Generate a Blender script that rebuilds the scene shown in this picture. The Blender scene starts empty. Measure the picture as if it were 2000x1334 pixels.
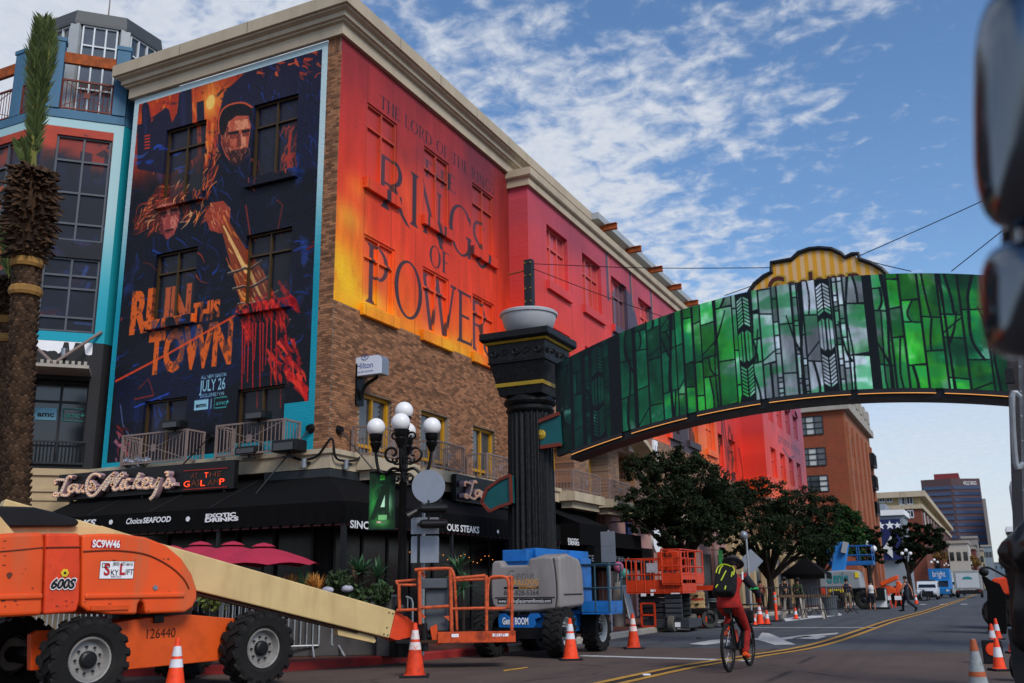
import bpy,bmesh,math,random
import numpy as np
from mathutils import Vector,Matrix,noise as mnoise
R=math. radians
random. seed(7); rng=np. random. default_rng(7)
S=bpy. context. scene; COL=S. collection
# ------ camera, sky, sun, exposure
FPX,PIT,ROL,YAW,CAMH=1881.956,R(14.308),R(-.8027),R(25.661),1.4
FW=Vector((-math. sin(YAW)*math. cos(PIT),math. cos(YAW)*math. cos(PIT),math. sin(PIT)))
_r=Vector((math. cos(YAW),math. sin(YAW),0)); _u=_r. cross(FW)
RT=_r*math. cos(ROL)+_u*math. sin(ROL); UP=-_r*math. sin(ROL)+_u*math. cos(ROL)
CP=Vector((0,0,CAMH))
cam=bpy. data. cameras. new('camera'); camo=bpy. data. objects. new('camera',cam); COL. objects. link(camo)
M=Matrix((RT,UP,-FW)). transposed(). to_4x4(); M. translation=CP; camo. matrix_world=M
cam. sensor_width=36; cam. lens=FPX*36/2000; cam. clip_start=.05; cam. clip_end=6000
cam. dof. use_dof=True; cam. dof. focus_distance=22; cam. dof. aperture_fstop=1.9
S. camera=camo
S. render. resolution_x,S. render. resolution_y=1024,683
S. view_settings. view_transform='Standard'; S. view_settings. look='None'
S. view_settings. gamma=1; S. view_settings. use_curve_mapping=False
S. view_settings. exposure=.16
SUN_EL,SUN_AZ=R(42),R(124)
W=bpy. data. worlds. new('World'); S. world=W; W. use_nodes=True
def build_world():
 nt=W. node_tree; N=nt. nodes; L=nt. links; N. clear()
 def n(t,**k):
  o=N. new(t)
  for a,b in k. items():setattr(o,a,b)
  return o
 out=n('ShaderNodeOutputWorld'); bg=n('ShaderNodeBackground'); bg. inputs['Strength']. default_value=.13
 sky=n('ShaderNodeTexSky',sky_type='NISHITA',sun_disc=False,sun_elevation=SUN_EL,sun_rotation=SUN_AZ,altitude=20,air_density=1.,dust_density=.6,ozone_density=3.)
 hs=n('ShaderNodeHueSaturation'); hs. inputs['Saturation']. default_value=1.1; hs. inputs['Value']. default_value=1.12
 L. new(sky. outputs[0],hs. inputs['Color'])
 tc=n('ShaderNodeTexCoord'); sx=n('ShaderNodeSeparateXYZ'); L. new(tc. outputs['Generated'],sx. inputs[0])
 def m(op,a,b=None,c=None):
  o=n('ShaderNodeMath',operation=op)
  for i,v in enumerate((a,b,c)):
   if v is None:continue
   if isinstance(v,(int,float)):o. inputs[i]. default_value=v
   else:L. new(v,o. inputs[i])
  return o. outputs[0]
 z=m('MAXIMUM',sx. outputs['Z'],.03); zz=m('ADD',z,.12)
 cx=n('ShaderNodeCombineXYZ'); L. new(m('DIVIDE',sx. outputs['X'],zz),cx. inputs[0]); L. new(m('DIVIDE',sx. outputs['Y'],zz),cx. inputs[1])
 def noise(scale,det,rough,off,dist=0.):
  mp=n('ShaderNodeMapping'); mp. inputs['Location']. default_value=off; L. new(cx. outputs[0],mp. inputs[0])
  o=n('ShaderNodeTexNoise'); o. inputs['Scale']. default_value=scale; o. inputs['Detail']. default_value=det
  o. inputs['Roughness']. default_value=rough; o. inputs['Distortion']. default_value=dist
  L. new(mp. outputs[0],o. inputs['Vector']); return o. outputs['Fac']
 big=noise(1.9,3,.55,CLOUD_OFF,.3); mid=noise(16,5,.55,(2,5,0),.35); fine=noise(34,4,.6,(1,1,0),.3); wisp=noise(1.6,4,.6,(7,3,0),.8)
 bank=n('ShaderNodeMapRange'); bank. inputs['From Min']. default_value=-.2; bank. inputs['From Max']. default_value=-.9; bank. inputs['To Min']. default_value=-.16; bank. inputs['To Max']. default_value=.17
 sx2=n('ShaderNodeSeparateXYZ'); L. new(cx. outputs[0],sx2. inputs[0]); L. new(m('ADD',sx2. outputs['X'],m('MULTIPLY',sx2. outputs['Y'],-.06)),bank. inputs['Value'])
 a=m('ADD',m('ADD',m('MULTIPLY',big,.75),bank. outputs[0]),m('ADD',m('MULTIPLY',mid,.7),m('MULTIPLY',fine,.2)))
 cov=n('ShaderNodeMapRange',interpolation_type='SMOOTHSTEP'); cov. inputs['From Min']. default_value=.735; cov. inputs['From Max']. default_value=1.03
 L. new(a,cov. inputs['Value'])
 hz=n('ShaderNodeMapRange',interpolation_type='SMOOTHSTEP'); hz. inputs['From Min']. default_value=.30; hz. inputs['From Max']. default_value=.1
 L. new(sx. outputs['Z'],hz. inputs['Value'])
 veil=m('MULTIPLY',hz. outputs[0],m('ADD',m('MULTIPLY',wisp,.5),.52))
 fac=m('MAXIMUM',m('MULTIPLY',cov. outputs[0],.93),veil)
 cc=n('ShaderNodeMix',data_type='RGBA'); L. new(fine,cc. inputs['Factor'])
 cc. inputs['A']. default_value=(3.9,4.3,5.0,1); cc. inputs['B']. default_value=(5.3,5.5,5.9,1)
 mix=n('ShaderNodeMix',data_type='RGBA'); L. new(fac,mix. inputs['Factor'])
 L. new(hs. outputs[0],mix. inputs['A']); L. new(cc. outputs['Result'],mix. inputs['B'])
 L. new(mix. outputs['Result'],bg. inputs['Color']); L. new(bg. outputs[0],out. inputs[0])
CLOUD_OFF=(3.1,1.4,0)
build_world()
sl=bpy. data. lights. new('sun','SUN'); sl. energy=2.3; sl. angle=R(20); sl. color=(1,.95,.87)
so=bpy. data. objects. new('sun',sl); COL. objects. link(so)
sd=Vector((math. sin(SUN_AZ)*math. cos(SUN_EL),math. cos(SUN_AZ)*math. cos(SUN_EL),math. sin(SUN_EL)))
so. rotation_euler=sd. to_track_quat('Z','Y'). to_euler(); so. location=(0,0,60)
# ------ measuring: photo pixel -> a point on a known plane
def ray(x,y):return FW+RT*((x-1000)/FPX)+UP*((667-y)/FPX)
def gz(Y):
 return 0. if Y<40 else-.006*(min(Y,220)-40)
def atz(x,y,z=0):d=ray(x,y); return CP+d*((z-CAMH)/d. z)
def atX(x,y,X):d=ray(x,y); return CP+d*(X/d. x)
def atY(x,y,Y):d=ray(x,y); return CP+d*(Y/d. y)
def atD(x,y,D):return CP+ray(x,y)*D
def gnd(x,y):
 p=atz(x,y)
 for _ in range(8):p=atz(x,y,gz(p. y))
 return p
 # ------ things and parts
WM={}
def lin(h):
 h=h. lstrip('#'); c=[int(h[i:i+2],16)/255 for i in(0,2,4)]
 return tuple((v/12.92 if v<=.04045 else((v+.055)/1.055)**2.4)for v in c)
def tagit(o,label=None,cat=None,group=None,kind=None):
 if label:o['label']=label
 if cat:o['category']=cat
 if group:o['group']=group
 if kind:o['kind']=kind
 return o
def thing(name,label,cat,loc=(0,0,0),rz=0.,group=None,rot=None):
 o=bpy. data. objects. new(name,None); COL. objects. link(o); o. empty_display_size=.1
 o. location=loc; o. rotation_euler=rot if rot else(0,0,rz)
 tagit(o,label,cat,group)
 WM[o]=Matrix. Translation(Vector(loc))@o. rotation_euler. to_matrix(). to_4x4()
 return o
def copy_tree(o,parent=None):
 c=o. copy(); COL. objects. link(c)
 if parent:c. parent=parent
 for ch in o. children:copy_tree(ch,c)
 return c
def dup(root,loc,rz=0.,label=None,scale=None):
 c=copy_tree(root); c. location=loc; c. rotation_euler=(0,0,rz)
 if label:c['label']=label
 if scale:c. scale=(scale,)*3
 return c
class MB:
 def __init__(s):s. v=[]; s. f=[]
 def add(s,vs,fs):
  k=len(s. v); s. v+=[Vector(v)for v in vs]; s. f+=[[i+k for i in f]for f in fs]; return s
 def box(s,c,d,rot=None,rz=None):
  h=Vector(d)/2; m=rot if rot is not None else(Matrix. Rotation(rz,3,'Z')if rz else None)
  vs=[]
  for i in range(8):
   p=Vector(((1 if i&1 else-1)*h. x,(1 if i&2 else-1)*h. y,(1 if i&4 else-1)*h. z))
   vs. append(Vector(c)+(m@p if m else p))
  return s. add(vs,[(0,2,3,1),(4,5,7,6),(0,1,5,4),(2,6,7,3),(0,4,6,2),(1,3,7,5)])
 def bb(s,x0,x1,y0,y1,z0,z1):return s. box(((x0+x1)/2,(y0+y1)/2,(z0+z1)/2),(abs(x1-x0),abs(y1-y0),abs(z1-z0)))
 def bar(s,p,q,w,h=None,up=(0,0,1)):
  p,q=Vector(p),Vector(q); d=q-p
  if d. length<1e-6:return s
  z=d. normalized(); u=Vector(up)
  if abs(z. dot(u))>.98:u=Vector((0,1,0))
  x=z. cross(u). normalized(); y=x. cross(z)
  m=Matrix((x,y,z)). transposed(); return s. box((p+q)/2,(w,h or w,d. length),m)
 def tube(s,pts,r,n=8,cap=True,closed=False):
  pts=[Vector(p)for p in pts]; k0=len(s. v); up=None; m=len(pts)
  for i,p in enumerate(pts):
   if closed:d=(pts[(i+1)%m]-pts[i-1])
   else:d=pts[min(i+1,m-1)]-pts[max(i-1,0)]
   d. normalize()
   if up is None:
    up=Vector((0,0,1))if abs(d. z)<.9 else Vector((1,0,0))
   x=d. cross(up)
   if x. length<1e-4:x=d. orthogonal()
   x. normalize(); y=x. cross(d); up=y
   rr=r[i]if isinstance(r,(list,tuple))else r
   for j in range(n):
    a=2*math. pi*j/n; s. v. append(p+x*(math. cos(a)*rr)+y*(math. sin(a)*rr))
  for i in range(m if closed else m-1):
   for j in range(n):
    a,b=k0+i*n,k0+((i+1)%m)*n
    s. f. append([a+j,a+(j+1)%n,b+(j+1)%n,b+j])
  if cap and not closed:
   s. f. append([k0+j for j in range(n)][::-1]); s. f. append([k0+(m-1)*n+j for j in range(n)])
  return s
 def cyl(s,p,q,r,n=16,r2=None):return s. tube([p,q],[r,r if r2 is None else r2],n)
 def lathe(s,prof,c=(0,0,0),n=24,m=None,cap=(1,1)):
  k0=len(s. v); c=Vector(c)
  for(r,z)in prof:
   for j in range(n):
    a=2*math. pi*j/n; p=Vector((r*math. cos(a),r*math. sin(a),z)); s. v. append(c+(m@p if m else p))
  for i in range(len(prof)-1):
   for j in range(n):a,b=k0+i*n,k0+(i+1)*n; s. f. append([a+j,a+(j+1)%n,b+(j+1)%n,b+j])
  if cap[0]:s. f. append([k0+j for j in range(n)][::-1])
  if cap[1]:s. f. append([k0+(len(prof)-1)*n+j for j in range(n)])
  return s
 def sphere(s,c,r,n=12,m=8,sc=(1,1,1)):
  k0=len(s. v); c=Vector(c)
  for i in range(m+1):
   t=math. pi*i/m
   for j in range(n):
    a=2*math. pi*j/n; s. v. append(c+Vector((r*sc[0]*math. sin(t)*math. cos(a),r*sc[1]*math. sin(t)*math. sin(a),-r*sc[2]*math. cos(t))))
  for i in range(m):
   for j in range(n):a,b=k0+i*n,k0+(i+1)*n; s. f. append([a+j,a+(j+1)%n,b+(j+1)%n,b+j])
  return s
 def prism(s,poly,o,ex,ey,dep):
  """polygon (2D) placed at o with axes ex, ey, thickened by vector dep"""
  o,ex,ey,dep=Vector(o),Vector(ex),Vector(ey),Vector(dep); k=len(s. v); n=len(poly)
  for(a,b)in poly:s. v. append(o+ex*a+ey*b)
  for(a,b)in poly:s. v. append(o+ex*a+ey*b+dep)
  s. f. append([k+i for i in range(n)]); s. f. append([k+n+i for i in range(n)][::-1])
  for i in range(n):j=(i+1)%n; s. f. append([k+i,k+n+i,k+n+j,k+j])
  return s
 def quad(s,a,b,c,d):return s. add([a,b,c,d],[(0,1,2,3)])
 def rail(s,z,p,q,w):return s. bar((p[0],p[1],z),(q[0],q[1],z),w)
 def build(s,name,m=None,parent=None,smooth=False,bevel=0.,world=True,uv=None,label=None,kind=None,segs=2,local=False,sub=0,cat=None,group=None):
  me=bpy. data. meshes. new(name)
  vs=s. v
  if parent is not None and world and not local:
   iv=WM[parent]. inverted(); vs=[iv@v for v in vs]
  me. from_pydata([tuple(v)for v in vs],[],s. f); me. update()
  bm=bmesh. new(); bm. from_mesh(me); bmesh. ops. recalc_face_normals(bm,faces=bm. faces); bm. to_mesh(me); bm. free()
  if uv:
   ul=me. uv_layers. new(name='print'); src=s. v
   for l in me. loops:ul. data[l. index]. uv=uv(src[l. vertex_index])
  if m:me. materials. append(m)
  o=bpy. data. objects. new(name,me); COL. objects. link(o)
  if parent is not None:o. parent=parent; WM[o]=WM[parent]
  else:WM[o]=Matrix. Identity(4)
  if smooth:
   me. polygons. foreach_set('use_smooth',[True]*len(me. polygons))
   try:me. set_sharp_from_angle(angle=R(38))
   except Exception:pass
  if bevel:
   b=o. modifiers. new('edge','BEVEL'); b. width=bevel; b. segments=segs; b. limit_method='ANGLE'; b. angle_limit=R(35)
  if sub:
   b=o. modifiers. new('round','SUBSURF'); b. levels=b. render_levels=sub
  tagit(o,label,cat,group,kind)
  return o
def child_copy(o,parent,mat4):
 c=o. copy(); COL. objects. link(c); c. parent=parent; c. matrix_local=mat4; WM[c]=WM[parent]; return c
def catmull(pts,k=6,closed=False):
 P=[Vector(p)for p in pts]; out=[]; n=len(P)
 for i in range(n if closed else n-1):
  if closed:a,b,c,d=P[i-1],P[i],P[(i+1)%n],P[(i+2)%n]
  else:a,b,c,d=P[max(i-1,0)],P[i],P[i+1],P[min(i+2,n-1)]
  for j in range(k):
   t=j/k; out. append(.5*((2*b)+(c-a)*t+(2*a-5*b+4*c-d)*t*t+(3*b-a-3*c+d)*t**3))
 if not closed:out. append(P[-1])
 return out
def text_mesh(body,xs=1.,bold=0.,shear=0.,spacing=1.):
 """built-in font -> verts, faces normalised so capital height = 1"""
 cu=bpy. data. curves. new('t','FONT'); cu. body=body; cu. size=1; cu. offset=bold; cu. shear=shear; cu. space_character=spacing
 cu. resolution_u=3; cu. align_x='LEFT'
 o=bpy. data. objects. new('t',cu); COL. objects. link(o)
 dg=bpy. context. evaluated_depsgraph_get(); me=o. evaluated_get(dg). to_mesh()
 vs=[(v. co. x*xs/.69,v. co. y/.69)for v in me. vertices]; fs=[list(p. vertices)for p in me. polygons]
 o. evaluated_get(dg). to_mesh_clear(); bpy. data. objects. remove(o); bpy. data. curves. remove(cu)
 return vs,fs
def text(parent,body,h,o,ex,ey,m,xs=1.,bold=0.,shear=0.,width=None,depth=.004,center=False,name='lettering',spacing=1.,label=None):
 vs,fs=text_mesh(body,xs,bold,shear,spacing); o,ex,ey=Vector(o),Vector(ex). normalized(),Vector(ey). normalized()
 x0=min(v[0]for v in vs); x1=max(v[0]for v in vs); k=(width/((x1-x0)*h))if width else 1.
 nrm=ex. cross(ey); b=MB(); n=len(vs)
 sh=-(x1-x0)*h*k/2 if center else 0.
 P=[o+ex*((v[0]-x0)*h*k+sh)+ey*(v[1]*h)+nrm*depth for v in vs]
 b. add(P,fs)
 ob=b. build(name,m,parent,label=label)
 return ob
 # ------ materials
_mc={}
def mat(name,col,rough=.6,metal=0.,var=.14,scale=2.5,bump=.15,bscale=60,dirt=None,dirtamt=.5,dscale=3.,spec=.32,emit=None,estr=0.,island=0.,objrand=0.,alpha=None,streak=False,coat=0.,trans=0.):
 if name in _mc:return _mc[name]
 if isinstance(col,str):col=lin(col)
 m=bpy. data. materials. new(name); m. use_nodes=True; nt=m. node_tree; N,L=nt. nodes,nt. links
 b=N['Principled BSDF']; b. inputs['Roughness']. default_value=rough; b. inputs['Metallic']. default_value=metal
 b. inputs['Specular IOR Level']. default_value=spec
 if coat:b. inputs['Coat Weight']. default_value=coat; b. inputs['Coat Roughness']. default_value=.15
 if trans:b. inputs['Transmission Weight']. default_value=trans
 tc=N. new('ShaderNodeTexCoord')
 def noise(s,d=4,r=.55,vec=None):
  o=N. new('ShaderNodeTexNoise'); o. inputs['Scale']. default_value=s; o. inputs['Detail']. default_value=d; o. inputs['Roughness']. default_value=r
  L. new(vec or tc. outputs['Object'],o. inputs['Vector']); return o
 def mixc(f,a,bb,t='MIX'):
  o=N. new('ShaderNodeMix'); o. data_type='RGBA'; o. blend_type=t
  for k,v in(('Factor',f),('A',a),('B',bb)):
   if isinstance(v,(int,float)):o. inputs[k]. default_value=v
   elif isinstance(v,tuple):o. inputs[k]. default_value=(*v[:3],1)
   else:L. new(v,o. inputs[k])
  return o. outputs['Result']
 n1=noise(scale)
 lo=tuple(c*(1-var)for c in col); hi=tuple(min(1,c*(1+var))for c in col)
 rmp=N. new('ShaderNodeMapRange'); rmp. inputs['From Min']. default_value=.3; rmp. inputs['From Max']. default_value=.7; L. new(n1. outputs['Fac'],rmp. inputs['Value'])
 c=mixc(rmp. outputs[0],lo,hi)
 for amt,src in((island,'isl'),(objrand,'obj')):
  if amt:
   if src=='isl':g=N. new('ShaderNodeNewGeometry'). outputs['Random Per Island']
   else:g=N. new('ShaderNodeObjectInfo'). outputs['Random']
   r2=N. new('ShaderNodeMapRange'); r2. inputs['To Min']. default_value=1-amt; r2. inputs['To Max']. default_value=1+amt; L. new(g,r2. inputs['Value'])
   mm=N. new('ShaderNodeVectorMath'); mm. operation='SCALE'; L. new(c,mm. inputs[0]); L. new(r2. outputs[0],mm. inputs['Scale']); c=mm. outputs[0]
 if dirt:
  if isinstance(dirt,str):dirt=lin(dirt)
  vec=None
  if streak:
   mp=N. new('ShaderNodeMapping'); mp. inputs['Scale']. default_value=(1,1,.12); L. new(tc. outputs['Object'],mp. inputs[0]); vec=mp. outputs[0]
  n2=noise(dscale,6,.65,vec); r3=N. new('ShaderNodeMapRange'); r3. inputs['From Min']. default_value=.48; r3. inputs['From Max']. default_value=.72
  r3. inputs['To Max']. default_value=dirtamt; L. new(n2. outputs['Fac'],r3. inputs['Value']); c=mixc(r3. outputs[0],c,dirt)
 L. new(c,b. inputs['Base Color'])
 rr=N. new('ShaderNodeMapRange'); rr. inputs['To Min']. default_value=max(.03,rough-.1); rr. inputs['To Max']. default_value=min(1,rough+.1); L. new(n1. outputs['Fac'],rr. inputs['Value']); L. new(rr. outputs[0],b. inputs['Roughness'])
 if bump:
  n3=noise(bscale,3); bp=N. new('ShaderNodeBump'); bp. inputs['Strength']. default_value=bump; bp. inputs['Distance']. default_value=.01
  L. new(n3. outputs['Fac'],bp. inputs['Height']); L. new(bp. outputs[0],b. inputs['Normal'])
 if emit:b. inputs['Emission Color']. default_value=(*(lin(emit)if isinstance(emit,str)else emit),1); b. inputs['Emission Strength']. default_value=estr
 _mc[name]=m; return m
def brick_relief(nt,vec_out,strength=.5,scale=1.,dist=.012):
 N,L=nt. nodes,nt. links
 bt=N. new('ShaderNodeTexBrick'); bt. inputs['Scale']. default_value=scale; bt. inputs['Brick Width']. default_value=.203; bt. inputs['Row Height']. default_value=.068
 bt. inputs['Mortar Size']. default_value=.006; bt. inputs['Mortar Smooth']. default_value=.6
 L. new(vec_out,bt. inputs['Vector']); return bt
def planar(nt,axis):
 """wall coordinates: (along, up, 0) from object space"""
 N,L=nt. nodes,nt. links; tc=N. new('ShaderNodeTexCoord'); s=N. new('ShaderNodeSeparateXYZ'); c=N. new('ShaderNodeCombineXYZ')
 L. new(tc. outputs['Object'],s. inputs[0]); L. new(s. outputs[axis],c. inputs[0]); L. new(s. outputs['Z'],c. inputs[1]); return c. outputs[0]
def imgmat(name,img,rough=.5,axis='X',bricks=0.,gloss_win=False,tint=None,glass=0.):
 m=bpy. data. materials. new(name); m. use_nodes=True; nt=m. node_tree; N,L=nt. nodes,nt. links; b=N['Principled BSDF']
 t=N. new('ShaderNodeTexImage'); t. image=img; t. extension='EXTEND'; u=N. new('ShaderNodeUVMap'); u. uv_map='print'; L. new(u. outputs[0],t. inputs[0])
 col=t. outputs[0]
 if tint:
  mx=N. new('ShaderNodeMix'); mx. data_type='RGBA'; mx. inputs['Factor']. default_value=tint[1]; L. new(col,mx. inputs['A']); mx. inputs['B']. default_value=(*tint[0],1); col=mx. outputs['Result']
 L. new(col,b. inputs['Base Color']); b. inputs['Roughness']. default_value=rough; b. inputs['Specular IOR Level']. default_value=.22
 v=planar(nt,axis)
 if bricks:
  bt=brick_relief(nt,v); nn=N. new('ShaderNodeTexNoise'); nn. inputs['Scale']. default_value=9; nn. inputs['Detail']. default_value=4; L. new(v,nn. inputs['Vector'])
  ma=N. new('ShaderNodeMath'); ma. operation='MULTIPLY_ADD'; L. new(bt. outputs['Fac'],ma. inputs[0]); ma. inputs[1]. default_value=-.6; L. new(nn. outputs['Fac'],ma. inputs[2])
  bp=N. new('ShaderNodeBump'); bp. inputs['Strength']. default_value=bricks; bp. inputs['Distance']. default_value=.02; L. new(ma. outputs[0],bp. inputs['Height']); L. new(bp. outputs[0],b. inputs['Normal'])
 return m
def brickwall(name,cols,mortar,axis='X',rough=.85,bump=.6):
 """brick too far to tell apart singly: colour per brick plus relief"""
 m=bpy. data. materials. new(name); m. use_nodes=True; nt=m. node_tree; N,L=nt. nodes,nt. links; b=N['Principled BSDF']; b. inputs['Roughness']. default_value=rough
 v=planar(nt,axis); bt=brick_relief(nt,v); bt. inputs['Color1']. default_value=(*cols[0],1); bt. inputs['Color2']. default_value=(*cols[1],1); bt. inputs['Mortar']. default_value=(*mortar,1); bt. inputs['Bias']. default_value=-.1
 nn=N. new('ShaderNodeTexNoise'); nn. inputs['Scale']. default_value=.7; nn. inputs['Detail']. default_value=5; L. new(v,nn. inputs['Vector'])
 mx=N. new('ShaderNodeMix'); mx. data_type='RGBA'; mx. blend_type='MULTIPLY'; mx. inputs['Factor']. default_value=.45; L. new(bt. outputs['Color'],mx. inputs['A']); L. new(nn. outputs['Color'],mx. inputs['B'])
 mr=N. new('ShaderNodeMix'); mr. data_type='RGBA'; mr. inputs['Factor']. default_value=.85
 g=N. new('ShaderNodeVectorMath'); g. operation='SCALE'; g. inputs['Scale']. default_value=1.25; L. new(mx. outputs['Result'],g. inputs[0]); L. new(g. outputs[0],b. inputs['Base Color'])
 N. remove(mr); bp=N. new('ShaderNodeBump'); bp. inputs['Strength']. default_value=bump; bp. inputs['Distance']. default_value=.008; bp. invert=True; L. new(bt. outputs['Fac'],bp. inputs['Height']); L. new(bp. outputs[0],b. inputs['Normal'])
 return m
K=dict
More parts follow.
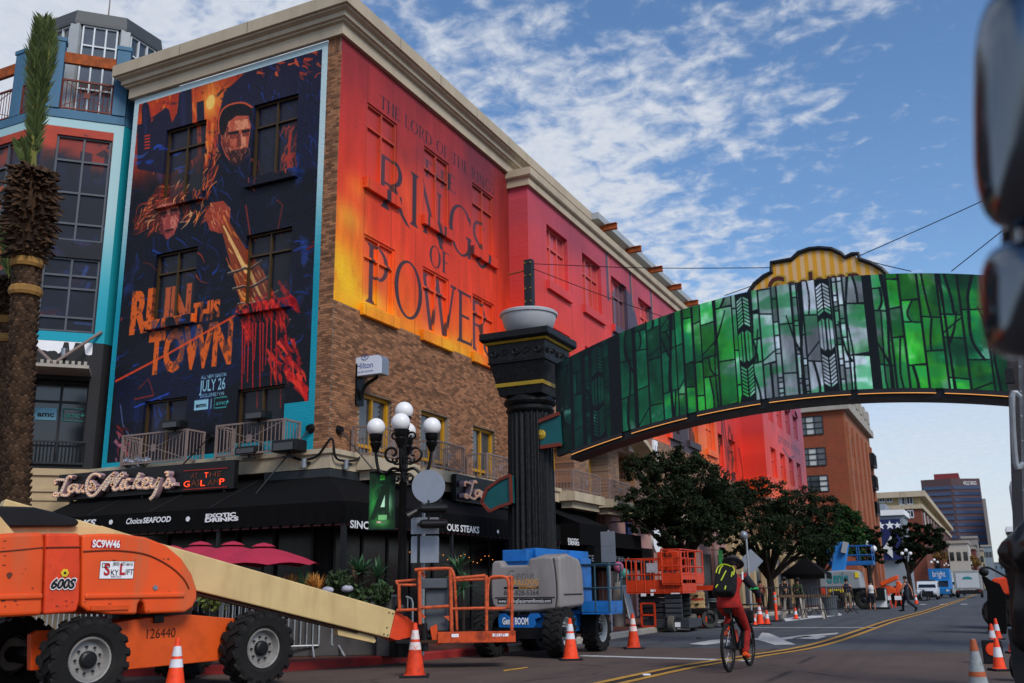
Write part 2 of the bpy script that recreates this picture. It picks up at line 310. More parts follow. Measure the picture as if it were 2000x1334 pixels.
MT=K(black_paint=mat('black paint','#101012',.45,var=.2,bump=.05),dark_metal=mat('dark metal','#26272a',.5,.3,var=.2),grey_metal=mat('grey steel','#8d9196',.38,.75,var=.15,dirt='#4a4a48',dirtamt=.4),galv=mat('galvanised steel','#9ba1a6',.45,.3,var=.18,scale=6),rubber=mat('tyre rubber','#121111',.85,var=.3,scale=5,dirt='#2a2623',dirtamt=.5,bump=.3),rim_white=mat('painted white rim','#a9a8a5',.5,var=.12,dirt='#4b453f',dirtamt=.6,dscale=5),jlg_orange=mat('weathered orange paint','#de501a',.42,var=.12,scale=1.2,dirt='#b5623c',dirtamt=.85,dscale=3.2,bump=.04,coat=.15,streak=True),jlg_deep=mat('deep orange paint','#cf4a14',.5,var=.12,dirt='#6b2d14',dirtamt=.3,bump=.04),jlg_red=mat('red orange paint','#d8431f',.45,var=.1,dirt='#8a3018',dirtamt=.35),rail_orange=mat('rusty orange rail paint','#c2532a',.6,var=.2,scale=8,dirt='#4a1f12',dirtamt=.85,dscale=9),scis_orange=mat('scissor lift red orange','#c83a16',.5,var=.12,dirt='#6a2412',dirtamt=.35,dscale=4),cream=mat('cream boom paint','#c5ab78',.45,var=.1,scale=1.5,dirt='#8d744a',dirtamt=.35,dscale=4,streak=True,bump=.03),cream_dark=mat('brown underside steel','#3a2114',.7,var=.3),genie_grey=mat('grey hood plastic','#8a8482',.55,var=.1,scale=1.5,dirt='#5b5451',dirtamt=.45,dscale=2.2,streak=True,bump=.05),genie_blue=mat('lift blue paint','#1a65ad',.42,var=.14,scale=3,dirt='#15304d',dirtamt=.5,dscale=5),white_print=mat('white print','#e4e4e6',.6,var=.04,bump=0),black_print=mat('black print','#0d0d0f',.6,var=.05,bump=0),red_print=mat('red print','#b01f25',.5,var=.05,bump=0),teal_print=mat('teal print','#1d7f84',.5,bump=0),blue_print=mat('blue print','#23418c',.5,bump=0),yellow_print=mat('yellow print','#d8c02a',.5,bump=0),gold_print=mat('gold print','#c08a4a',.4,bump=0),cone=mat('cone orange','#f4471d',.5,var=.08,dirt='#7a2a14',dirtamt=.4,dscale=12,bump=.03),cone_old=mat('worn cone orange','#d93c15',.6,var=.15,dirt='#5c1a0c',dirtamt=.8,dscale=14),cone_band=mat('reflective collar','#d6d6da',.35,var=.08,dirt='#8a8a8e',dirtamt=.3,dscale=10),cone_band_old=mat('scuffed collar','#d8cdc8',.5,var=.1,dirt='#c94420',dirtamt=.95,dscale=16),cone_base=mat('black rubber base','#17161a',.8,var=.2),grey_band=mat('grey faded collar','#8e9496',.6,var=.15,dirt='#565a5c',dirtamt=.6,dscale=14),concrete=mat('pale concrete','#a19a8f',.85,var=.12,scale=1.5,dirt='#6e675d',dirtamt=.5,bump=.25),cornice=mat('tan cornice render','#b3a48d',.8,var=.07,scale=.8,dirt='#8b7b66',dirtamt=.4,dscale=1.4,streak=True,bump=.08,bscale=25),ledge=mat('cream ledge concrete','#b5a68d',.85,var=.08,dirt='#776a58',dirtamt=.45,dscale=2,streak=True,bump=.12),stucco=mat('beige stucco','#b09a78',.85,var=.07,dirt='#85704f',dirtamt=.3,bump=.15),shop_glass=mat('dim shop glass','#08080a',.22,spec=.25,bump=0),glass_dark=mat('dark window glass','#15181c',.06,var=.2,bump=.0,spec=.8),glass_grey=mat('grey window glass','#3e4347',.07,var=.25,scale=1.,bump=0,spec=.9),blind=mat('pale curtain','#b9bcb8',.8,var=.1,scale=8),curtain_dark=mat('dim curtain','#4a4c4e',.8,var=.25,scale=9),yellow_frame=mat('mustard window frame','#b98716',.5,var=.1,bump=.03),bronze_frame=mat('bronze window frame','#3f2f19',.5,var=.15),black_fabric=mat('black canvas','#060607',.9,spec=.15,var=.2,scale=1.5,bump=.2,bscale=120),dark_wall=mat('dark wall paint','#0b0b0c',.8,var=.2),void=mat('unlit interior','#060606',.9,bump=0),taupe_rail=mat('taupe railing paint','#7d6c66',.55,var=.12,bump=.05),globe=mat('opal globe','#e2e0df',.35,var=.02,bump=0,spec=.4),iron=mat('black cast iron','#0c0c0e',.42,.35,var=.25,scale=9,bump=.2),column_stone=mat('black painted column','#0a0b0c',.5,.0,spec=.25,var=.4,scale=7,dirt='#2e3034',dirtamt=.6,dscale=16,bump=.3),gold=mat('gold trim','#a88a2c',.45,.35,var=.15),bowl=mat('brushed metal bowl','#b4b6ba',.38,.15,var=.1,dirt='#7f8185',dirtamt=.4,dscale=2.5),teal_paint=mat('teal paint','#0f4f52',.5,var=.12),redwood=mat('red brown paint','#6d2a1d',.55,var=.15),bulb_lit=mat('lit amber bulb','#e8c09a',.4,emit='#ff9a50',estr=.22,bump=0),neon_red=mat('lit red bulb','#ff5a30',.4,emit='#ff3510',estr=2.0,bump=0),neon_dim=mat('unlit amber bulb','#7a3a1a',.5,bump=0),strip_lit=mat('glowing gold glint strip','#ffb060',.5,emit='#ff9a3c',estr=.3,bump=0),letter_pink=mat('dusty pink letter sides','#a08388',.55,var=.15),letter_face=mat('marquee letter face','#d8c4ae',.6,var=.35,scale=30,bump=.3),bark=mat('tree bark','#2a211b',.9,var=.3,scale=8,bump=.8,bscale=20),leaf=mat('dark green leaves','#1c2813',.8,spec=.2,var=.35,scale=.9,island=.5,bump=0),leaf_far=mat('deep green leaves','#151f10',.85,spec=.15,var=.35,scale=.6,island=.45,bump=0),leaf_bright=mat('fresh green leaves','#22401a',.8,spec=.2,var=.35,scale=.8,island=.4,bump=0),leaf_brown=mat('autumn ochre leaves','#7a5a2a',.7,var=.35,scale=.8,island=.4,bump=0),palm_leaf=mat('palm frond green','#59673a',.55,var=.3,scale=4,island=.35,bump=0),palm_boot=mat('palm trunk boots','#4e3a2a',.95,var=.35,scale=6,island=.45,bump=.6,bscale=30),palm_dry=mat('dry palm husk','#3d2a1b',.95,var=.4,scale=7,island=.55,bump=.6,bscale=40),strap=mat('ochre trunk strap','#8f6a36',.85,var=.25,bump=.4),skin=mat('brown skin','#6b4330',.55,var=.08,bump=.03),skin_light=mat('light skin','#a8745a',.55,var=.08,bump=.03),hair=mat('dark hair','#14100e',.7,var=.3),cloth_navy=mat('navy cloth','#1a2233',.9,var=.2,bump=.2),cloth_red=mat('red tracksuit cloth','#971d18',.85,var=.3,scale=9,bump=.8,bscale=12),cloth_black=mat('black cloth','#121214',.9,var=.2),cloth_white=mat('white cloth','#c9c9c8',.9,var=.1),cloth_grey=mat('grey cloth','#77716b',.9,var=.2),cloth_khaki=mat('khaki cloth','#80735c',.9,var=.15),hat=mat('charcoal felt','#2f2f33',.9,var=.2),lime=mat('lime trim','#b7c51c',.5,var=.1,bump=0),green_glow=mat('green reflective band','#2fbf5a',.4,bump=0),shoe_orange=mat('orange shoe','#ff5a1e',.5,bump=.05),denim=mat('dark trousers','#20222b',.9,var=.2),boot=mat('tan boot leather','#7a5a36',.7,var=.2),umbrella=mat('crimson umbrella cloth','#a82842',.75,var=.08,bump=.1),tarp=mat('black plastic tarp','#0c0d10',.32,var=.2,bump=.25,bscale=9),blue_steel=mat('blue grey painted steel','#3f6a86',.6,var=.1,scale=1.4,dirt='#2b4a60',dirtamt=.4,dscale=2,streak=True),rust_beam=mat('rusty beam','#9a4a1c',.8,var=.35,scale=4,dirt='#5f3a24',dirtamt=.7,dscale=5),rust_rail=mat('red oxide railing','#6a2f24',.6,var=.15),roof_metal=mat('grey roof metal','#4c4f50',.55,.3,var=.1,scale=.8),pale_metal=mat('pale grey panel','#a3a7a8',.5,.1,var=.06),white_frame=mat('white window bars','#c8ced2',.5,var=.05,bump=0),teal_border=mat('turquoise vinyl border','#158a98',.45,var=.08,scale=.5),pale_border=mat('pale vinyl border','#b5cdd0',.5,var=.06),chrome=mat('chrome','#626b76',.1,1.,var=.05,bump=0),sign_grey=mat('sign back aluminium','#868c96',.4,.35,var=.12,scale=3,dirt='#5b6068',dirtamt=.4),plastic_grey=mat('grey bin plastic','#4b5056',.6,var=.12),truck_blue=mat('blue truck paint','#2173b5',.4,var=.06,bump=0),truck_white=mat('white van paint','#b9bdc0',.4,var=.06,bump=0),truck_grey=mat('grey truck body','#8b8e8c',.5,var=.08,bump=0),windscreen=mat('vehicle glass','#0e1215',.08,bump=0,spec=.8),lamp_lens=mat('headlight lens','#d8dde0',.15,bump=0),tail=mat('tail lamp red','#8a1512',.3,bump=0),wood=mat('raw timber','#7a6045',.8,var=.25,scale=5),agave=mat('agave leaf','#3f6142',.55,var=.25,scale=3,island=.25,bump=0),grass_o=mat('orange grass stems','#c98a42',.7,var=.3,island=.35,bump=0),shrub=mat('planter shrub leaves','#2c3c1f',.7,var=.3,island=.45,bump=0),shrub_p=mat('pale shrub leaves','#6f7a3a',.7,var=.3,island=.45,bump=0),stone_w=mat('white boulder','#a9a9b5',.8,var=.2,bump=.4),planter=mat('grey planter box','#4c4a4a',.8,var=.2),plaster_pink=mat('pink plaster','#a57f77',.85,var=.06),banner_blue=mat('navy flag cloth','#1a2350',.8,var=.08),foil=mat('crumpled foil','#c0c3c6',.2,.9,var=.3,bump=1.,bscale=14),emerald=mat('green scene poster','#1f6a2a',.5,var=.6,scale=3,bump=0),)
M_=MT
# ------ printed artwork: drawn here as pixel arrays (wall metres), never loaded
def sr(h):h=h. lstrip('#'); return np. array([int(h[i:i+2],16)/255 for i in(0,2,4)])
def fnoise(h,w,cells,oct=4,rough=.55,ratio=1.):
 out=np. zeros((h,w)); amp=1.; tot=0
 for o in range(oct):
  gh,gw=max(2,int(cells*ratio*2**o)+2),max(2,int(cells*2**o)+2)
  g=rng. random((gh,gw)); ys=np. linspace(0,gh-1.001,h); xs=np. linspace(0,gw-1.001,w)
  yi=ys. astype(int); xi=xs. astype(int); fy=(ys-yi)[:,None]; fx=(xs-xi)[None]; fy=fy*fy*(3-2*fy); fx=fx*fx*(3-2*fx)
  v=(g[yi][:,xi]*(1-fy)*(1-fx)+g[yi+1][:,xi]*fy*(1-fx)+g[yi][:,xi+1]*(1-fy)*fx+g[yi+1][:,xi+1]*fy*fx)
  out+=v*amp; tot+=amp; amp*=rough
 return out/tot
def ss(a,lo,hi):t=np. clip((a-lo)/(hi-lo),0,1); return t*t*(3-2*t)
class Art:
 """row 0 is the bottom of the print; coordinates in metres on the wall"""
 def __init__(s,x0,x1,z0,z1,ppm):
  s. x0,s. z0,s. ppm=x0,z0,ppm; s. w=int((x1-x0)*ppm); s. h=int((z1-z0)*ppm); s. x1=x0+s. w/ppm; s. z1=z0+s. h/ppm
  s. a=np. zeros((s. h,s. w,3)); s. X=x0+(np. arange(s. w)+.5)/ppm; s. Z=z0+(np. arange(s. h)+.5)/ppm
 def mask(s,poly,aa=2):
  P=np. array(poly,float); x=(P[:,0]-s. x0)*s. ppm; y=(P[:,1]-s. z0)*s. ppm
  a0,a1=max(0,int(x. min())-1),min(s. w,int(x. max())+2); b0,b1=max(0,int(y. min())-1),min(s. h,int(y. max())+2)
  if a1<=a0 or b1<=b0:return None
  gx=a0+(np. arange((a1-a0)*aa)+.5)/aa; gy=b0+(np. arange((b1-b0)*aa)+.5)/aa
  ins=np. zeros((len(gy),len(gx)),bool); n=len(x)
  for i in range(n):
   j=i-1
   if y[i]==y[j]:continue
   r=((y[i]>gy)!=(y[j]>gy))
   if not r. any():continue
   xc=(x[j]-x[i])*(gy[r]-y[i])/(y[j]-y[i])+x[i]
   ins[r]^=gx[None,:]<xc[:,None]
  m=ins. reshape(b1-b0,aa,a1-a0,aa). mean((1,3)); return(b0,b1,a0,a1,m)
 def put(s,mk,col,al=1.):
  if mk is None:return
  b0,b1,a0,a1,m=mk; m=(m*al)[...,None]if np. isscalar(al)else(m*al[b0:b1,a0:a1])[...,None]
  c=sr(col)if isinstance(col,str)else col
  if getattr(c,'ndim',1)==3:c=c[b0:b1,a0:a1]
  s. a[b0:b1,a0:a1]=s. a[b0:b1,a0:a1]*(1-m)+c*m
 def poly(s,p,col,al=1.):s. put(s. mask(p),col,al)
 def soft(s,cx,cz,rx,rz,col,al=1.):
  d=((s. X[None]-cx)/rx)**2+((s. Z[:,None]-cz)/rz)**2; m=(np. exp(-d*1.6)*al)[...,None]; s. a=s. a*(1-m)+sr(col)*m
 def line(s,pts,w,col,al=1.,k=1):
  P=[Vector((p[0],p[1],0))for p in pts]
  if k>1:P=catmull(P,k)
  n=len(P); ws=[w]*n if np. isscalar(w)else list(np. interp(np. linspace(0,1,n),np. linspace(0,1,len(w)),w)); A,B=[],[]
  for i,p in enumerate(P):
   d=(P[min(i+1,n-1)]-P[max(i-1,0)]); d=d. normalized()if d. length>0 else Vector((1,0,0)); q=Vector((-d. y,d. x,0))*ws[i]/2
   A. append((p+q). xy); B. append((p-q). xy)
  s. poly(A+B[::-1],col,al)
 def tris(s,vs,fs,col,al=1.):
  for f in fs:s. poly([vs[i]for i in f],col,al)
 def txt(s,body,x,z,h,col,width=None,bold=0.,xs=1.,al=1.,shear=0.):
  vs,fs=text_mesh(body,xs,bold,shear); x0=min(v[0]for v in vs); x1=max(v[0]for v in vs); k=width/(x1-x0)if width else h
  P=[(x+(v[0]-x0)*k,z+v[1]*h)for v in vs]
  m=np. zeros((s. h,s. w))
  for f in fs:
   r=s. mask([P[i]for i in f])
   if r:b0,b1,a0,a1,mm=r; m[b0:b1,a0:a1]=np. minimum(1,m[b0:b1,a0:a1]+mm)
  s. put((0,s. h,0,s. w,m),col,al)
 def image(s,name):
  im=bpy. data. images. new(name,s. w,s. h); px=np. ones((s. h,s. w,4),np. float32); px[...,:3]=np. clip(s. a,0,1); im. pixels. foreach_set(px. ravel()); im. update(); im. pack(); return im
 def uv(s,fx,fz):return lambda v:((fx(v)-s. x0)/(s. x1-s. x0),(fz(v)-s. z0)/(s. z1-s. z0))
def rstem(x0,y0,x1,y1,w,serif=True):
 P=[[(x0-w/2,y0),(x0+w/2,y0),(x1+w/2,y1),(x1-w/2,y1)]]
 if serif:
  for(x,y,sg)in((x0,y0,1),(x1,y1,-1)):
   e=w*1.05+.015; P. append([(x-e,y),(x+e,y),(x+w*.48,y+sg*.075),(x-w*.48,y+sg*.075)])
 return P
def rbar(x0,x1,y,t=.05):return[[(x0,y-t/2),(x1,y-t/2),(x1,y+t/2),(x0,y+t/2)]]
def rarc(cx,cy,rx,ry,a0,a1,w,thin=.045,n=28,ph=0.):
 o,i=[],[]
 for k in range(n+1):
  a=R(a0+(a1-a0)*k/n); t=thin+(w-thin)*abs(math. cos(a-ph))**1.3
  o. append((cx+(rx)*math. cos(a),cy+(ry)*math. sin(a))); i. append((cx+(rx-t)*math. cos(a),cy+(ry-t*.85)*math. sin(a)))
 return[o+i[::-1]]
def roman(ch,w=.12):
 if ch=='T':return.66,rstem(.33,0,.33,1,w)+rbar(0,.66,.965,.06)+[[(0,.97),(.03,.97),(.05,.80),(0,.84)],[(.63,.97),(.66,.97),(.66,.84),(.61,.80)]]
 if ch=='H':return.72,rstem(.1,0,.1,1,w)+rstem(.62,0,.62,1,w)+rbar(.1,.62,.53)
 if ch=='E':return.56,rstem(.1,0,.1,1,w)+rbar(.1,.52,.97)+rbar(.1,.44,.52)+rbar(.1,.54,.03)+[[(.5,0),(.54,0),(.56,.17),(.52,.1)],[(.48,1),(.52,1),(.52,.84),(.49,.9)]]
 if ch=='F':return.52,rstem(.1,0,.1,1,w)+rbar(.1,.5,.97)+rbar(.1,.42,.52)+[[(.46,1),(.5,1),(.5,.84),(.47,.9)]]
 if ch=='L':return.55,rstem(.1,0,.1,1,w)+rbar(.1,.52,.03)+[[(.48,0),(.52,0),(.55,.2),(.5,.12)]]
 if ch=='O':return.88,rarc(.44,.5,.44,.515,0,360,w*1.05,n=48)
 if ch=='I':return.2,rstem(.1,0,.1,1,w)
 if ch=='N':return.78,rstem(.12,0,.1,1,w*.55)+rstem(.66,0,.68,1,w*.55)+rstem(.66,-.12,.1,1,w*1.0,False)
 if ch=='D':return.78,rstem(.1,0,.1,1,w)+rarc(.22,.5,.55,.5,-90,90,w*1.05)+rbar(.1,.24,.975)+rbar(.1,.24,.025)
 if ch=='R':return.72,rstem(.1,0,.1,1,w)+rarc(.28,.745,.3,.255,-90,90,w)+rbar(.1,.3,.975)+rbar(.1,.3,.515)+[[(.27,.52),(.4,.52),(.62,.1),(.86,-.1),(.7,-.06),(.52,.08)]]
 if ch=='P':return.62,rstem(.1,0,.1,1,w)+rarc(.28,.71,.32,.29,-90,90,w)+rbar(.1,.3,.975)+rbar(.1,.3,.445)
 if ch=='G':return.82,rarc(.44,.5,.44,.515,40,325,w*1.05,n=40)+rstem(.74,.02,.74,.42,w,False)+rbar(.62,.82,.42,.05)+[[(.73,.78),(.8,.9),(.8,.68)]]
 if ch=='S':return.54,rarc(.27,.75,.24,.25,30,250,w*.75,.07)+rarc(.25,.26,.26,.27,-150,88,w*.8,.07)+[[(.08,.68),(.18,.62),(.42,.44),(.47,.34),(.36,.32),(.3,.42),(.1,.58)]]
 if ch=='W':return 1.12,rstem(.32,0,.08,1,w,False)+rstem(.32,0,.56,1,w*.55,False)+rstem(.78,0,.54,1,w,False)+rstem(.78,0,1.04,1,w*.55,False)+rbar(-.02,.2,.98,.05)+rbar(.92,1.14,.98,.05)
 return.35,[]
def roman_text(art,body,x,z,h,width,col,al=1.,w=.12,gap=.1):
 adv=0; gl=[]
 for ch in body:
  wd,P=roman(ch,w)
  for p in P:gl. append([(q[0]+adv,q[1])for q in p])
  adv+=wd+gap
 k=width/(adv-gap)
 m=np. zeros((art. h,art. w))
 for p in gl:
  r=art. mask([(x+q[0]*k,z+q[1]*h)for q in p])
  if r:b0,b1,a0,a1,mm=r; m[b0:b1,a0:a1]=np. maximum(m[b0:b1,a0:a1],mm)
 art. put((0,art. h,0,art. w,m),col,al)
 # ------ ground
def strip(name,xs,ys,m,dz=0.,kind='structure'):
 b=MB(); nx=len(xs)
 for y in ys:
  for x in xs:b. v. append(Vector((x,y,gz(y)+dz)))
 for j in range(len(ys)-1):
  for i in range(nx-1):a=j*nx+i; b. f. append([a,a+1,a+1+nx,a+nx])
 return b. build(name,m,None,kind=kind)
def ground_mat(name,c1,c2,sc,patches=.5,cracks=True,tar='#2c2a2b'):
 m=bpy. data. materials. new(name); m. use_nodes=True; nt=m. node_tree; N,L=nt. nodes,nt. links; b=N['Principled BSDF']; b. inputs['Roughness']. default_value=.85; b. inputs['Specular IOR Level']. default_value=.25
 tc=N. new('ShaderNodeTexCoord')
 def nz(s,d=5,r=.6,dist=0.):
  o=N. new('ShaderNodeTexNoise'); o. inputs['Scale']. default_value=s; o. inputs['Detail']. default_value=d; o. inputs['Roughness']. default_value=r; o. inputs['Distortion']. default_value=dist; L. new(tc. outputs['Object'],o. inputs['Vector']); return o. outputs['Fac']
 def rmp(v,a,c,lo=0.,hi=1.):
  o=N. new('ShaderNodeMapRange'); o. inputs['From Min']. default_value=a; o. inputs['From Max']. default_value=c; o. inputs['To Min']. default_value=lo; o. inputs['To Max']. default_value=hi; L. new(v,o. inputs['Value']); return o. outputs[0]
 def mx(f,a,c,t='MIX'):
  o=N. new('ShaderNodeMix'); o. data_type='RGBA'; o. blend_type=t
  for k,v in(('Factor',f),('A',a),('B',c)):
   if isinstance(v,(int,float)):o. inputs[k]. default_value=v
   elif isinstance(v,tuple):o. inputs[k]. default_value=(*v,1)
   else:L. new(v,o. inputs[k])
  return o. outputs['Result']
 c=mx(rmp(nz(.35),.35,.65),lin(c1),lin(c2)); c=mx(rmp(nz(45,3),.35,.75,0,.45),c,tuple(v*1.9 for v in lin(c2)))
 c=mx(rmp(nz(1.3,6,.7,1.5),.56,.74,0,patches),c,lin(tar))
 mp=N. new('ShaderNodeMapping'); mp. inputs['Scale']. default_value=(1.6,.05,1); L. new(tc. outputs['Object'],mp. inputs[0]); tr=N. new('ShaderNodeTexNoise'); tr. inputs['Scale']. default_value=1.; tr. inputs['Detail']. default_value=4; L. new(mp. outputs[0],tr. inputs['Vector']); c=mx(rmp(tr. outputs['Fac'],.5,.72,0,.35),c,lin(tar)); c=mx(rmp(nz(2.3,3,.5),.66,.74,0,.55),c,lin('#1a1818')); c=mx(rmp(nz(7,2,.5),.68,.72,0,.35),c,lin('#6a6663'))
 if cracks:
  v=N. new('ShaderNodeTexVoronoi'); v. feature='DISTANCE_TO_EDGE'; v. inputs['Scale']. default_value=.33; L. new(tc. outputs['Object'],v. inputs['Vector'])
  wv=N. new('ShaderNodeMath'); wv. operation='MULTIPLY'; L. new(rmp(v. outputs['Distance'],0.,.02,.85,0.),wv. inputs[0]); L. new(rmp(nz(.5),.45,.6),wv. inputs[1]); c=mx(wv. outputs[0],c,lin('#1c1a1a'))
 L. new(c,b. inputs['Base Color'])
 bp=N. new('ShaderNodeBump'); bp. inputs['Strength']. default_value=.35; bp. inputs['Distance']. default_value=.01; L. new(nz(90,3),bp. inputs['Height']); L. new(bp. outputs[0],b. inputs['Normal']); return m
ASPH=ground_mat('grey asphalt','#3d4144','#4a4d50',.4); BROWN=ground_mat('brown crossing pavement','#473c38','#55473f',.4,.45)
PAVE=ground_mat('red brick paving','#4a2b24','#59372d',.4,.35,False,'#3a2621')
YS=[-14,0,12,22.6]
GB=MB(); GB. bb(-900,900,-300,4500,-3.4,-2.4)
GB. build('ground',mat('far ground','#4d4a45',.9),kind='structure')
strip('crossing_pavement',[-70,-30,-12,-6,0,6,30],YS,BROWN)
strip('road',[-70,-30,-12,-6,0,6,30],[22.6,30,40,60,80,100,130,160,220,400,700],ASPH)
KP=[(-70,11.6),(-30,11.8),(-18,12.0),(-15,12.4),(-13.2,13.1),(-11.7,14.3),(-10.8,16.2),(-10.25,18.6),(-9.75,21.5),(-9.5,25),(-9.5,30),(-9.5,40),(-9.5,60),(-9.5,88)]
KP=[v for v in catmull([(x,y,0)for x,y in KP],5)]
def kerb_part(sel,name,m):
 b=MB(); pts=[p for p in KP if sel(p)]; n=len(pts)
 for i,p in enumerate(pts):
  d=(pts[min(i+1,n-1)]-pts[max(i-1,0)]). normalized(); q=Vector((-d. y,d. x,0)); z=gz(p. y)
  for off,h in((0,-.05),(0,.13),(.03,.155),(.17,.155),(.17,-.05)):b. v. append(p+q*off+Vector((0,0,z+h)))
 for i in range(n-1):
  for j in range(4):a=i*5+j; b. f. append([a,a+1,a+6,a+5])
 return b. build(name,m,kind='structure')
kerb_part(lambda p:p. y<20.3,'red_kerb',mat('red kerb paint','#8e2524',.65,var=.15,dirt='#4a2a28',dirtamt=.6,dscale=4))
kerb_part(lambda p:p. y>19.6,'kerb',M_['concrete'])
b=MB(); n=len(KP)
for i,p in enumerate(KP):
 d=(KP[min(i+1,n-1)]-KP[max(i-1,0)]). normalized(); q=p+Vector((-d. y,d. x,0))*.17; z=gz(p. y)+.151
 b. v+=[Vector((q. x,q. y,z)),Vector((min(q. x-.5,-15),max(q. y+.5,19.8),z))]
for i in range(n-1):b. f. append([2*i,2*i+1,2*i+3,2*i+2])
b. build('sidewalk',PAVE,kind='structure')
strip('sidewalk',[-40,-9.5],[104,130,160,220,400,600],M_['concrete'],.151)
WP=mat('worn white road paint','#b9b9b4',.8,var=.1,dirt='#5a5654',dirtamt=.6,dscale=6); YP=mat('worn yellow road paint','#b98a35',.8,var=.12,dirt='#4a4038',dirtamt=.55,dscale=6); BLK=mat('dark tar band','#2a2526',.8,var=.2)
def ribbon(name,pts,w,m,dz=.005):
 b=MB(); n=len(pts)
 for i,p in enumerate(pts):
  d=(pts[min(i+1,n-1)]-pts[max(i-1,0)]); d. z=0; d. normalize(); q=Vector((-d. y,d. x,0))*w/2
  for s in(1,-1):r=p+q*s; b. v. append(Vector((r. x,r. y,gz(r. y)+dz)))
 for i in range(n-1):b. f. append([2*i,2*i+1,2*i+3,2*i+2])
 return b. build(name,m,kind='structure')
yl=[gnd(*q)for q in((1120,1352),(1200,1333),(1340,1303),(1440,1287),(1490,1279),(1560,1268),(1612,1256),(1660,1241),(1740,1213),(1800,1195),(1860,1180),(1905,1169))]
yl=[Vector((p. x,p. y,0))for p in yl]; yl[-3]. x=-3.3; yl[-2]. x=-3.2; yl[-1]. x=-3.1; yl. append(Vector((-3.1,300,0))); yl=catmull(yl,6)
def offs(pts,o):
 out=[]; n=len(pts)
 for i,p in enumerate(pts):
  d=(pts[min(i+1,n-1)]-pts[max(i-1,0)]). normalized(); out. append(p+Vector((-d. y,d. x,0))*o)
 return out
ribbon('lane_centre_band',yl,.2,BLK,.004); ribbon('yellow_line',offs(yl,.17),.14,YP,.009); ribbon('yellow_line',offs(yl,-.17),.14,YP,.009)
def line_px(name,a,c,w):p,q=gnd(*a),gnd(*c); ribbon(name,[p. lerp(q,i/8)for i in range(9)],w,WP,.006)
line_px('stop_line',(1135,1281),(1470,1291),.32); line_px('lane_line',(1470,1226),(1718,1226),.3)
def patch(name,pix,m=WP,dz=.006):
 b=MB(); ps=[gnd(*q)for q in pix]; b. v=[Vector((p. x,p. y,gz(p. y)+dz))for p in ps]; b. f=[list(range(len(ps)))]; b. build(name,m,kind='structure')
patch('turn_arrow',[(1346,1258),(1392,1250),(1480,1247),(1488,1236),(1502,1237),(1524,1246),(1570,1241),(1638,1236),(1634,1239),(1570,1245),(1530,1250),(1554,1259),(1514,1260),(1480,1250),(1420,1255),(1376,1260)])
for P in([(1546,1247),(1574,1242),(1588,1243),(1616,1242),(1596,1249)],):patch('turn_arrow',P)
for k in range(7):p=gnd(1690+k*34,1177-k*.5); ribbon('crosswalk_bar',[Vector((p. x,78,0)),Vector((p. x,80.6,0))],.45,WP,.006)
patch('yellow_mark',[(983,1309),(1030,1303),(1031,1305),(984,1312)],YP)
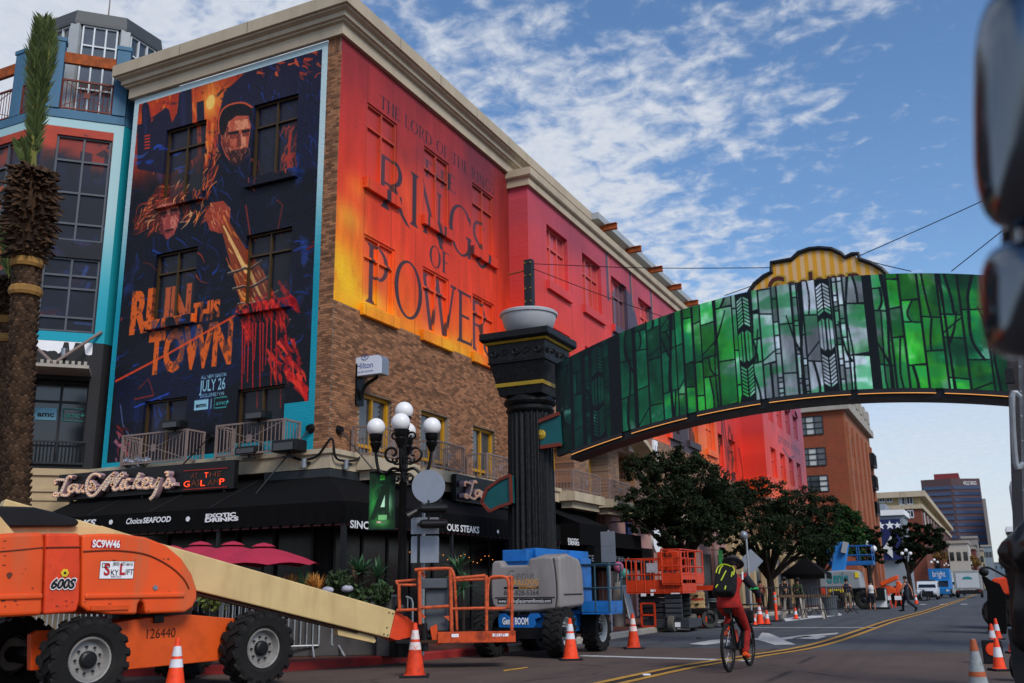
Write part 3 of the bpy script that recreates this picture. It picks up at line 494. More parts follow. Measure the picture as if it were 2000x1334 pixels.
# ------ corner hotel
XA,YA,X2=-14.59,19.64,-13.81
fp=lambda x,y:(lambda a:(a. x,a. z))(atY(x,y,YA)); sp=lambda x,y,X=XA:(lambda a:(a. y,a. z))(atX(x,y,X))
FA=Art(-22.46,-15.05,4.78,16.4,62)
def paint_front():
 A=FA; h,w=A. h,A. w; n1=fnoise(h,w,4,5); n2=fnoise(h,w,14,4,.6); n3=fnoise(h,w,8,4)
 base=sr('#10121d')[None,None]*(.7+.7*n1[...,None]); A. a[:]=base
 A. a+=(ss(n2,.55,.75)*ss(n1,.45,.6))[...,None]*sr('#1d3a86')*.55
 Z,X=A. Z[:,None],A. X[None]
 sky=ss(Z-.12*(X+18.7)-n3*1.3,12.6,14.4); c=sr('#c63a1d')*(1-n2[...,None]*.25)+ss(n3,.5,.7)[...,None]*np. array([.14,.12,.0])
 A. a=A. a*(1-sky[...,None])+c*sky[...,None]; A. soft(-19.3,15.5,.8,1.1,'#f08a2a',.75); A. poly([(-19.3+.19*math. cos(t/12*6.283),15.55+.26*math. sin(t/12*6.283))for t in range(12)],'#ffb24a',.85)
 P=lambda pts:[fp(*q)for q in pts]; G=lambda c,*ps,al=.95:[A. poly(P(p),c,al)for p in ps]
 def inside(x,y,poly):
  r=False
  for k in range(len(poly)):
   (a,c),(e,f)=poly[k],poly[k-1]
   if(c>y)!=(f>y)and x<(e-a)*(y-c)/(f-c)+a:r=not r
  return r
 def brush(n,poly,ang,spread,l,wd,cols,al=(.4,.85),curve=.2):
  xs=[p[0]for p in poly]; ys=[p[1]for p in poly]; k=0
  while k<n:
   x,y=rng. uniform(min(xs),max(xs)),rng. uniform(min(ys),max(ys)); k+=1
   if not inside(x,y,poly):continue
   a=R(ang+rng. uniform(-spread,spread)); q=rng. uniform(*l); dx,dy=math. cos(a)*q,math. sin(a)*q; b_=rng. uniform(-curve,curve)
   A. line([fp(x-dx/2,y-dy/2),fp(x-dy*b_,y+dx*b_),fp(x+dx/2,y+dy/2)],[rng. uniform(*wd),rng. uniform(*wd),.015],cols[rng. integers(len(cols))],rng. uniform(*al),3)
 allp=[(262,200),(640,90),(608,880),(205,915)]
 brush(420,allp,-20,35,(8,40),(.02,.10),['#0a0c16','#0d1226','#16224e','#131733','#090a11'],(.3,.8)); brush(110,[(225,560),(300,420),(610,470),(600,780),(480,720),(220,800)],-25,40,(8,34),(.03,.09),['#17388f','#1d46ad','#122a6b','#2450c0'],(.3,.75))
 skyp=[(268,330),(268,205),(540,128),(430,330)]; brush(260,skyp,80,25,(10,46),(.04,.14),['#d8421c','#b5301a','#e8622a','#8a2018','#f07a30','#c93a1c'],(.35,.8)); brush(30,[(392,150),(420,140),(424,330),(400,330)],88,6,(20,60),(.05,.12),['#f0662a','#ff8a35','#e8501f'])
 A. soft(-19.3,15.5,.35,.45,'#ffb040',.9); A. poly([(-19.3+.17*math. cos(t/12*6.283),15.55+.24*math. sin(t/12*6.283))for t in range(12)],'#ffcf6a',.95)
 G('#141832',[(268,330),(268,244),(277,242),(277,208),(284,196),(291,206),(296,240),(302,226),(316,216),(323,210),(330,214),(336,240),(346,220),(350,182),(374,172),(378,300),(320,340)],[(384,200),(398,196),(402,300),(386,300)],[(424,240),(438,180),(470,150),(520,118),(600,100),(638,92),(634,330),(430,330)]); G('#262b4f',[(352,180),(362,176),(364,260),(354,264)],[(280,212),(286,208),(288,260),(281,262)],al=.6)
 brush(120,[(424,240),(520,118),(638,92),(634,330),(500,330)],70,40,(8,40),(.02,.09),['#0c0f1e','#1c2c66','#1a2148','#24409c','#0b0c15'],(.3,.8)); brush(36,[(490,150),(560,105),(630,95),(628,150),(540,150)],20,60,(6,20),(.04,.12),['#d8401f','#ee5a2a','#b02c1a']); brush(46,[(540,235),(575,225),(578,330),(545,350)],100,25,(12,40),(.03,.08),['#d8391f','#a82a1c','#f0552a']); G('#c8361f',[(548,300),(572,290),(574,300),(548,312)],[(556,260),(562,258),(558,330),(552,334)])
 for k in range(5):A. line([fp(282,266+k*6),fp(293,264+k*6)],.05,'#c8361f');
 brush(26,[(226,300),(370,270),(366,330),(226,350)],-18,12,(14,36),(.06,.14),['#2456c8','#3a78e0','#1c3f98'])
 coat=[(378,430),(384,372),(400,330),(428,300),(440,290),(492,292),(508,320),(520,470),(470,530),(396,500)]; G('#0c1020',coat); brush(130,coat,70,35,(10,46),(.02,.08),['#16224e','#0a0c14','#1d3472','#101426'],(.4,.85)); brush(110,[(376,430),(386,360),(404,326),(430,300),(424,340),(404,400),(412,430)],112,28,(10,38),(.02,.07),['#e8601f','#c43c18','#ff8a3a','#8f2414'],(.5,.95)); brush(24,[(480,290),(500,310),(508,380),(492,380)],95,25,(8,26),(.02,.05),['#d84a1f','#a82e18'])
 G('#c2573c',[(432,282),(430,246),(440,226),(460,218),(484,222),(490,246),(484,290),(470,312),(452,318),(440,304)]); G('#e58f68',[(458,236),(484,232),(486,250),(462,254)],[(470,262),(480,258),(480,286),(470,290)]); G('#6e2a22',[(433,250),(446,246),(450,290),(456,316),(442,304),(434,284)],[(448,262),(466,260),(466,270),(450,272)],[(472,258),(486,256),(486,266),(473,267)],al=.85); G('#2a1418',[(446,296),(472,290),(484,288),(478,310),(464,326),(450,320)],al=.9)
 brush(150,[(432,282),(430,246),(440,226),(460,218),(486,222),(490,246),(484,292),(470,312),(450,316)],80,40,(4,14),(.012,.04),['#e89a70','#8a3a2c','#d0704c','#5a221e','#f0b088','#b04a34'],(.4,.8)); brush(60,[(444,292),(486,284),(480,312),(462,328),(446,318)],85,30,(4,12),(.012,.03),['#1a1014','#3a1c1c','#6a2a22']); G('#1a0f14',[(446,258),(466,255),(467,261),(447,263)],[(472,254),(488,252),(488,257),(473,260)]); G('#3a1418',[(464,262),(470,262),(472,286),(462,288)],al=.5); G('#100d14',[(428,262),(427,236),(434,216),(452,204),(476,202),(492,210),(495,238),(486,226),(462,226),(446,238),(438,264)]); A. line([fp(*q)for q in((428,262),(427,236),(435,214),(453,203),(476,201),(493,210))],.06,'#d8552a',.9,4)
 G('#a8402a',[(400,420),(412,396),(436,392),(450,408),(448,438),(432,456),(410,450)]); brush(46,[(400,420),(412,396),(436,392),(450,408),(448,438),(432,456),(410,450)],70,25,(6,18),(.02,.05),['#e8784a','#f09a68','#6e221a','#c04a2c'])
 club=[(430,440),(446,430),(508,530),(546,606),(566,660),(552,690),(520,696),(488,660),(462,560)]; G('#8f3a1c',club); brush(190,club,62,8,(14,50),(.02,.07),['#e88a35','#c05a22','#5a2214','#f5b45a','#7a2c18'],(.5,.95),.05); A. line([fp(436,440),fp(476,520),fp(500,575)],[.05,.14,.05],'#ffd080',.8,3)
 for k in range(5):c0,c1=470+k*13,520+k*30; A. line([fp(c0-26-k*3,c1+16),fp(c0+4,c1+6),fp(c0+34+k*3,c1-14)],.07,'#3a2a22',.95,4); A. line([fp(c0-26-k*3,c1+13),fp(c0+4,c1+3),fp(c0+34+k*3,c1-17)],.02,'#d8c8b8',.8,4)
 tip=[(474,610),(500,584),(540,582),(560,604),(568,640),(560,676),(540,696),(506,698),(482,672)]; G('#0c0d1a',tip); red=['#d8201c','#b0141a','#f03a26','#8a1016']
 brush(170,[(466,640),(484,592),(520,576),(550,582),(564,620),(556,650),(530,626),(500,634),(484,668)],78,20,(10,40),(.03,.10),red,(.6,1.)); brush(120,[(532,690),(566,660),(588,690),(592,740),(606,786),(560,752),(530,730)],65,25,(12,44),(.05,.14),red,(.6,1.)); brush(60,[(530,536),(562,560),(584,602),(574,610),(548,580)],50,14,(10,30),(.05,.12),red); brush(20,[(596,490),(620,462),(612,484)],-40,14,(10,30),(.04,.08),red); brush(26,[(200,640),(232,560),(240,640)],80,30,(6,20),(.04,.1),red)
 for x in(474,480,486,494,500,508,514,522,530,540):A. line([fp(x,630),fp(x-rng. uniform(0,4),rng. uniform(700,800))],[.05,.03],'#c41c1a',.95)
 wom=[(284,490),(298,450),(318,430),(350,424),(374,436),(392,490),(396,550),(296,560)]; G('#0b1020',wom); brush(70,wom,60,40,(8,34),(.02,.07),['#1d46ad','#16224e','#0a0c14','#c43c18'],(.3,.8))
 G('#a8443c',[(304,420),(312,396),(334,388),(350,398),(350,430),(340,458),(326,468),(312,452)]); G('#d67a66',[(322,398),(346,400),(348,418),(328,420)],[(332,424),(344,420),(342,446),(334,448)],al=.8); G('#5a1f24',[(304,420),(314,402),(318,440),(324,466),(311,450)],[(310,420),(324,416),(324,424),(312,428)],[(332,412),(346,410),(346,418),(333,421)],[(322,450),(338,446),(334,454),(324,456)],al=.85)
 brush(130,[(304,420),(312,396),(334,388),(350,398),(350,430),(340,458),(326,468),(312,452)],75,40,(4,13),(.012,.035),['#d87a64','#7a2a2a','#e8967c','#521a22','#a8443c'],(.4,.8)); G('#240c14',[(309,416),(325,412),(325,417),(310,421)],[(332,409),(347,406),(347,411),(333,414)],[(322,449),(339,446),(337,450),(323,453)]); hairp=[(330,350),(306,364),(290,400),(258,430),(266,452),(296,440),(286,466),(310,446),(318,404),(350,396),(366,440),(374,410),(366,376),(350,354)]; G('#5a1d16',hairp,al=.8); brush(230,hairp,128,26,(12,44),(.02,.06),['#d8552a','#f08a48','#8a2a1a','#ffb878','#b83a1e','#2a0f10'],(.5,.95),.35)
 G('#0d1738',[(226,748),(330,694),(470,614),(470,740),(380,800),(222,830)],al=.55); A. line([fp(225,745),fp(330,690),fp(470,610)],.07,'#e04420',.95)
 for pts,c in(([(262,780),(300,772)],'#a3291f'),([(270,760),(290,740),(300,770)],'#8a241d'),([(262,796),(330,768)],'#2b58d0'),([(292,790),(294,814),(300,792),(306,812)],'#2b58d0'),([(310,776),(330,800),(312,804)],'#2750b8'),([(235,790),(240,830),(252,850)],'#5a6a92'),([(480,400),(490,470),(500,460)],'#a83222'),([(540,390),(552,400),(540,460)],'#7a241c')):A. line([fp(*q)for q in pts],.05,c,.75)
 brush(40,[(226,905),(226,840),(250,836),(262,880)],60,40,(6,22),(.04,.1),['#8a1f24','#c83a3a','#41101a','#d07a90'])
 m0=A. a. copy()
 for body,x0,x1,z0,z1 in(('RUN',-21.83,-19.68,8.75,9.93),('THIS',-19.47,-18.41,8.76,9.27),('TOWN',-21.02,-17.9,7.45,8.58)):A. txt(body,x0,z0,z1-z0,'#e0601e',x1-x0,bold=.05)
 wear=(ss(n2,.66,.72)*.5+ss(fnoise(h,w,90,2),.64,.7)*.45). clip(0,1)[...,None]; A. a=A. a*(1-wear)+m0*wear
 for body,x0,x1,z0,z1 in(('ALL NEW SEASON',-18.94,-18.05,7.06,7.16),('JULY 26',-18.97,-18.06,6.71,7.02),('EXCLUSIVELY ON',-18.92,-18.09,6.54,6.63)):A. txt(body,x0,z0,z1-z0,'#8fc4d6',x1-x0,bold=.015)
 A. poly([(-19.12,6.2),(-18.62,6.2),(-18.62,6.48),(-19.12,6.48)],'#8fc4d6'); A. txt('amc',-19.06,6.28,.12,'#10121d',.38,bold=.03)
 A. line([(-18.52,6.2),(-18.52,6.48)],.02,'#8fc4d6'); A. line([(-17.98,6.36),(-17.98,6.2),(-18.4,6.2),(-18.4,6.48),(-17.98,6.48),(-17.98,6.44)],.03,'#3fa59c'); A. txt('amc+',-18.35,6.28,.12,'#3fa59c',.46,bold=.02)
 tq=ss(Z,9,13)[...,None]; bc=sr('#0f93a8')*(1-tq)+sr('#bcd3d6')*tq; bc=np. broadcast_to(bc,(h,w,3))
 e=((X<-22.46+.2)|(X>-15.05-.2)|(Z>16.4-.2)|(Z<4.98)|((X>-16.1)&(Z<6.1))|((X>-17.7)&(Z<5.2)))
 e=np. broadcast_to(e,(h,w)); A. a[e]=bc[e]
paint_front(); FIMG=FA. image('front mural print')
SA=Art(YA-.05,30.3,8.6,16.5,58); S2=Art(30.2,88,7.9,17.2,22)
def paint_side(A,near):
 h,w=A. h,A. w; n1=fnoise(h,w,3 if near else 9,5,ratio=.8); n2=fnoise(h,w,9 if near else 30,4,ratio=.5); Y,Z=A. X[None],A. Z[:,None]
 stops=[(8.6,'#ff9a14'),(9.6,'#fa6418'),(11.,'#ee4420'),(12.6,'#dc3c22'),(14.2,'#c0382e'),(16.6,'#8c3036')]if near else[(7.9,'#f86a22'),(9.6,'#e84028'),(12.,'#dc4440'),(14.5,'#cc4a50'),(17,'#a84a60')]
 t=np. clip(Z+(n1-.5)*3.2+np. zeros_like(Y),stops[0][0],stops[-1][0]); zs=[s[0]for s in stops]; cs=np. array([sr(s[1])for s in stops])
 A. a=np. stack([np. interp(t,zs,cs[:,k])for k in range(3)],-1)
 if near:
  for cy,cz,ry,rz,c,al in((19.9,9.6,1.3,1.2,'#ffc31f',.95),(20.2,11.2,1.,.6,'#f8b02a',.75),(21.2,9.2,1.3,.5,'#ffd21a',.9),(22.6,8.9,1.6,.4,'#ff9a1c',.6),(27.5,9.0,2.,.45,'#ff8a1c',.7),(26,8.8,2.,.4,'#ffb81c',.7),(23.4,12.9,1.4,1.2,'#ee5a26',.6),(20.6,12.2,.7,.5,'#f58a2a',.55),(29.6,10.6,1.1,2.,'#d8331a',.7)):A. soft(cy,cz,ry,rz,c,al)
  st=ss(n2,.5,.66)*ss(11.5-Z+np. zeros_like(Y),0,2.5); A. a=A. a*(1-st[...,None]*.55)+sr('#e8561a')*st[...,None]*.55
  dk=ss(n1,.5,.68)*ss(Z+np. zeros_like(Y),13.2,15.5); A. a=A. a*(1-dk[...,None]*.5)+sr('#6a2f3c')*dk[...,None]*.5
  g=ss(Y+np. zeros_like(Z),28.6,30.2)*ss(Z+np. zeros_like(Y),10.5,13); A. a=A. a*(1-g[...,None]*.55)+sr('#5a1a1c')*g[...,None]*.55
  ink='#43323a'
  roman_text(A,'THE LORD OF THE RINGS',21.62,15.16,.42,7.45,'#3a2730',1.,.15,.12); roman_text(A,'THE',24.2,14.12,.58,2.0,ink,1.,.14,.14)
  roman_text(A,'RINGS',21.8,12.1,1.73,6.75,ink,1.,.118,.14); roman_text(A,'OF',24.53,11.15,.72,1.22,ink,1.,.16,.16); roman_text(A,'POWER',21.33,9.13,1.74,7.4,ink,1.,.112,.08)
 else:
  for cy,cz,ry,rz,c,al in((33,9.2,2,1.2,'#f0571f',.5),(35,15.5,3,1.2,'#7f3a4c',.5),(52,9,4,1.4,'#f47a2a',.8),(56,10,3,2,'#f08a3a',.6),(60,11,5,3,'#d6301c',.6),(68,10,4,4,'#c4241a',.5),(84,12,6,8,'#7a4a66',.75)):A. soft(cy,cz,ry,rz,c,al)
  A. poly([(38.8,8),(38.9,12),(39.6,14.2),(40.8,15.0),(42.,14.6),(42.9,13),(43.1,8)],'#4b4a5c',.92); A. poly([(47,8),(47.2,10.4),(48.6,12.6),(51.2,12.4),(52.4,9.6),(52.6,8)],'#30303f',.9)
  for y in(38.6,41.8,45):A. line([(y,15.85),(y+.05,13.6)],.28,'#4b4a5c',.9); A. line([(y+.2,15.85),(y+.25,14)],.08,'#d98a5a',.8)
  for k in range(26):y=rng. uniform(39,43); z=rng. uniform(8.5,13); A. line([(y,z),(y+rng. uniform(-.2,.2),z-rng. uniform(.2,.7))],.06,'#f08a3a',.8)
  for k in range(10):y=rng. uniform(62,69); A. line([(y,rng. uniform(10,13)),(y+rng. uniform(-1,1),rng. uniform(8,10)),(y+rng. uniform(-2,2),8)],.3,'#3a1a20',.75,3)
  A. txt('prime video',75.5,12.0,.8,'#4d2c45',9.5); A. line([(77,11.7),(79.5,11.2),(82,11.6)],.14,'#4d2c45',1.,4)
 for y in np. arange(A. x0+1.37,A. x1,1.37):A. line([(y,A. z0),(y,A. z1)],.03,'#4a1a1c',.28)
 dr=fnoise(h,w,40,2,ratio=.15); A. a*=(.9+.18*dr[...,None])
paint_side(SA,True); paint_side(S2,False); SIMG=SA. image('side mural print'); S2IMG=S2. image('far side mural print')
FU=FA. uv(lambda v:v. x,lambda v:v. z); SU=SA. uv(lambda v:v. y,lambda v:v. z); S2U=S2. uv(lambda v:v. y,lambda v:v. z)
FM=imgmat('front mural vinyl',FIMG,.5,'X',.6); SM=imgmat('side mural vinyl',SIMG,.5,'Y',.8); S2M=imgmat('far mural vinyl',S2IMG,.5,'Y',.6)
FG=imgmat('front mural window film',FIMG,.25,'X',tint=((.025,.025,.03),.35)); SG=imgmat('side mural window film',SIMG,.35,'Y',tint=((.36,.07,.04),.12)); S2G=imgmat('far mural window film',S2IMG,.2,'Y',tint=((.3,.08,.07),.2))
SFR=imgmat('side mural wrapped frame',SIMG,.5,'Y',tint=((.6,.2,.06),.14)); S2FR=imgmat('far mural wrapped frame',S2IMG,.5,'Y',tint=((.55,.2,.12),.25))
BC=[lin('#8a5f43'),lin('#4c3a33')]; MORT=lin('#8d8072')
BWX=brickwall('brick wall front',[lin('#96694a'),lin('#553c31')],MORT,'X'); BWY=brickwall('brick wall side',[lin('#96694a'),lin('#553c31')],MORT,'Y')
hotel=thing('brick_hotel','brick corner hotel wrapped in red and navy murals under a tan cornice','building',(-18,24,0))
def wall(b,axis,c,a0,a1,z0,z1,holes,depth,sgn):
 """wall sheet with openings and reveals. axis 'X': runs along X at Y=c; sgn = outward direction"""
 def P(a,z,d=0.):return(a,c-sgn*d,z)if axis=='X' else(c-sgn*d,a,z)
 A=sorted({a0,a1,*[min(max(h[k],a0),a1)for h in holes for k in(0,1)]}); Z=sorted({z0,z1,*[min(max(h[k],z0),z1)for h in holes for k in(2,3)]})
 for i in range(len(A)-1):
  for j in range(len(Z)-1):
   ca,cz=(A[i]+A[i+1])/2,(Z[j]+Z[j+1])/2
   if any(h[0]<ca<h[1]and h[2]<cz<h[3]for h in holes):continue
   b. quad(P(A[i],Z[j]),P(A[i+1],Z[j]),P(A[i+1],Z[j+1]),P(A[i],Z[j+1]))
 for h in holes:
  u,v,p,q=max(h[0],a0),min(h[1],a1),max(h[2],z0),min(h[3],z1); d=h[4]if len(h)>4 else depth
  b. quad(P(u,p),P(u,q),P(u,q,d),P(u,p,d)); b. quad(P(v,p),P(v,q),P(v,q,d),P(v,p,d))
  if q<z1:b. quad(P(u,q),P(v,q),P(v,q,d),P(u,q,d))
  if p>z0:b. quad(P(u,p),P(v,p),P(v,p,d),P(u,p,d))
def window(parent,axis,c,a0,a1,z0,z1,dep,sgn,fm,gm,uv=None,cols=2,rows=(.3,),t=.07,pane_name='pane',curtain=None,fuv=None):
 """frame (part) with each pane a sub-part, set back dep from the wall face"""
 def P(a,z,d=0.):return Vector((a,c-sgn*(dep+d),z))if axis=='X' else Vector((c-sgn*(dep+d),a,z))
 f=MB(); xs=[a0+(a1-a0)*i/cols for i in range(cols+1)]; zs=[z0]+[z1-(z1-z0)*r for r in sorted(rows,reverse=True)]+[z1]
 for i,x in enumerate(xs):
  w=t if 0<i<cols else t*1.2; xx=min(max(x,a0+w/2),a1-w/2); f. bar(P(xx,z0,.03),P(xx,z1,.03),w,.09,up=(0,1,0)if axis=='X' else(1,0,0))
 for i,z in enumerate(zs):
  w=t; zz=min(max(z,z0+w/2),z1-w/2); f. bar(P(a0,zz,.032),P(a1,zz,.032),.086,w)
 fo=f. build('window',fm,parent,uv=fuv)
 for i in range(cols):
  for j in range(len(zs)-1):
   g=MB(); g. quad(P(xs[i],zs[j],.06),P(xs[i+1],zs[j],.06),P(xs[i+1],zs[j+1],.06),P(xs[i],zs[j+1],.06)); g. build(pane_name,gm,fo,uv=uv)
 if curtain:
  g=MB(); n=24
  for i in range(n+1):
   a=a0+(a1-a0)*i/n; o=.16+.03*math. sin(i*1.9); g. v+=[P(a,z0,o),P(a,z1,o)]
  for i in range(n):g. f. append([2*i,2*i+1,2*i+3,2*i+2])
  g. build('curtain',curtain,fo,smooth=True)
 return fo
FW_=[(-21.0,-19.4),(-17.61,-16.02)]; FR_=[(12.7,15.02),(8.97,11.02),(4.9,6.63)]
holes=[(a,c,z0,z1)for(a,c)in FW_ for(z0,z1)in FR_]
b=MB(); wall(b,'X',YA,-22.46,-15.05,4.78,16.4,holes,.2,-1); b. build('mural_wall',FM,hotel,uv=FU)
for(a,c)in FW_:
 for k,(z0,z1)in enumerate(FR_):
  window(hotel,'X',YA,a,c,z0,z1,.11,-1,M_['bronze_frame'],FG,FU,2,(.3,)if k<2 else(),t=.05)
  if k<2:s=MB(); s. bb(a-.12,c+.12,YA-.14,YA-.003,z0-.28,z0); s. build('window_sill',FM,hotel,uv=FU,bevel=.015)
SW_=[(20.97,22.55),(24.13,25.74),(27.36,28.97)]
h4=[(a,c,12.66,15.03)for a,c in SW_]; h3=[(a,c,8.95,11.0)for a,c in SW_]; h2=[(a,c,4.72,6.52)for a,c in SW_]
b=MB(); wall(b,'Y',XA,YA,30.23,8.73,16.46,h4+h3,.16,1); b. build('mural_wall',SM,hotel,uv=SU)
for a,c,z0,z1 in h4+h3:
 window(hotel,'Y',XA,a,c,z0,z1,.05,1,SFR,SG,SU,2,(.3,),t=.06,fuv=SU); s=MB(); s. bb(XA+.003,XA+.14,a-.12,c+.12,z0-.34,z0); s. build('window_sill',SM,hotel,uv=SU,bevel=.015)
MORTM=mat('mortar bed','#8d8072',.9,var=.12,scale=4)
b=MB(); wall(b,'Y',XA-.008,YA,30.23,4.3,8.73,h2,.3,1); b. bb(-15.05,XA-.008,YA+.008,YA+.3,4.3,16.46); b. build('brick_bed',MORTM,hotel)
for a,c,z0,z1 in h2:window(hotel,'Y',XA,a,c,z0,z1,.16,1,M_['yellow_frame'],M_['glass_grey'],None,2,(.78,),t=.09,curtain=M_['blind'])
def bricks():
 BL,BH,J=.194,.058,.0095; near,far=[],MB()
 for j in range(int((8.72-4.45)/.0677)):
  z=4.45+j*.0677+BH/2; y=YA+.10*(j%2)+.004
  while y<30.2:
   y0,y1=y,min(y+BL,30.22); c=(y0+y1)/2
   if not any(a-.02<c<e+.02 and z0<z<z1 for a,e,z0,z1 in h2)and y1-y0>.05:
    d=rng. uniform(0,.004); near. append((c,z,'Y',y1-y0,d))if(c<20.9 and 6.3<z)else far. bb(XA-.02,XA+.002+d,y0,y1,z-BH/2,z+BH/2)
   y+=BL+J
 nj=int((16.44-4.45)/.0677)
 for j in range(nj):
  z=4.45+j*.0677+BH/2; x=XA-.10*((j+1)%2); x1=XA+.001
  while x1>-15.04:
   x0=max(x1-(BL if x1<XA else(.095 if j%2 else BL)),-15.045); d=rng. uniform(0,.004)
   if z>15.9:
    pass
   far. bb(x0,x1-.0,YA-.002-d,YA+.02,z-BH/2,z+BH/2)if x1-x0>.03 and z<15.95 else None
   x1=x0-J
 for r in range(2):
  x=-15.03
  while x<XA-.05:far. bb(x,x+.058,YA-.004,YA+.02,15.97+r*.235,16.19+r*.235); x+=.0677
 near=near[:300]
 BM1=mat('hotel brick single','#8a6044',.88,var=.12,scale=20,objrand=.5,bump=.5,bscale=90); BM2=mat('hotel brick','#8a6044',.88,var=.15,scale=3,island=.5,bump=.5,bscale=90)
 pro=MB(); pro. bb(-.02,.0025,-BL/2,BL/2,-BH/2,BH/2); p0=pro. build('brick',BM1,hotel,local=True)
 p0['label']='brown brick of the hotel side wall'; del p0['label']
 for i,(c,z,ax,L,d)in enumerate(near):
  mt=Matrix. Translation(Vector((XA+d,c,z))-Vector((-18,24,0)))@Matrix. Diagonal((1,L/BL,1,1))
  if i==0:p0. matrix_local=mt
  else:child_copy(p0,hotel,mt)
 far. build('brickwork',BM2,hotel,kind='stuff')
bricks()
W2=[(31.93,34.02),(35.6,37.8),(39.1,41.2),(42.9,45.0),(46.7,48.8),(50.4,52.5),(54.2,56.3)]
k4=[(a,c,12.62,14.93)for a,c in W2]; k3=[(a,c,8.9,10.9)for a,c in W2]; k2=[(a,c,4.72,7.0,.9)for a,c in W2]
def sec(X,y0,y1,zt,zm,hup,hlow,zb=4.3):
 b=MB(); wall(b,'Y',X,y0,y1,zm,zt,hup,.28,1); b. quad((X,y0,zm),(X-2.2,y0,zm),(X-2.2,y0,zt),(X,y0,zt)); b. build('mural_wall',S2M,hotel,uv=S2U)
 b=MB(); wall(b,'Y',X,y0,y1,zb,zm,hlow,.3,1); b. build('brick_wall',BWY,hotel); b=MB(); b. quad((X,y0,zb),(X-2.2,y0,zb),(X-2.2,y0,zm),(X,y0,zm)); b. build('brick_wall',BWX,hotel)
sec(X2,30.23,57,15.85,8.2,k4+k3,k2); sec(-15.2,57,70,15.85,8.2,[(58.2+3.8*i,60.2+3.8*i,z,z+2.2)for i in range(3)for z in(8.9,12.6)],[(58.2+3.8*i,60.2+3.8*i,4.7,7)for i in range(3)]);
K3=[(72+3.6*i,74+3.6*i,z,z+q)for i in range(4)for z,q in((13.2,2.0),(9.,2.2))]
sec(-13.6,70,87.5,17.0,7.4,K3,[(72+3.6*i,74+3.6*i,4.4,6.6)for i in range(4)],3.6)
for a,c,z0,z1 in k4+k3:window(hotel,'Y',X2,a,c,z0,z1,.19,1,S2FR,S2G,S2U,3,(.33,),t=.07,fuv=S2U); s=MB(); s. bb(X2+.003,X2+.14,a-.12,c+.12,z0-.34,z0); s. build('window_sill',S2M,hotel,uv=S2U)
for a,c,z0,z1,d in k2:window(hotel,'Y',X2,a,c,z0,z1,d-.1,1,M_['yellow_frame'],M_['glass_grey'],None,2,(.75,),t=.1,curtain=M_['blind'])
for i in range(3):
 for z,q in((8.9,2.2),(12.6,2.2),(4.7,2.3)):window(hotel,'Y',-15.2,58.2+3.8*i,60.2+3.8*i,z,z+q,.19,1,S2FR if z>8 else M_['yellow_frame'],S2G if z>8 else M_['glass_dark'],S2U if z>8 else None,2,(.3,),fuv=S2U if z>8 else None)
for a,c,z0,z1 in K3+[(72+3.6*i,74+3.6*i,4.4,6.6)for i in range(4)]:
 window(hotel,'Y',-13.6,a,c,z0,z1,.2,1,S2FR,S2G if z0>8 else M_['glass_dark'],S2U if z0>8 else None,2,(.4,),fuv=S2U)
 if z0>13:
  P=[(a-.15+(c-a+.3)*t/10,z1-.02+.62*math. sin(math. pi*t/10))for t in range(11)]; Q=[(a+.1+(c-a-.2)*t/10,z1+.45*math. sin(math. pi*t/10))for t in range(11)]
  s=MB(); s. prism(P+Q[::-1],(-13.597,0,0),(0,1,0),(0,0,1),(.14,0,0)); s. build('arch_hood',S2M,hotel,uv=S2U)
def cornice(z,path,prof,name='cornice',m=None):
 """path: plan points, outward is to the right of travel; prof: (out, z)"""
 pts=[Vector((*p,0))for p in path]; n=len(pts); b=MB(); K_=len(prof)
 for i,p in enumerate(pts):
  ds=[]
  if i>0:d=(p-pts[i-1]). normalized(); ds. append(Vector((d. y,-d. x,0)))
  if i<n-1:d=(pts[i+1]-p). normalized(); ds. append(Vector((d. y,-d. x,0)))
  o=ds[0]if len(ds)==1 else(ds[0]+ds[1])/(1+ds[0]. dot(ds[1]))
  for(u,h)in prof:b. v. append(p+o*u+Vector((0,0,z+h)))
 for i in range(n-1):
  for j in range(K_-1):a=i*K_+j; b. f. append([a,a+1,a+1+K_,a+K_])
 for i in(0,n-1):b. f. append([i*K_+j for j in range(K_)])
 return b. build(name,m or M_['cornice'],hotel)
PR=[(0,0),(.12,0),(.12,.33),(.22,.36),(.22,.40),(.30,.43),(.30,.56),(.42,.62),(.42,.66),(.5,.68),(.5,1.05),(.46,1.08),(0,1.08),(-.4,1.08)]
cornice(16.42,[(-22.5,28),(-22.5,YA),(XA,YA),(XA,41.5)],PR)
PR2=[(0,0),(.12,0),(.12,.28),(.2,.31),(.24,.36),(.24,.64),(.2,.66),(0,.66),(-1.2,.66)]
cornice(15.83,[(-14.9,30.23),(X2,30.23),(X2,57),(-15.2,57),(-15.2,70)],PR2); cornice(16.95,[(-15.4,70),(-13.6,70),(-13.6,87.5),(-17,87.5)],PR2)
b=MB()
for z in(0,):
 for y in(21.9,24.3,26.8,29.3):b. bb(XA+.5,XA+.5025,y,y+.012,17.12,17.46)
 for x in(-20.2,-17.6):b. bb(x,x+.012,YA-.5025,YA-.5,17.12,17.46)
b. build('cornice_joint',M_['dark_metal'],hotel)
b=MB(); b. bb(-22.46,XA-.75,YA+.75,30.2,.1,16.9); b. bb(-26,-16.2,30.25,70,0,16.2); b. bb(-26,-14.4,70.1,87.4,-.6,16.8); b. build('core',M_['dark_wall'],hotel)
b=MB(); r=MB(); q=[(1206,478),(1257,517),(1302,551),(1344,583)]
for k in range(6):
 y=38.6+k*3.4; r. box((-13.65,y,17.02),(.8,.06,.24)); r. box((-13.65,y,17.15),(.8,.2,.03)); r. box((-13.65,y,16.9),(.8,.2,.03))
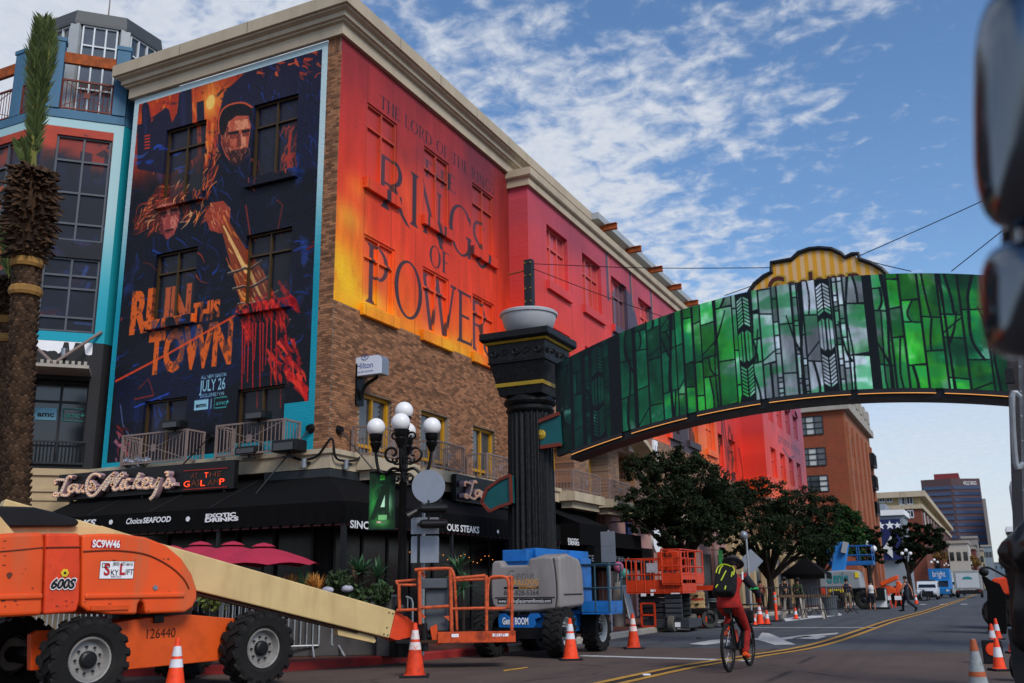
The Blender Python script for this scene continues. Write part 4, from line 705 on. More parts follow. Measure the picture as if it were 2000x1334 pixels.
b. bb(-14.2,-13.75,37.6,57,17.12,17.42); b. build('canopy_fascia',M_['pale_metal'],hotel); r. build('canopy_beam',M_['rust_beam'],hotel,kind='stuff')
LP=[(0,4.3),(.32,4.3),(.32,4.62),(.38,4.66),(.38,4.78),(.0,4.84)]
b=cornice(0,[(-22.46,YA),(-14.59,YA),(XA,30.23)],LP,'ledge',M_['ledge']); cornice(0,[(X2-1,30.23),(X2,30.23),(X2,57)],LP,'ledge',M_['ledge'])
def balcony(axis,c,a0,a1,out,sgn,zf=4.62,zt=5.5,slab=True,m=None):
 def P(a,d,z):return Vector((a,c+sgn*d,z))if axis=='X' else Vector((c+sgn*d,a,z))
 s=MB()
 if slab:
  for(d,e,z0,z1)in((out+.12,.14,4.34,4.66),(out-.05,-.02,4.1,4.338)):p,q=P(a0-e,.33,z0),P(a1+e,d,z1); s. bb(p. x,q. x,p. y,q. y,z0,z1)
  o=s. build('balcony',M_['ledge'],hotel)
 m=m or M_['taupe_rail']; f=MB(); pst=[(a0,.1),(a0,out),(a1,out),(a1,.1)]
 for a,d in pst:f. bar(P(a,d,zf),P(a,d,zt),.055)
 for(p,q)in zip(pst,pst[1:]):
  for z in(zf+.1,zt-.02):f. bar(P(*p,z),P(*q,z),.045)
 f. bar(P(a0,out,zt-.05),P(a1,out,zf+.12),.018); f. bar(P(a1,out,zt-.05),P(a0,out,zf+.12),.018)
 f. box((P((a0+a1)/2,out+sgn*.0+.012,(zf+zt)/2+.03)),(.17,.012,.2)if axis=='X' else(.012,.17,.2))
 if not slab:o=f. build('balcony',m,hotel)
 else:f. build('railing',m,o)
 g=MB(); n=int((a1-a0)/.12)
 for i in range(1,n):a=a0+(a1-a0)*i/n; g. bar(P(a,out,zf+.1),P(a,out,zt-.02),.016)
 for a in(a0,a1):
  for i in range(1,int(out/.12)):g. bar(P(a,.1+i*.12,zf+.1),P(a,.1+i*.12,zt-.02),.016)
 g. build('balusters',m,o,kind='stuff')
balcony('X',YA,-20.9,-18.6,.72,-1,4.66,5.56,False); balcony('X',YA,-17.58,-15.42,.72,-1,4.66,5.56,False)
for a0,a1 in((20.55,22.3),(23.5,25.3),(26.8,28.6)):balcony('Y',XA,a0,a1,.78,1,4.66,5.5)
for a0,a1 in((31.9,34.6),(35.6,38),(39.4,41.4),(43,45.2)):balcony('Y',X2,a0,a1,.8,1,4.66,5.45)
b=MB(); P=[(37.2+4.6*t/12,7.05+.75*math. sin(math. pi*(.12+.88*t/12)))for t in range(13)]; b. prism(P+[(p[0],p[1]-.22)for p in P[::-1]],(X2+.01,0,0),(0,1,0),(0,0,1),(.85,0,0)); b. build('curved_canopy',M_['ledge'],hotel)
for y in(40.4,43.9):
 b=MB(); b. bb(X2+.01,X2+.1,y,y+.62,7.15,8.1); o=b. build('sign_box',M_['white_print'],hotel); text(hotel,'U',.5,(X2+.105,y+.15,7.35),(0,1,0),(0,0,1),M_['black_print'])
 # ------ turreted corner building on the left
TA,TE,TN=Vector((-24.63,18.17,0)),Vector((.7071,.7071,0)),Vector((.7071,-.7071,0)); TL=2.3; Zv=Vector((0,0,1))
tower=thing('turret_building','blue turreted building with a navy and orange mural beside the palm','building',(-26,20,0))
TB=TA+TE*TL
TAR=Art(-9.3,2.35,8.55,15.75,60)
def paint_tower():
 A=TAR; h,w=A. h,A. w; n1=fnoise(h,w,6,5); n2=fnoise(h,w,20,4); Z=A. Z[:,None]; X=A. X[None]
 A. a=sr('#12131f')[None,None]*(.7+.7*n1[...,None]); A. a+=(ss(n2,.5,.72)*ss(n1,.42,.6))[...,None]*sr('#27408c')*.7
 sky=ss(Z+(n1-.5)*2.5,13.9,14.9)[...,None]; A. a=A. a*(1-sky)+sr('#bf3f25')*sky*(1-.3*n2[...,None])
 rd=(ss(n2,.6,.75)*ss(n1,.5,.62))[...,None]; A. a=A. a*(1-rd*.8)+sr('#b0382a')*rd*.8
 for k in range(40):
  x,z=rng. uniform(-4,2),rng. uniform(9,14.5); A. line([(x,z),(x+rng. uniform(-.3,.6),z+rng. uniform(-.2,.4))],rng. uniform(.04,.14),['#2747a0','#b0382a','#0c0d14','#3a5fb8'][rng. integers(4)],.6)
 for x in np. arange(-8,2,.7):A. poly([(x,13.6),(x,14.3+rng. random()*.7),(x+.35,14.3+rng. random()*.7),(x+.35,13.6)],'#1a1d3a',.75)
 A. txt('WALKING D',-4.4,13.0,.75,'#c9581c',4.25,bold=.03); A. txt('DEAD',-5.1,11.0,1.75,'#c9581c',4.95,bold=.03); A. txt('CITY',-5.1,9.1,1.7,'#c9581c',3.2,bold=.03)
 wr=ss(n2,.6,.64)[...,None]; A. a=A. a*(1-wr*.7)+sr('#14141f')*wr*.7
 tq=ss(Z,9,13)[...,None]; bc=np. broadcast_to(sr('#0f93a8')*(1-tq)+sr('#9fc0c4')*tq,(h,w,3)); e=np. broadcast_to((X>2.02)|(Z>15.42)|(Z<8.88),(h,w)); A. a[e]=bc[e]
paint_tower(); TIMG=TAR. image('turret mural print')
def tuv(v):s=(v-TA). dot(TE)if v. y>18.172 or v. x>TA. x+.01 else v. x-TA. x; return((s-TAR. x0)/(TAR. x1-TAR. x0),(v. z-TAR. z0)/(TAR. z1-TAR. z0))
TM=imgmat('turret mural vinyl',TIMG,.45,'X'); TG=imgmat('turret window film',TIMG,.28,'X',tint=((.022,.025,.032),.4))
def tP(s,z,d=0.):p=TA+TE*s-TN*d; return Vector((p. x,p. y,z))
def lP(x,z,d=0.):return Vector((x,TA. y+d,z))
def pan(P,a0,a1,z0,z1,holes,depth,b):
 A=sorted({a0,a1,*[h[k]for h in holes for k in(0,1)]}); Z=sorted({z0,z1,*[h[k]for h in holes for k in(2,3)]})
 for i in range(len(A)-1):
  for j in range(len(Z)-1):
   if any(h[0]<(A[i]+A[i+1])/2<h[1]and h[2]<(Z[j]+Z[j+1])/2<h[3]for h in holes):continue
   b. quad(P(A[i],Z[j]),P(A[i+1],Z[j]),P(A[i+1],Z[j+1]),P(A[i],Z[j+1]))
 for(u,v,p,q)in holes:
  for(a,c,e,f)in(((u,p),(u,q),0,0),((v,p),(v,q),0,0),((u,q),(v,q),0,0),((u,p),(v,p),0,0)):b. quad(P(*a),P(*c),P(*c,depth),P(*a,depth))
def glaz(P,parent,a0,a1,zs,cols,dep,fm,gm,uv=None,t=.06):
 up=(P(0,0,1)-P(0,0,0)); f=MB(); xs=[a0+(a1-a0)*i/cols for i in range(cols+1)]
 for i,x in enumerate(xs):xx=min(max(x,a0+t/2),a1-t/2); f. bar(P(xx,zs[0],dep),P(xx,zs[-1],dep),t,.07,up=up)
 for z in zs:zz=min(max(z,zs[0]+t/2),zs[-1]-t/2); f. bar(P(a0,zz,dep+.002),P(a1,zz,dep+.002),.066,t)
 o=f. build('window',fm,parent)
 for i in range(cols):
  for j in range(len(zs)-1):g=MB(); g. quad(P(xs[i],zs[j],dep+.03),P(xs[i+1],zs[j],dep+.03),P(xs[i+1],zs[j+1],dep+.03),P(xs[i],zs[j+1],dep+.03)); g. build('pane',gm,o,uv=uv)
 return o
WH=[(.42,1.98,11.75,15.15),(.42,1.98,8.9,11.2)]
b=MB(); pan(tP,0,TL,8.6,15.7,WH,.16,b); LH=[(-27.3,-25.1,11.75,15.15),(-27.3,-25.1,8.9,11.2)]; pan(lP,-34,TA. x,8.6,15.7,LH,.16,b)
b. build('mural_wall',TM,tower,uv=tuv); b=MB(); b. quad(tP(TL,8.6),(TB. x,24,8.6),(TB. x,24,15.7),tP(TL,15.7)); b. build('side_wall',M_['teal_border'],tower)
for P,H in((tP,WH),(lP,LH)):
 for(u,v,p,q)in H:glaz(P,tower,u,v,[p,p+.55,p+1.55,q-.8,q]if q>12 else[p,p+.45,p+1.35,p+1.75,q],2,.1,mat('slate window bars','#4a5058',.5),TG,tuv)
dk=mat('black painted render','#232326',.7,var=.1,dirt='#121214',dirtamt=.4); b=MB(); pan(tP,0,TL,4.85,8.598,[(.5,2.0,5.0,7.45)],.4,b); pan(lP,-34,TA. x,4.85,8.598,[(-27.3,-25.3,5.,7.45)],.4,b); b. quad(tP(TL,4.85),(TB. x,24,4.85),(TB. x,24,8.598),tP(TL,8.598)); b. build('dark_wall',dk,tower)
glaz(tP,tower,.5,2.,[5.,6.85,7.45],2,.36,M_['dark_metal'],M_['glass_dark']); glaz(lP,tower,-27.3,-25.3,[5.,6.85,7.45],2,.36,M_['dark_metal'],M_['glass_dark'])
b=MB(); b. add([tP(.58,6.3,.35),tP(1.18,6.3,.35),tP(1.18,6.66,.35),tP(.58,6.66,.35)],[(0,1,2,3)]); b. build('logo_panel',mat('pale blue print','#6fa3b5',.5,bump=0),tower); text(tower,'amc',.15,tP(.67,6.4,.345),TE,Zv,M_['black_print'],width=.44,bold=.03)
b=MB(); [b. bar(p,q,.02)for p,q in((tP(1.35,6.3,.35),tP(1.35,6.66,.35)),(tP(1.35,6.66,.35),tP(1.9,6.66,.35)),(tP(1.35,6.3,.35),tP(1.9,6.3,.35)))]; b. build('logo_panel',mat('teal logo print','#2f7f76',.5,bump=0),tower); text(tower,'amc+',.15,tP(1.42,6.4,.345),TE,Zv,_mc['teal logo print'],width=.52,bold=.02)
b=MB(); pan(tP,0,TL,.15,4.848,[],.1,b); pan(lP,-34,TA. x,.15,4.848,[],.1,b); b. quad(tP(TL,.15),(TB. x,24,.15),(TB. x,24,4.848),tP(TL,4.848))
for z,o,hh in((4.66,.07,.19),(4.2,.05,.1),(3.95,.04,.08)):
 b. box((tP(TL/2,z+hh/2-.001,-o/2)),(TL+o,o,hh),rz=R(45)); b. bb(-34,TA. x,TA. y-o,TA. y,z,z+hh-.001)
b. build('base_wall',M_['stucco'],tower)
b=MB(); b. bar(tP(.2,5.0,-.06),tP(2.05,5.0,-.06),.05); b. bar(tP(.2,5.62,-.06),tP(2.05,5.62,-.06),.05); [b. bar(tP(.2+.097*i,5.0,-.06),tP(.2+.097*i,5.62,-.06),.022)for i in range(20)]; b. build('railing',M_['dark_metal'],tower)
b=MB(); top=[(0.02+.06*i,8.59)for i in range(34)]; bot=[(x,8.59-(.28+.1*rng. random()if(i<20 or 22<i<25 or i>29)else.02))for i,(x,z)in enumerate(top)]
for i in range(33):b. quad(tP(top[i][0],top[i][1],-.012),tP(top[i+1][0],top[i+1][1],-.012),tP(bot[i+1][0],bot[i+1][1],-.012),tP(bot[i][0],bot[i][1],-.012))
b. build('torn_vinyl',M_['white_print'],tower)
b=MB(); b. box(tP(1.1,7.62,-.55),(1.9,1.2,.09),rz=R(45)); [b. bar(tP(.15+.16*i,7.72,-1.12),tP(.23+.16*i,7.72,-1.12),.05,.1)for i in range(12)]; b. build('canopy',M_['concrete'],tower)
b=MB(); b. tube([tP(1.1,7.7,-1.1),tP(.05,8.75,-.02)],.045,8); b. tube([tP(1.15,7.7,-1.1),tP(2.2,8.95,-.02)],.045,8); b. build('canopy_rod',M_['taupe_rail'],tower)
b=MB(); b. cyl(tP(1.25,8.1,-.08),tP(1.25,8.36,-.08),.085); b. build('wall_lamp',M_['grey_metal'],tower)
bs=M_['blue_steel']; b=MB(); b. box(tP(TL/2,15.852,.1),(TL+.0,.26,.29),rz=R(45)); b. bb(-34,TA. x,TA. y-.02,TA. y+.2,15.705,15.998)
for s in(.18,TL-.2):b. box(tP(s,17.15,.1),(.4,.34,2.3),rz=R(45)); b. box(tP(s,18.36,.1),(.46,.4,.14),rz=R(45))
for x in(-26.05,-29,-32):b. bb(x-.22,x+.22,TA. y-.03,TA. y+.32,16.0,18.2); b. bb(x-.26,x+.26,TA. y-.06,TA. y+.36,18.2,18.34)
b. bb(TB. x-.34,TB. x+.005,TB. y+.05,TB. y+3,15.71,18.0); b. build('pilaster',bs,tower,bevel=.012)
b=MB(); b. bar(tP(.36,17.82,.1),tP(TL-.38,17.82,.1),.12,.36,up=(0,0,1)); b. bar(lP(-25.84,17.82,.12),lP(TA. x-.1,17.82,.12),.12,.36); b. bar(lP(-28.78,17.82,.12),lP(-26.26,17.82,.12),.12,.36); b. build('beam',M_['rust_beam'],tower)
def redrail(P,a0,a1,d):
 f=MB(); f. bar(P(a0,16.06,d),P(a1,16.06,d),.045); f. bar(P(a0,17.03,d),P(a1,17.03,d),.055)
 for a in(a0,a1):f. bar(P(a,16.03,d),P(a,17.05,d),.05)
 n=int((a1-a0)/.125)
 for i in range(1,n):a=a0+(a1-a0)*i/n; f. bar(P(a,16.06,d),P(a,17.03,d),.018)
 f. bar(P(a0,17.,d),P(a1,16.1,d),.018); f. bar(P(a1,17.,d),P(a0,16.1,d),.018); c=P((a0+a1)/2,16.55,d-.02); f. box(c,(.17,.04,.19),rz=R(45)); f. build('railing',M_['rust_rail'],tower)
redrail(tP,.4,TL-.42,.02); redrail(lP,-25.8,TA. x-.12,.03); redrail(lP,-28.75,-26.3,.03)
b=MB(); b. bb(-34,-23.2,20.6,26,15.4,16.0); b. add([(-34,18.2,15.95),(-24.6,18.2,15.95),(-23.05,19.8,15.95),(-23.05,26,15.95),(-34,26,15.95)],[(0,1,2,3,4)]); b. build('balcony_floor',M_['concrete'],tower)
def tpl(x,y,d):r_=ray(x,y); p0=TA-TN*d; return CP+r_*((p0-CP). dot(TN)/r_. dot(TN))
DL=1.0; c1,c2=tpl(148,46,DL),tpl(246,62,DL); L8=(Vector((c2. x-c1. x,c2. y-c1. y,0))). length; ap=L8*1.2071; cen=(c1+c2)/2; cen=Vector((cen. x,cen. y,0))-TN*ap
zr=(c1. z+c2. z)/2; ztop=(tpl(148,18,DL). z+tpl(248,35,DL). z)/2
def oct_(r):return[cen+Vector((math. cos(R(-45+22.5+45*k)),math. sin(R(-45+22.5+45*k)),0))*r for k in range(8)]
rr=L8/(2*math. sin(R(22.5)))
b=MB()
for r_,z in((rr*1.0,zr),(rr*1.03,zr),(rr*1.03,zr+.1),(rr*.99,ztop),(.3,ztop+.15)):
 for p in oct_(r_):b. v. append(Vector((p. x,p. y,z)))
for i in range(4):
 for j in range(8):b. f. append([i*8+j,i*8+(j+1)%8,i*8+8+(j+1)%8,i*8+8+j])
b. build('lantern_roof',M_['roof_metal'],tower); O=oct_(rr*.94)
post=MB()
for k in range(8):p=O[k]; post. box((p. x,p. y,(15.98+zr)/2),(.3,.3,zr-15.98),rz=R(45*k-22.5))
post. build('lantern_post',M_['pale_metal'],tower)
for k in range(8):
 p,q=O[k],O[(k+1)%8]; e=(q-p). normalized(); nn=Vector((e. y,-e. x,0)); Lk=(q-p). length
 P=(lambda a,z,d=0.,p=p,e=e,nn=nn:Vector((p. x,p. y,z))+e*a-nn*(d-.08))
 zz=[16.0,16.35,17.3,zr-1.45,zr-.72,zr]; glaz(P,tower,.18,Lk-.18,zz,3,.0,M_['white_frame'],M_['glass_grey'],None,.05)
b=MB(); b. cyl(cen+Zv*ztop,cen+Zv*(ztop+2.6),.035,8,.012); b. build('mast',M_['taupe_rail'],tower)
b=MB(); b. add([(-34,18.6,.1),(-24.9,18.6,.1),(-23.5,20.0,.1),(-23.5,26,.1),(-34,26,.1),(-34,18.6,15.3),(-24.9,18.6,15.3),(-23.5,20,15.3),(-23.5,26,15.3),(-34,26,15.3)],[(0,1,2,3,4),(5,6,7,8,9),(0,1,6,5),(1,2,7,6),(2,3,8,7),(3,4,9,8),(4,0,5,9)]); b. build('core',M_['void'],tower)
# ------ restaurant under the hotel: dark shopfront, canvas awnings, signs
shop=MB(); shop. bb(-22.46,XA-.02,YA+.05,YA+.2,.15,4.3); shop. bb(XA-.2,XA-.05,YA+.2,30.2,.15,4.3); shop. bb(-14.1,-13.9,30.25,36.4,.1,4.3); shop. build('shopfront_wall',M_['dark_wall'],hotel)
b=MB()
for x in np. arange(-22.2,-14.8,1.2):b. bb(x,x+.08,YA-.01,YA+.06,.15,3.2)
for y in np. arange(20,30,1.2):b. bb(XA-.06,XA+.01,y,y+.08,.15,3.2)
b. bb(-22.4,XA,YA-.012,YA+.05,2.9,2.98); b. bb(XA-.055,XA+.012,YA,30,2.9,2.98); b. build('shopfront_frame',M_['dark_metal'],hotel)
for x in np. arange(-22.1,-15.5,1.2):g=MB(); g. bb(x+.09,x+1.1,YA+.02,YA+.045,.5,2.88); g. build('shop_pane',M_['shop_glass'],hotel)
for y in np. arange(20.08,29.5,1.2):g=MB(); g. bb(XA-.045,XA-.02,y+.05,y+1.1,.5,2.88); g. build('shop_pane',M_['shop_glass'],hotel)
b=MB()
for k in range(26):y=22.5+k*.26; b. sphere((XA+.5,y,2.25+.12*math. sin(k*1.1)),.014,6,4)
b. build('string_lights',mat('small amber bulb','#ffb060',.4,emit='#ff9a40',estr=1.4,bump=0),hotel,kind='stuff')
b=MB(); b. bb(-16.3,-14.25,YA-.33,YA-.02,3.72,4.28); b. bb(XA+.02,XA+.33,YA-.05,21.6,3.72,4.28); b. build('fascia_board',mat('slate fascia','#2a2f33',.6,var=.12),hotel,bevel=.01)
YF,XF=YA-2.0,XA+2.0; Zs,Zv0,Zv1,Zw=3.3,3.22,2.78,4.22
awn=thing('restaurant_awning','black canvas corner awning with white lettering along its valance','awning',(-16,18.5,3)); aw=M_['black_fabric']
b=MB(); b. quad((-22.4,YF,Zs),(XF,YF,Zs),(XA+.05,YA-.05,Zw),(-22.4,YA-.05,Zw)); b. quad((XF,YF,Zs),(XF,29.7,Zs),(XA+.05,29.7,Zw),(XA+.05,YA-.05,Zw)); b. quad((-22.4,YF,Zs),(-22.4,YA-.05,Zw),(-22.4,YA-.05,Zs),(-22.4,YA-.05,Zs-.01)); b. build('canopy_cloth',aw,awn)
def valance(p,q,n,nrm):
 b=MB(); p,q=Vector(p),Vector(q); d=q-p
 for i in range(n*6+1):
  a=p+d*(i/(n*6)); sc=.07*abs(math. sin(math. pi*i/6)); wv=nrm*(.012*math. sin(i*.9)); b. v+=[a+Vector((0,0,Zs)),a+wv+Vector((0,0,Zv1+.06-sc))]
 for i in range(n*6):b. f. append([2*i,2*i+1,2*i+3,2*i+2])
 b. build('valance',aw,awn)
valance((-22.4,YF,0),(XF,YF,0),34,Vector((0,-1,0))); valance((XF,YF,0),(XF,29.7,0),44,Vector((1,0,0)))
b=MB(); red=mat('dark red awning trim','#3a0f14',.8)
for i in range(34):x=-22.4+(XF+22.4)*(i+.5)/34; b. bb(x-.1,x+.1,YF-.03,YF-.024,Zv1-.012,Zv1+.012)
for i in range(44):y=YF+(29.7-YF)*(i+.5)/44; b. bb(XF+.024,XF+.03,y-.08,y+.08,Zv1-.012,Zv1+.012)
b. build('trim',red,awn,kind='stuff')
for p,q,w in[((XF-.06,YF+.06,.15),(XF-.06,YF+.06,Zs+.02),.1)]+[((x,YF+.06,.15),(x,YF+.06,Zs),.07)for x in(-19.5,-16.2)]+[((XF-.06,y,.15),(XF-.06,y,Zs),.07)for y in(22.5,26.5,29.6)]:b=MB(); b. bar(p,q,w); b. build('awning_post',M_['dark_metal'],awn)
for x in(-20.5,-18.4,-16.5):b=MB(); b. bar((x,YF,Zs+.012),(x,YA-.05,Zw+.012),.025); b. build('seam',M_['dark_metal'],awn)
def vt(body,q,h,w,**k):p=atY(q[0],q[1],YF-.02); return text(awn,body,h,p,(1,0,0),(0,0,1),M_['white_print'],width=w,bold=k. get('bold',.02),shear=k. get('shear',0),depth=.016)
z3=lambda x,y:(x/2.938,880+y/2.938); z6=lambda x,y:(600+x/2.938,880+y/2.938)
wpx=lambda a,c,Y=YF:abs(atY(*c,Y). x-atY(*a,Y). x)
vt('STEAKS',z3(330,440),.14,wpx(z3(330,440),z3(552,430)),shear=.2,bold=.04); vt('Choice',z3(726,422),.135,wpx(z3(726,420),z3(818,420)),shear=.3); vt('SEAFOOD',z3(822,416),.125,wpx(z3(822,416),z3(982,410)),shear=.15,bold=.035)
vt('EXOTIC',z3(1182,386),.085,wpx(z3(1182,388),z3(1355,380)),bold=.05); vt('DRINKS',z3(1178,411),.085,wpx(z3(1178,408),z3(1370,400)),bold=.05)
for q in(z3(637,411),z3(1079,393)):p=atY(*q,YF-.02); b=MB(); b. cyl(p,p+Vector((0,-.012,0)),.06,14); b. build('dot',M_['white_print'],awn)
def vs(body,q,h,q2,**k):p=atX(*q,XF+.03); w=abs(atX(*q2,XF+.03). y-p. y); return text(awn,body,h,p,(0,1,0),(0,0,1),M_['white_print'],width=w,bold=k. get('bold',.02),depth=.012)
vs('SINC',z6(243,442),.16,z6(352,445),bold=.025); vs('OUS STEAKS',z6(800,458),.17,z6(985,472),bold=.025); p=atX(*z6(1093,466),XF+.03); b=MB(); b. cyl(p,p+Vector((.015,0,0)),.05,12); b. build('dot',M_['white_print'],awn)
def script_sign(name,label,strokes,o,ex,board,bulbs=True,ax=1.,extra=None,y_out=None):
 """strokes: lists of board points (metres along ex, metres up)"""
 o=Vector(o); ex=Vector(ex); nr=ex. cross(Vector((0,0,1)));
 t=thing(name,label,'sign',o); b=MB(); x0,x1,z0,z1=board; b. prism([(x0,z0),(x1,z0),(x1,z1),(x0,z1)],o,ex,(0,0,1),-nr*.16); b. build('backboard',M_['black_paint'],t,bevel=.01)
 ret,face,bl=MB(),MB(),MB()
 for st in strokes:
  wv=.052; P=catmull([o+ex*a+Vector((0,0,z))for a,z in st],5)
  n=len(P); k0=len(ret. v); f0=len(face. v)
  for i,p in enumerate(P):
   d=(P[min(i+1,n-1)]-P[max(i-1,0)]). normalized(); q=nr. cross(d). normalized(); w=wv*(.75+.45*abs(d. z))
   ret. v+=[p+q*w+nr*.01,p+q*w+nr*.16,p-q*w+nr*.16,p-q*w+nr*.01]; face. v+=[p+q*w*.8+nr*.163,p-q*w*.8+nr*.163]
   if i%2==0:bl. sphere(p+nr*.175,.017,6,4)
  for i in range(n-1):
   for j in range(4):a=k0+i*4; ret. f. append([a+j,a+(j+1)%4,a+4+(j+1)%4,a+4+j])
   face. f. append([f0+2*i,f0+2*i+1,f0+2*i+3,f0+2*i+2])
  ret. f. append([k0,k0+1,k0+2,k0+3]); e=k0+(n-1)*4; ret. f. append([e,e+1,e+2,e+3])
 ret. build('script_letters',M_['letter_pink'],t); face. build('letter_face',M_['letter_face'],t); bl. build('bulbs',M_['bulb_lit'],t,kind='stuff'); return t,nr
YS_=YA-1.0; z8=lambda x,y:(180+x/7.143,820+y/7.143); org=atY(*z3(325,290),YS_)
def fr(pts,zf):return[(lambda a:(a. x-org. x,a. z-org. z))(atY(*zf(*q),YS_))for q in pts]
SC=[fr(s,z8)for s in([(185,800),(150,770),(90,765),(30,810),(-8,890),(-10,990),(30,1060),(90,1058),(160,990),(230,900),(300,810),(375,750)],[(375,755),(310,860),(220,985)],[(375,755),(352,840),(338,925)],[(338,925),(420,810),(490,750)],[(490,752),(430,850),(362,945),(380,985),(440,960)],[(508,850),(462,930),(480,975),(528,945)],[(500,790),(506,796)],[(600,845),(560,840),(522,900),(540,960),(600,940)],[(728,755),(672,870),(632,965)],[(745,835),(676,892),(700,950),(760,955)],[(770,925),(830,880),(850,845),(820,822),(780,870),(782,945),(830,958),(880,925)],[(900,830),(878,915),(908,948),(960,900),(1000,820)],[(1000,825),(965,960),(920,1060),(868,1115)],[(1085,745),(1125,742),(1108,790)],[(1060,930),(1100,880),(1130,830),(1150,890),(1140,940),(1080,948)],[(1145,925),(1225,900)],[(112,945),(62,872),(50,885),(92,955),(50,988),(16,960),(62,930),(118,985)])]
SL=[fr(s,z3)for s in([(440,158),(430,150),(412,165),(395,205),(375,248),(352,264),(336,258),(348,246),(380,256),(410,260),(428,246)],[(346,196),(344,178),(366,170),(398,172)],[(448,200),(425,215),(422,235),(442,238),(455,218),(445,200),(475,205)],[(475,203),(466,228),(478,240),(498,220),(506,202)],[(506,202),(498,232),(512,240)])]
SC=SC+SL
w_=atY(*z3(1338,230),YS_). x-org. x; h_=.72
sg,nr=script_sign('restaurant_sign','black marquee sign with pink script letters on the front awning roof',SC,org,(1,0,0),(0,w_,0,h_))
for body,q0,q1,hh,lit in(('AT',(1385,820),(1480,810),.13,0),('T',(1575,808),(1625,800),.13,1),('HE',(1650,800),(1810,790),.13,0),('G',(1285,940),(1365,930),.15,1),('AS',(1390,925),(1510,915),.15,0),('L',(1520,925),(1580,920),.15,1),('AM',(1620,918),(1775,900),.15,0),('P',(1785,905),(1850,895),.15,1)):
 p=atY(*z8(*q0),YS_); q=atY(*z8(*q1),YS_); text(sg,body,hh,p+nr*.02,(1,0,0),(0,0,1),M_['neon_red']if lit else M_['neon_dim'],width=(q-p). x,bold=-.005,name='neon_letters')
b=MB()
for za,zb in(((1290,715),(1900,672)),((1285,975),(1890,935))):b. bar(atY(*z8(*za),YS_)+nr*.03,atY(*z8(*zb),YS_)+nr*.03,.02)
b. build('neon_tube',mat('dull red neon','#6a1712',.4,emit='#7a1208',estr=.5,bump=0),sg)
b=MB()
for a in(.45,w_*.5,w_-.35):b. bar((org. x+a,YS_+.1,3.7),(org. x+a,YS_+.1,org. z+.02),.07)
b. build('sign_post',M_['dark_metal'],sg)
XS=XA+1.1; og2=atX(*z6(855,290),XS); SL2=[]
for s in SL+[SL[4]]:SL2. append([(a*1.0,z)for a,z in s])
t2,nr2=script_sign('restaurant_sign','smaller black marquee sign with lit script letters beside the arch column',[[(a*1.15+.15,z*1.0)for a,z in s]for s in SL],og2,(0,1,0),(0,3.6,0,.78))
b=MB(); [b. bar((XS-.1,og2. y+a,3.6),(XS-.1,og2. y+a,og2. z+.02),.07)for a in(.4,2.,3.2)]; b. build('sign_post',M_['dark_metal'],t2)
ri=0
for(x,y),(u,v),ax,lab in((z8(1640,240),z8(1270,620),'X','thin steel stay rod on the navy mural between the balconies'),((605,837),(487,980),'X','thin steel stay rod from the turquoise corner to the awning'),((664,840),(731,920),'Y','thin steel stay rod on the brick wall under the hotel sign'),((870,912),(906,946),'Y','thin steel stay rod on brick behind the small marquee sign')):
 p=atY(x,y,YA-.05)if ax=='X' else atX(x,y,XA+.05); q=atY(u,v,YA-1.3)if ax=='X' else atX(u,v,XA+1.0)
 t=thing('stay_rod',lab,'rod',p,group='stay rods holding the awnings'); b=MB(); b. tube([p,q],.018,6); b. build('rod',M_['black_paint'],t); b=MB(); n_=Vector((0,-1,0))if ax=='X' else Vector((1,0,0)); b. cyl(p-n_*.04,p+n_*.06,.13,14,.09); b. build('anchor_plate',M_['iron'],t)
for q,lab in(((594,905),'grey cylinder lamp on the ledge left of the hotel corner'),((676,908),'grey cylinder lamp on the ledge right of the hotel corner')):
 p=atY(*q,YA-.45)if q[0]<640 else atX(*q,XA+.45); t=thing('wall_lamp',lab,'lamp',p,group='cylinder lamps on the ledge'); b=MB(); b. cyl(p-Zv*.11,p+Zv*.11,.07); b. build('lamp_body',M_['grey_metal'],t); b=MB(); b. box(p+Vector((.06,.06,.02)),(.1,.1,.06)); b. build('bracket',M_['dark_metal'],t)
t=thing('cable','loose black cable draped round the hotel corner ledge','cable',(XA,YA,4.9)); b=MB()
P=[atY(*q,YA-.40)for q in((560,888),(590,898),(620,890))]+[Vector((XA+.38,YA-.38,5.0))]+[atX(*q,XA+.42)for q in((655,892),(672,900),(695,899),(703,893))]; b. tube(catmull(P,6),.03,6); b. build('cable_run',M_['black_paint'],t)
for q,Y,s,lab in(((505,812),YA-.78,(.62,.34,.22),'black lamp case on the right balcony rail'),((341,830),YA-.78,(.62,.34,.22),'black lamp case on the left balcony rail'),((565,872),YA-.7,(.75,.45,.3),'black loudspeaker hanging right of the balconies'),((487,880),YA-.62,(.7,.3,.2),'black lamp case standing inside the right balcony')):
 p=atY(*q,Y); t=thing('lamp_case',lab,'case',p,group='black cases on the front balconies'); b=MB(); b. box(p,s); b. build('case_body',M_['black_paint'],t,bevel=.03); b=MB(); b. box(p-Vector((0,s[1]/2+.01,.02)),(s[0]*.8,.02,s[2]*.6)); b. build('case_front',M_['glass_dark'],t); b=MB(); b. bar(p+Vector((-.2,0,-s[2]/2-.1)),p+Vector((.2,0,-s[2]/2-.1)),.04); b. bar(p-Vector((0,0,s[2]/2+.1)),p,.05); b. build('case_foot',M_['dark_metal'],t)
p=atY(266,909,YA-.45); b=MB()
for k in range(10):b. sphere(p+Vector((rng. uniform(-.35,.35),rng. uniform(-.1,.1),rng. uniform(-.05,.13))),rng. uniform(.1,.17),9,6)
o=b. build('foil_bundle',M_['foil'],None); tagit(o,'crumpled silver foil bundle on the left balcony floor','bundle')
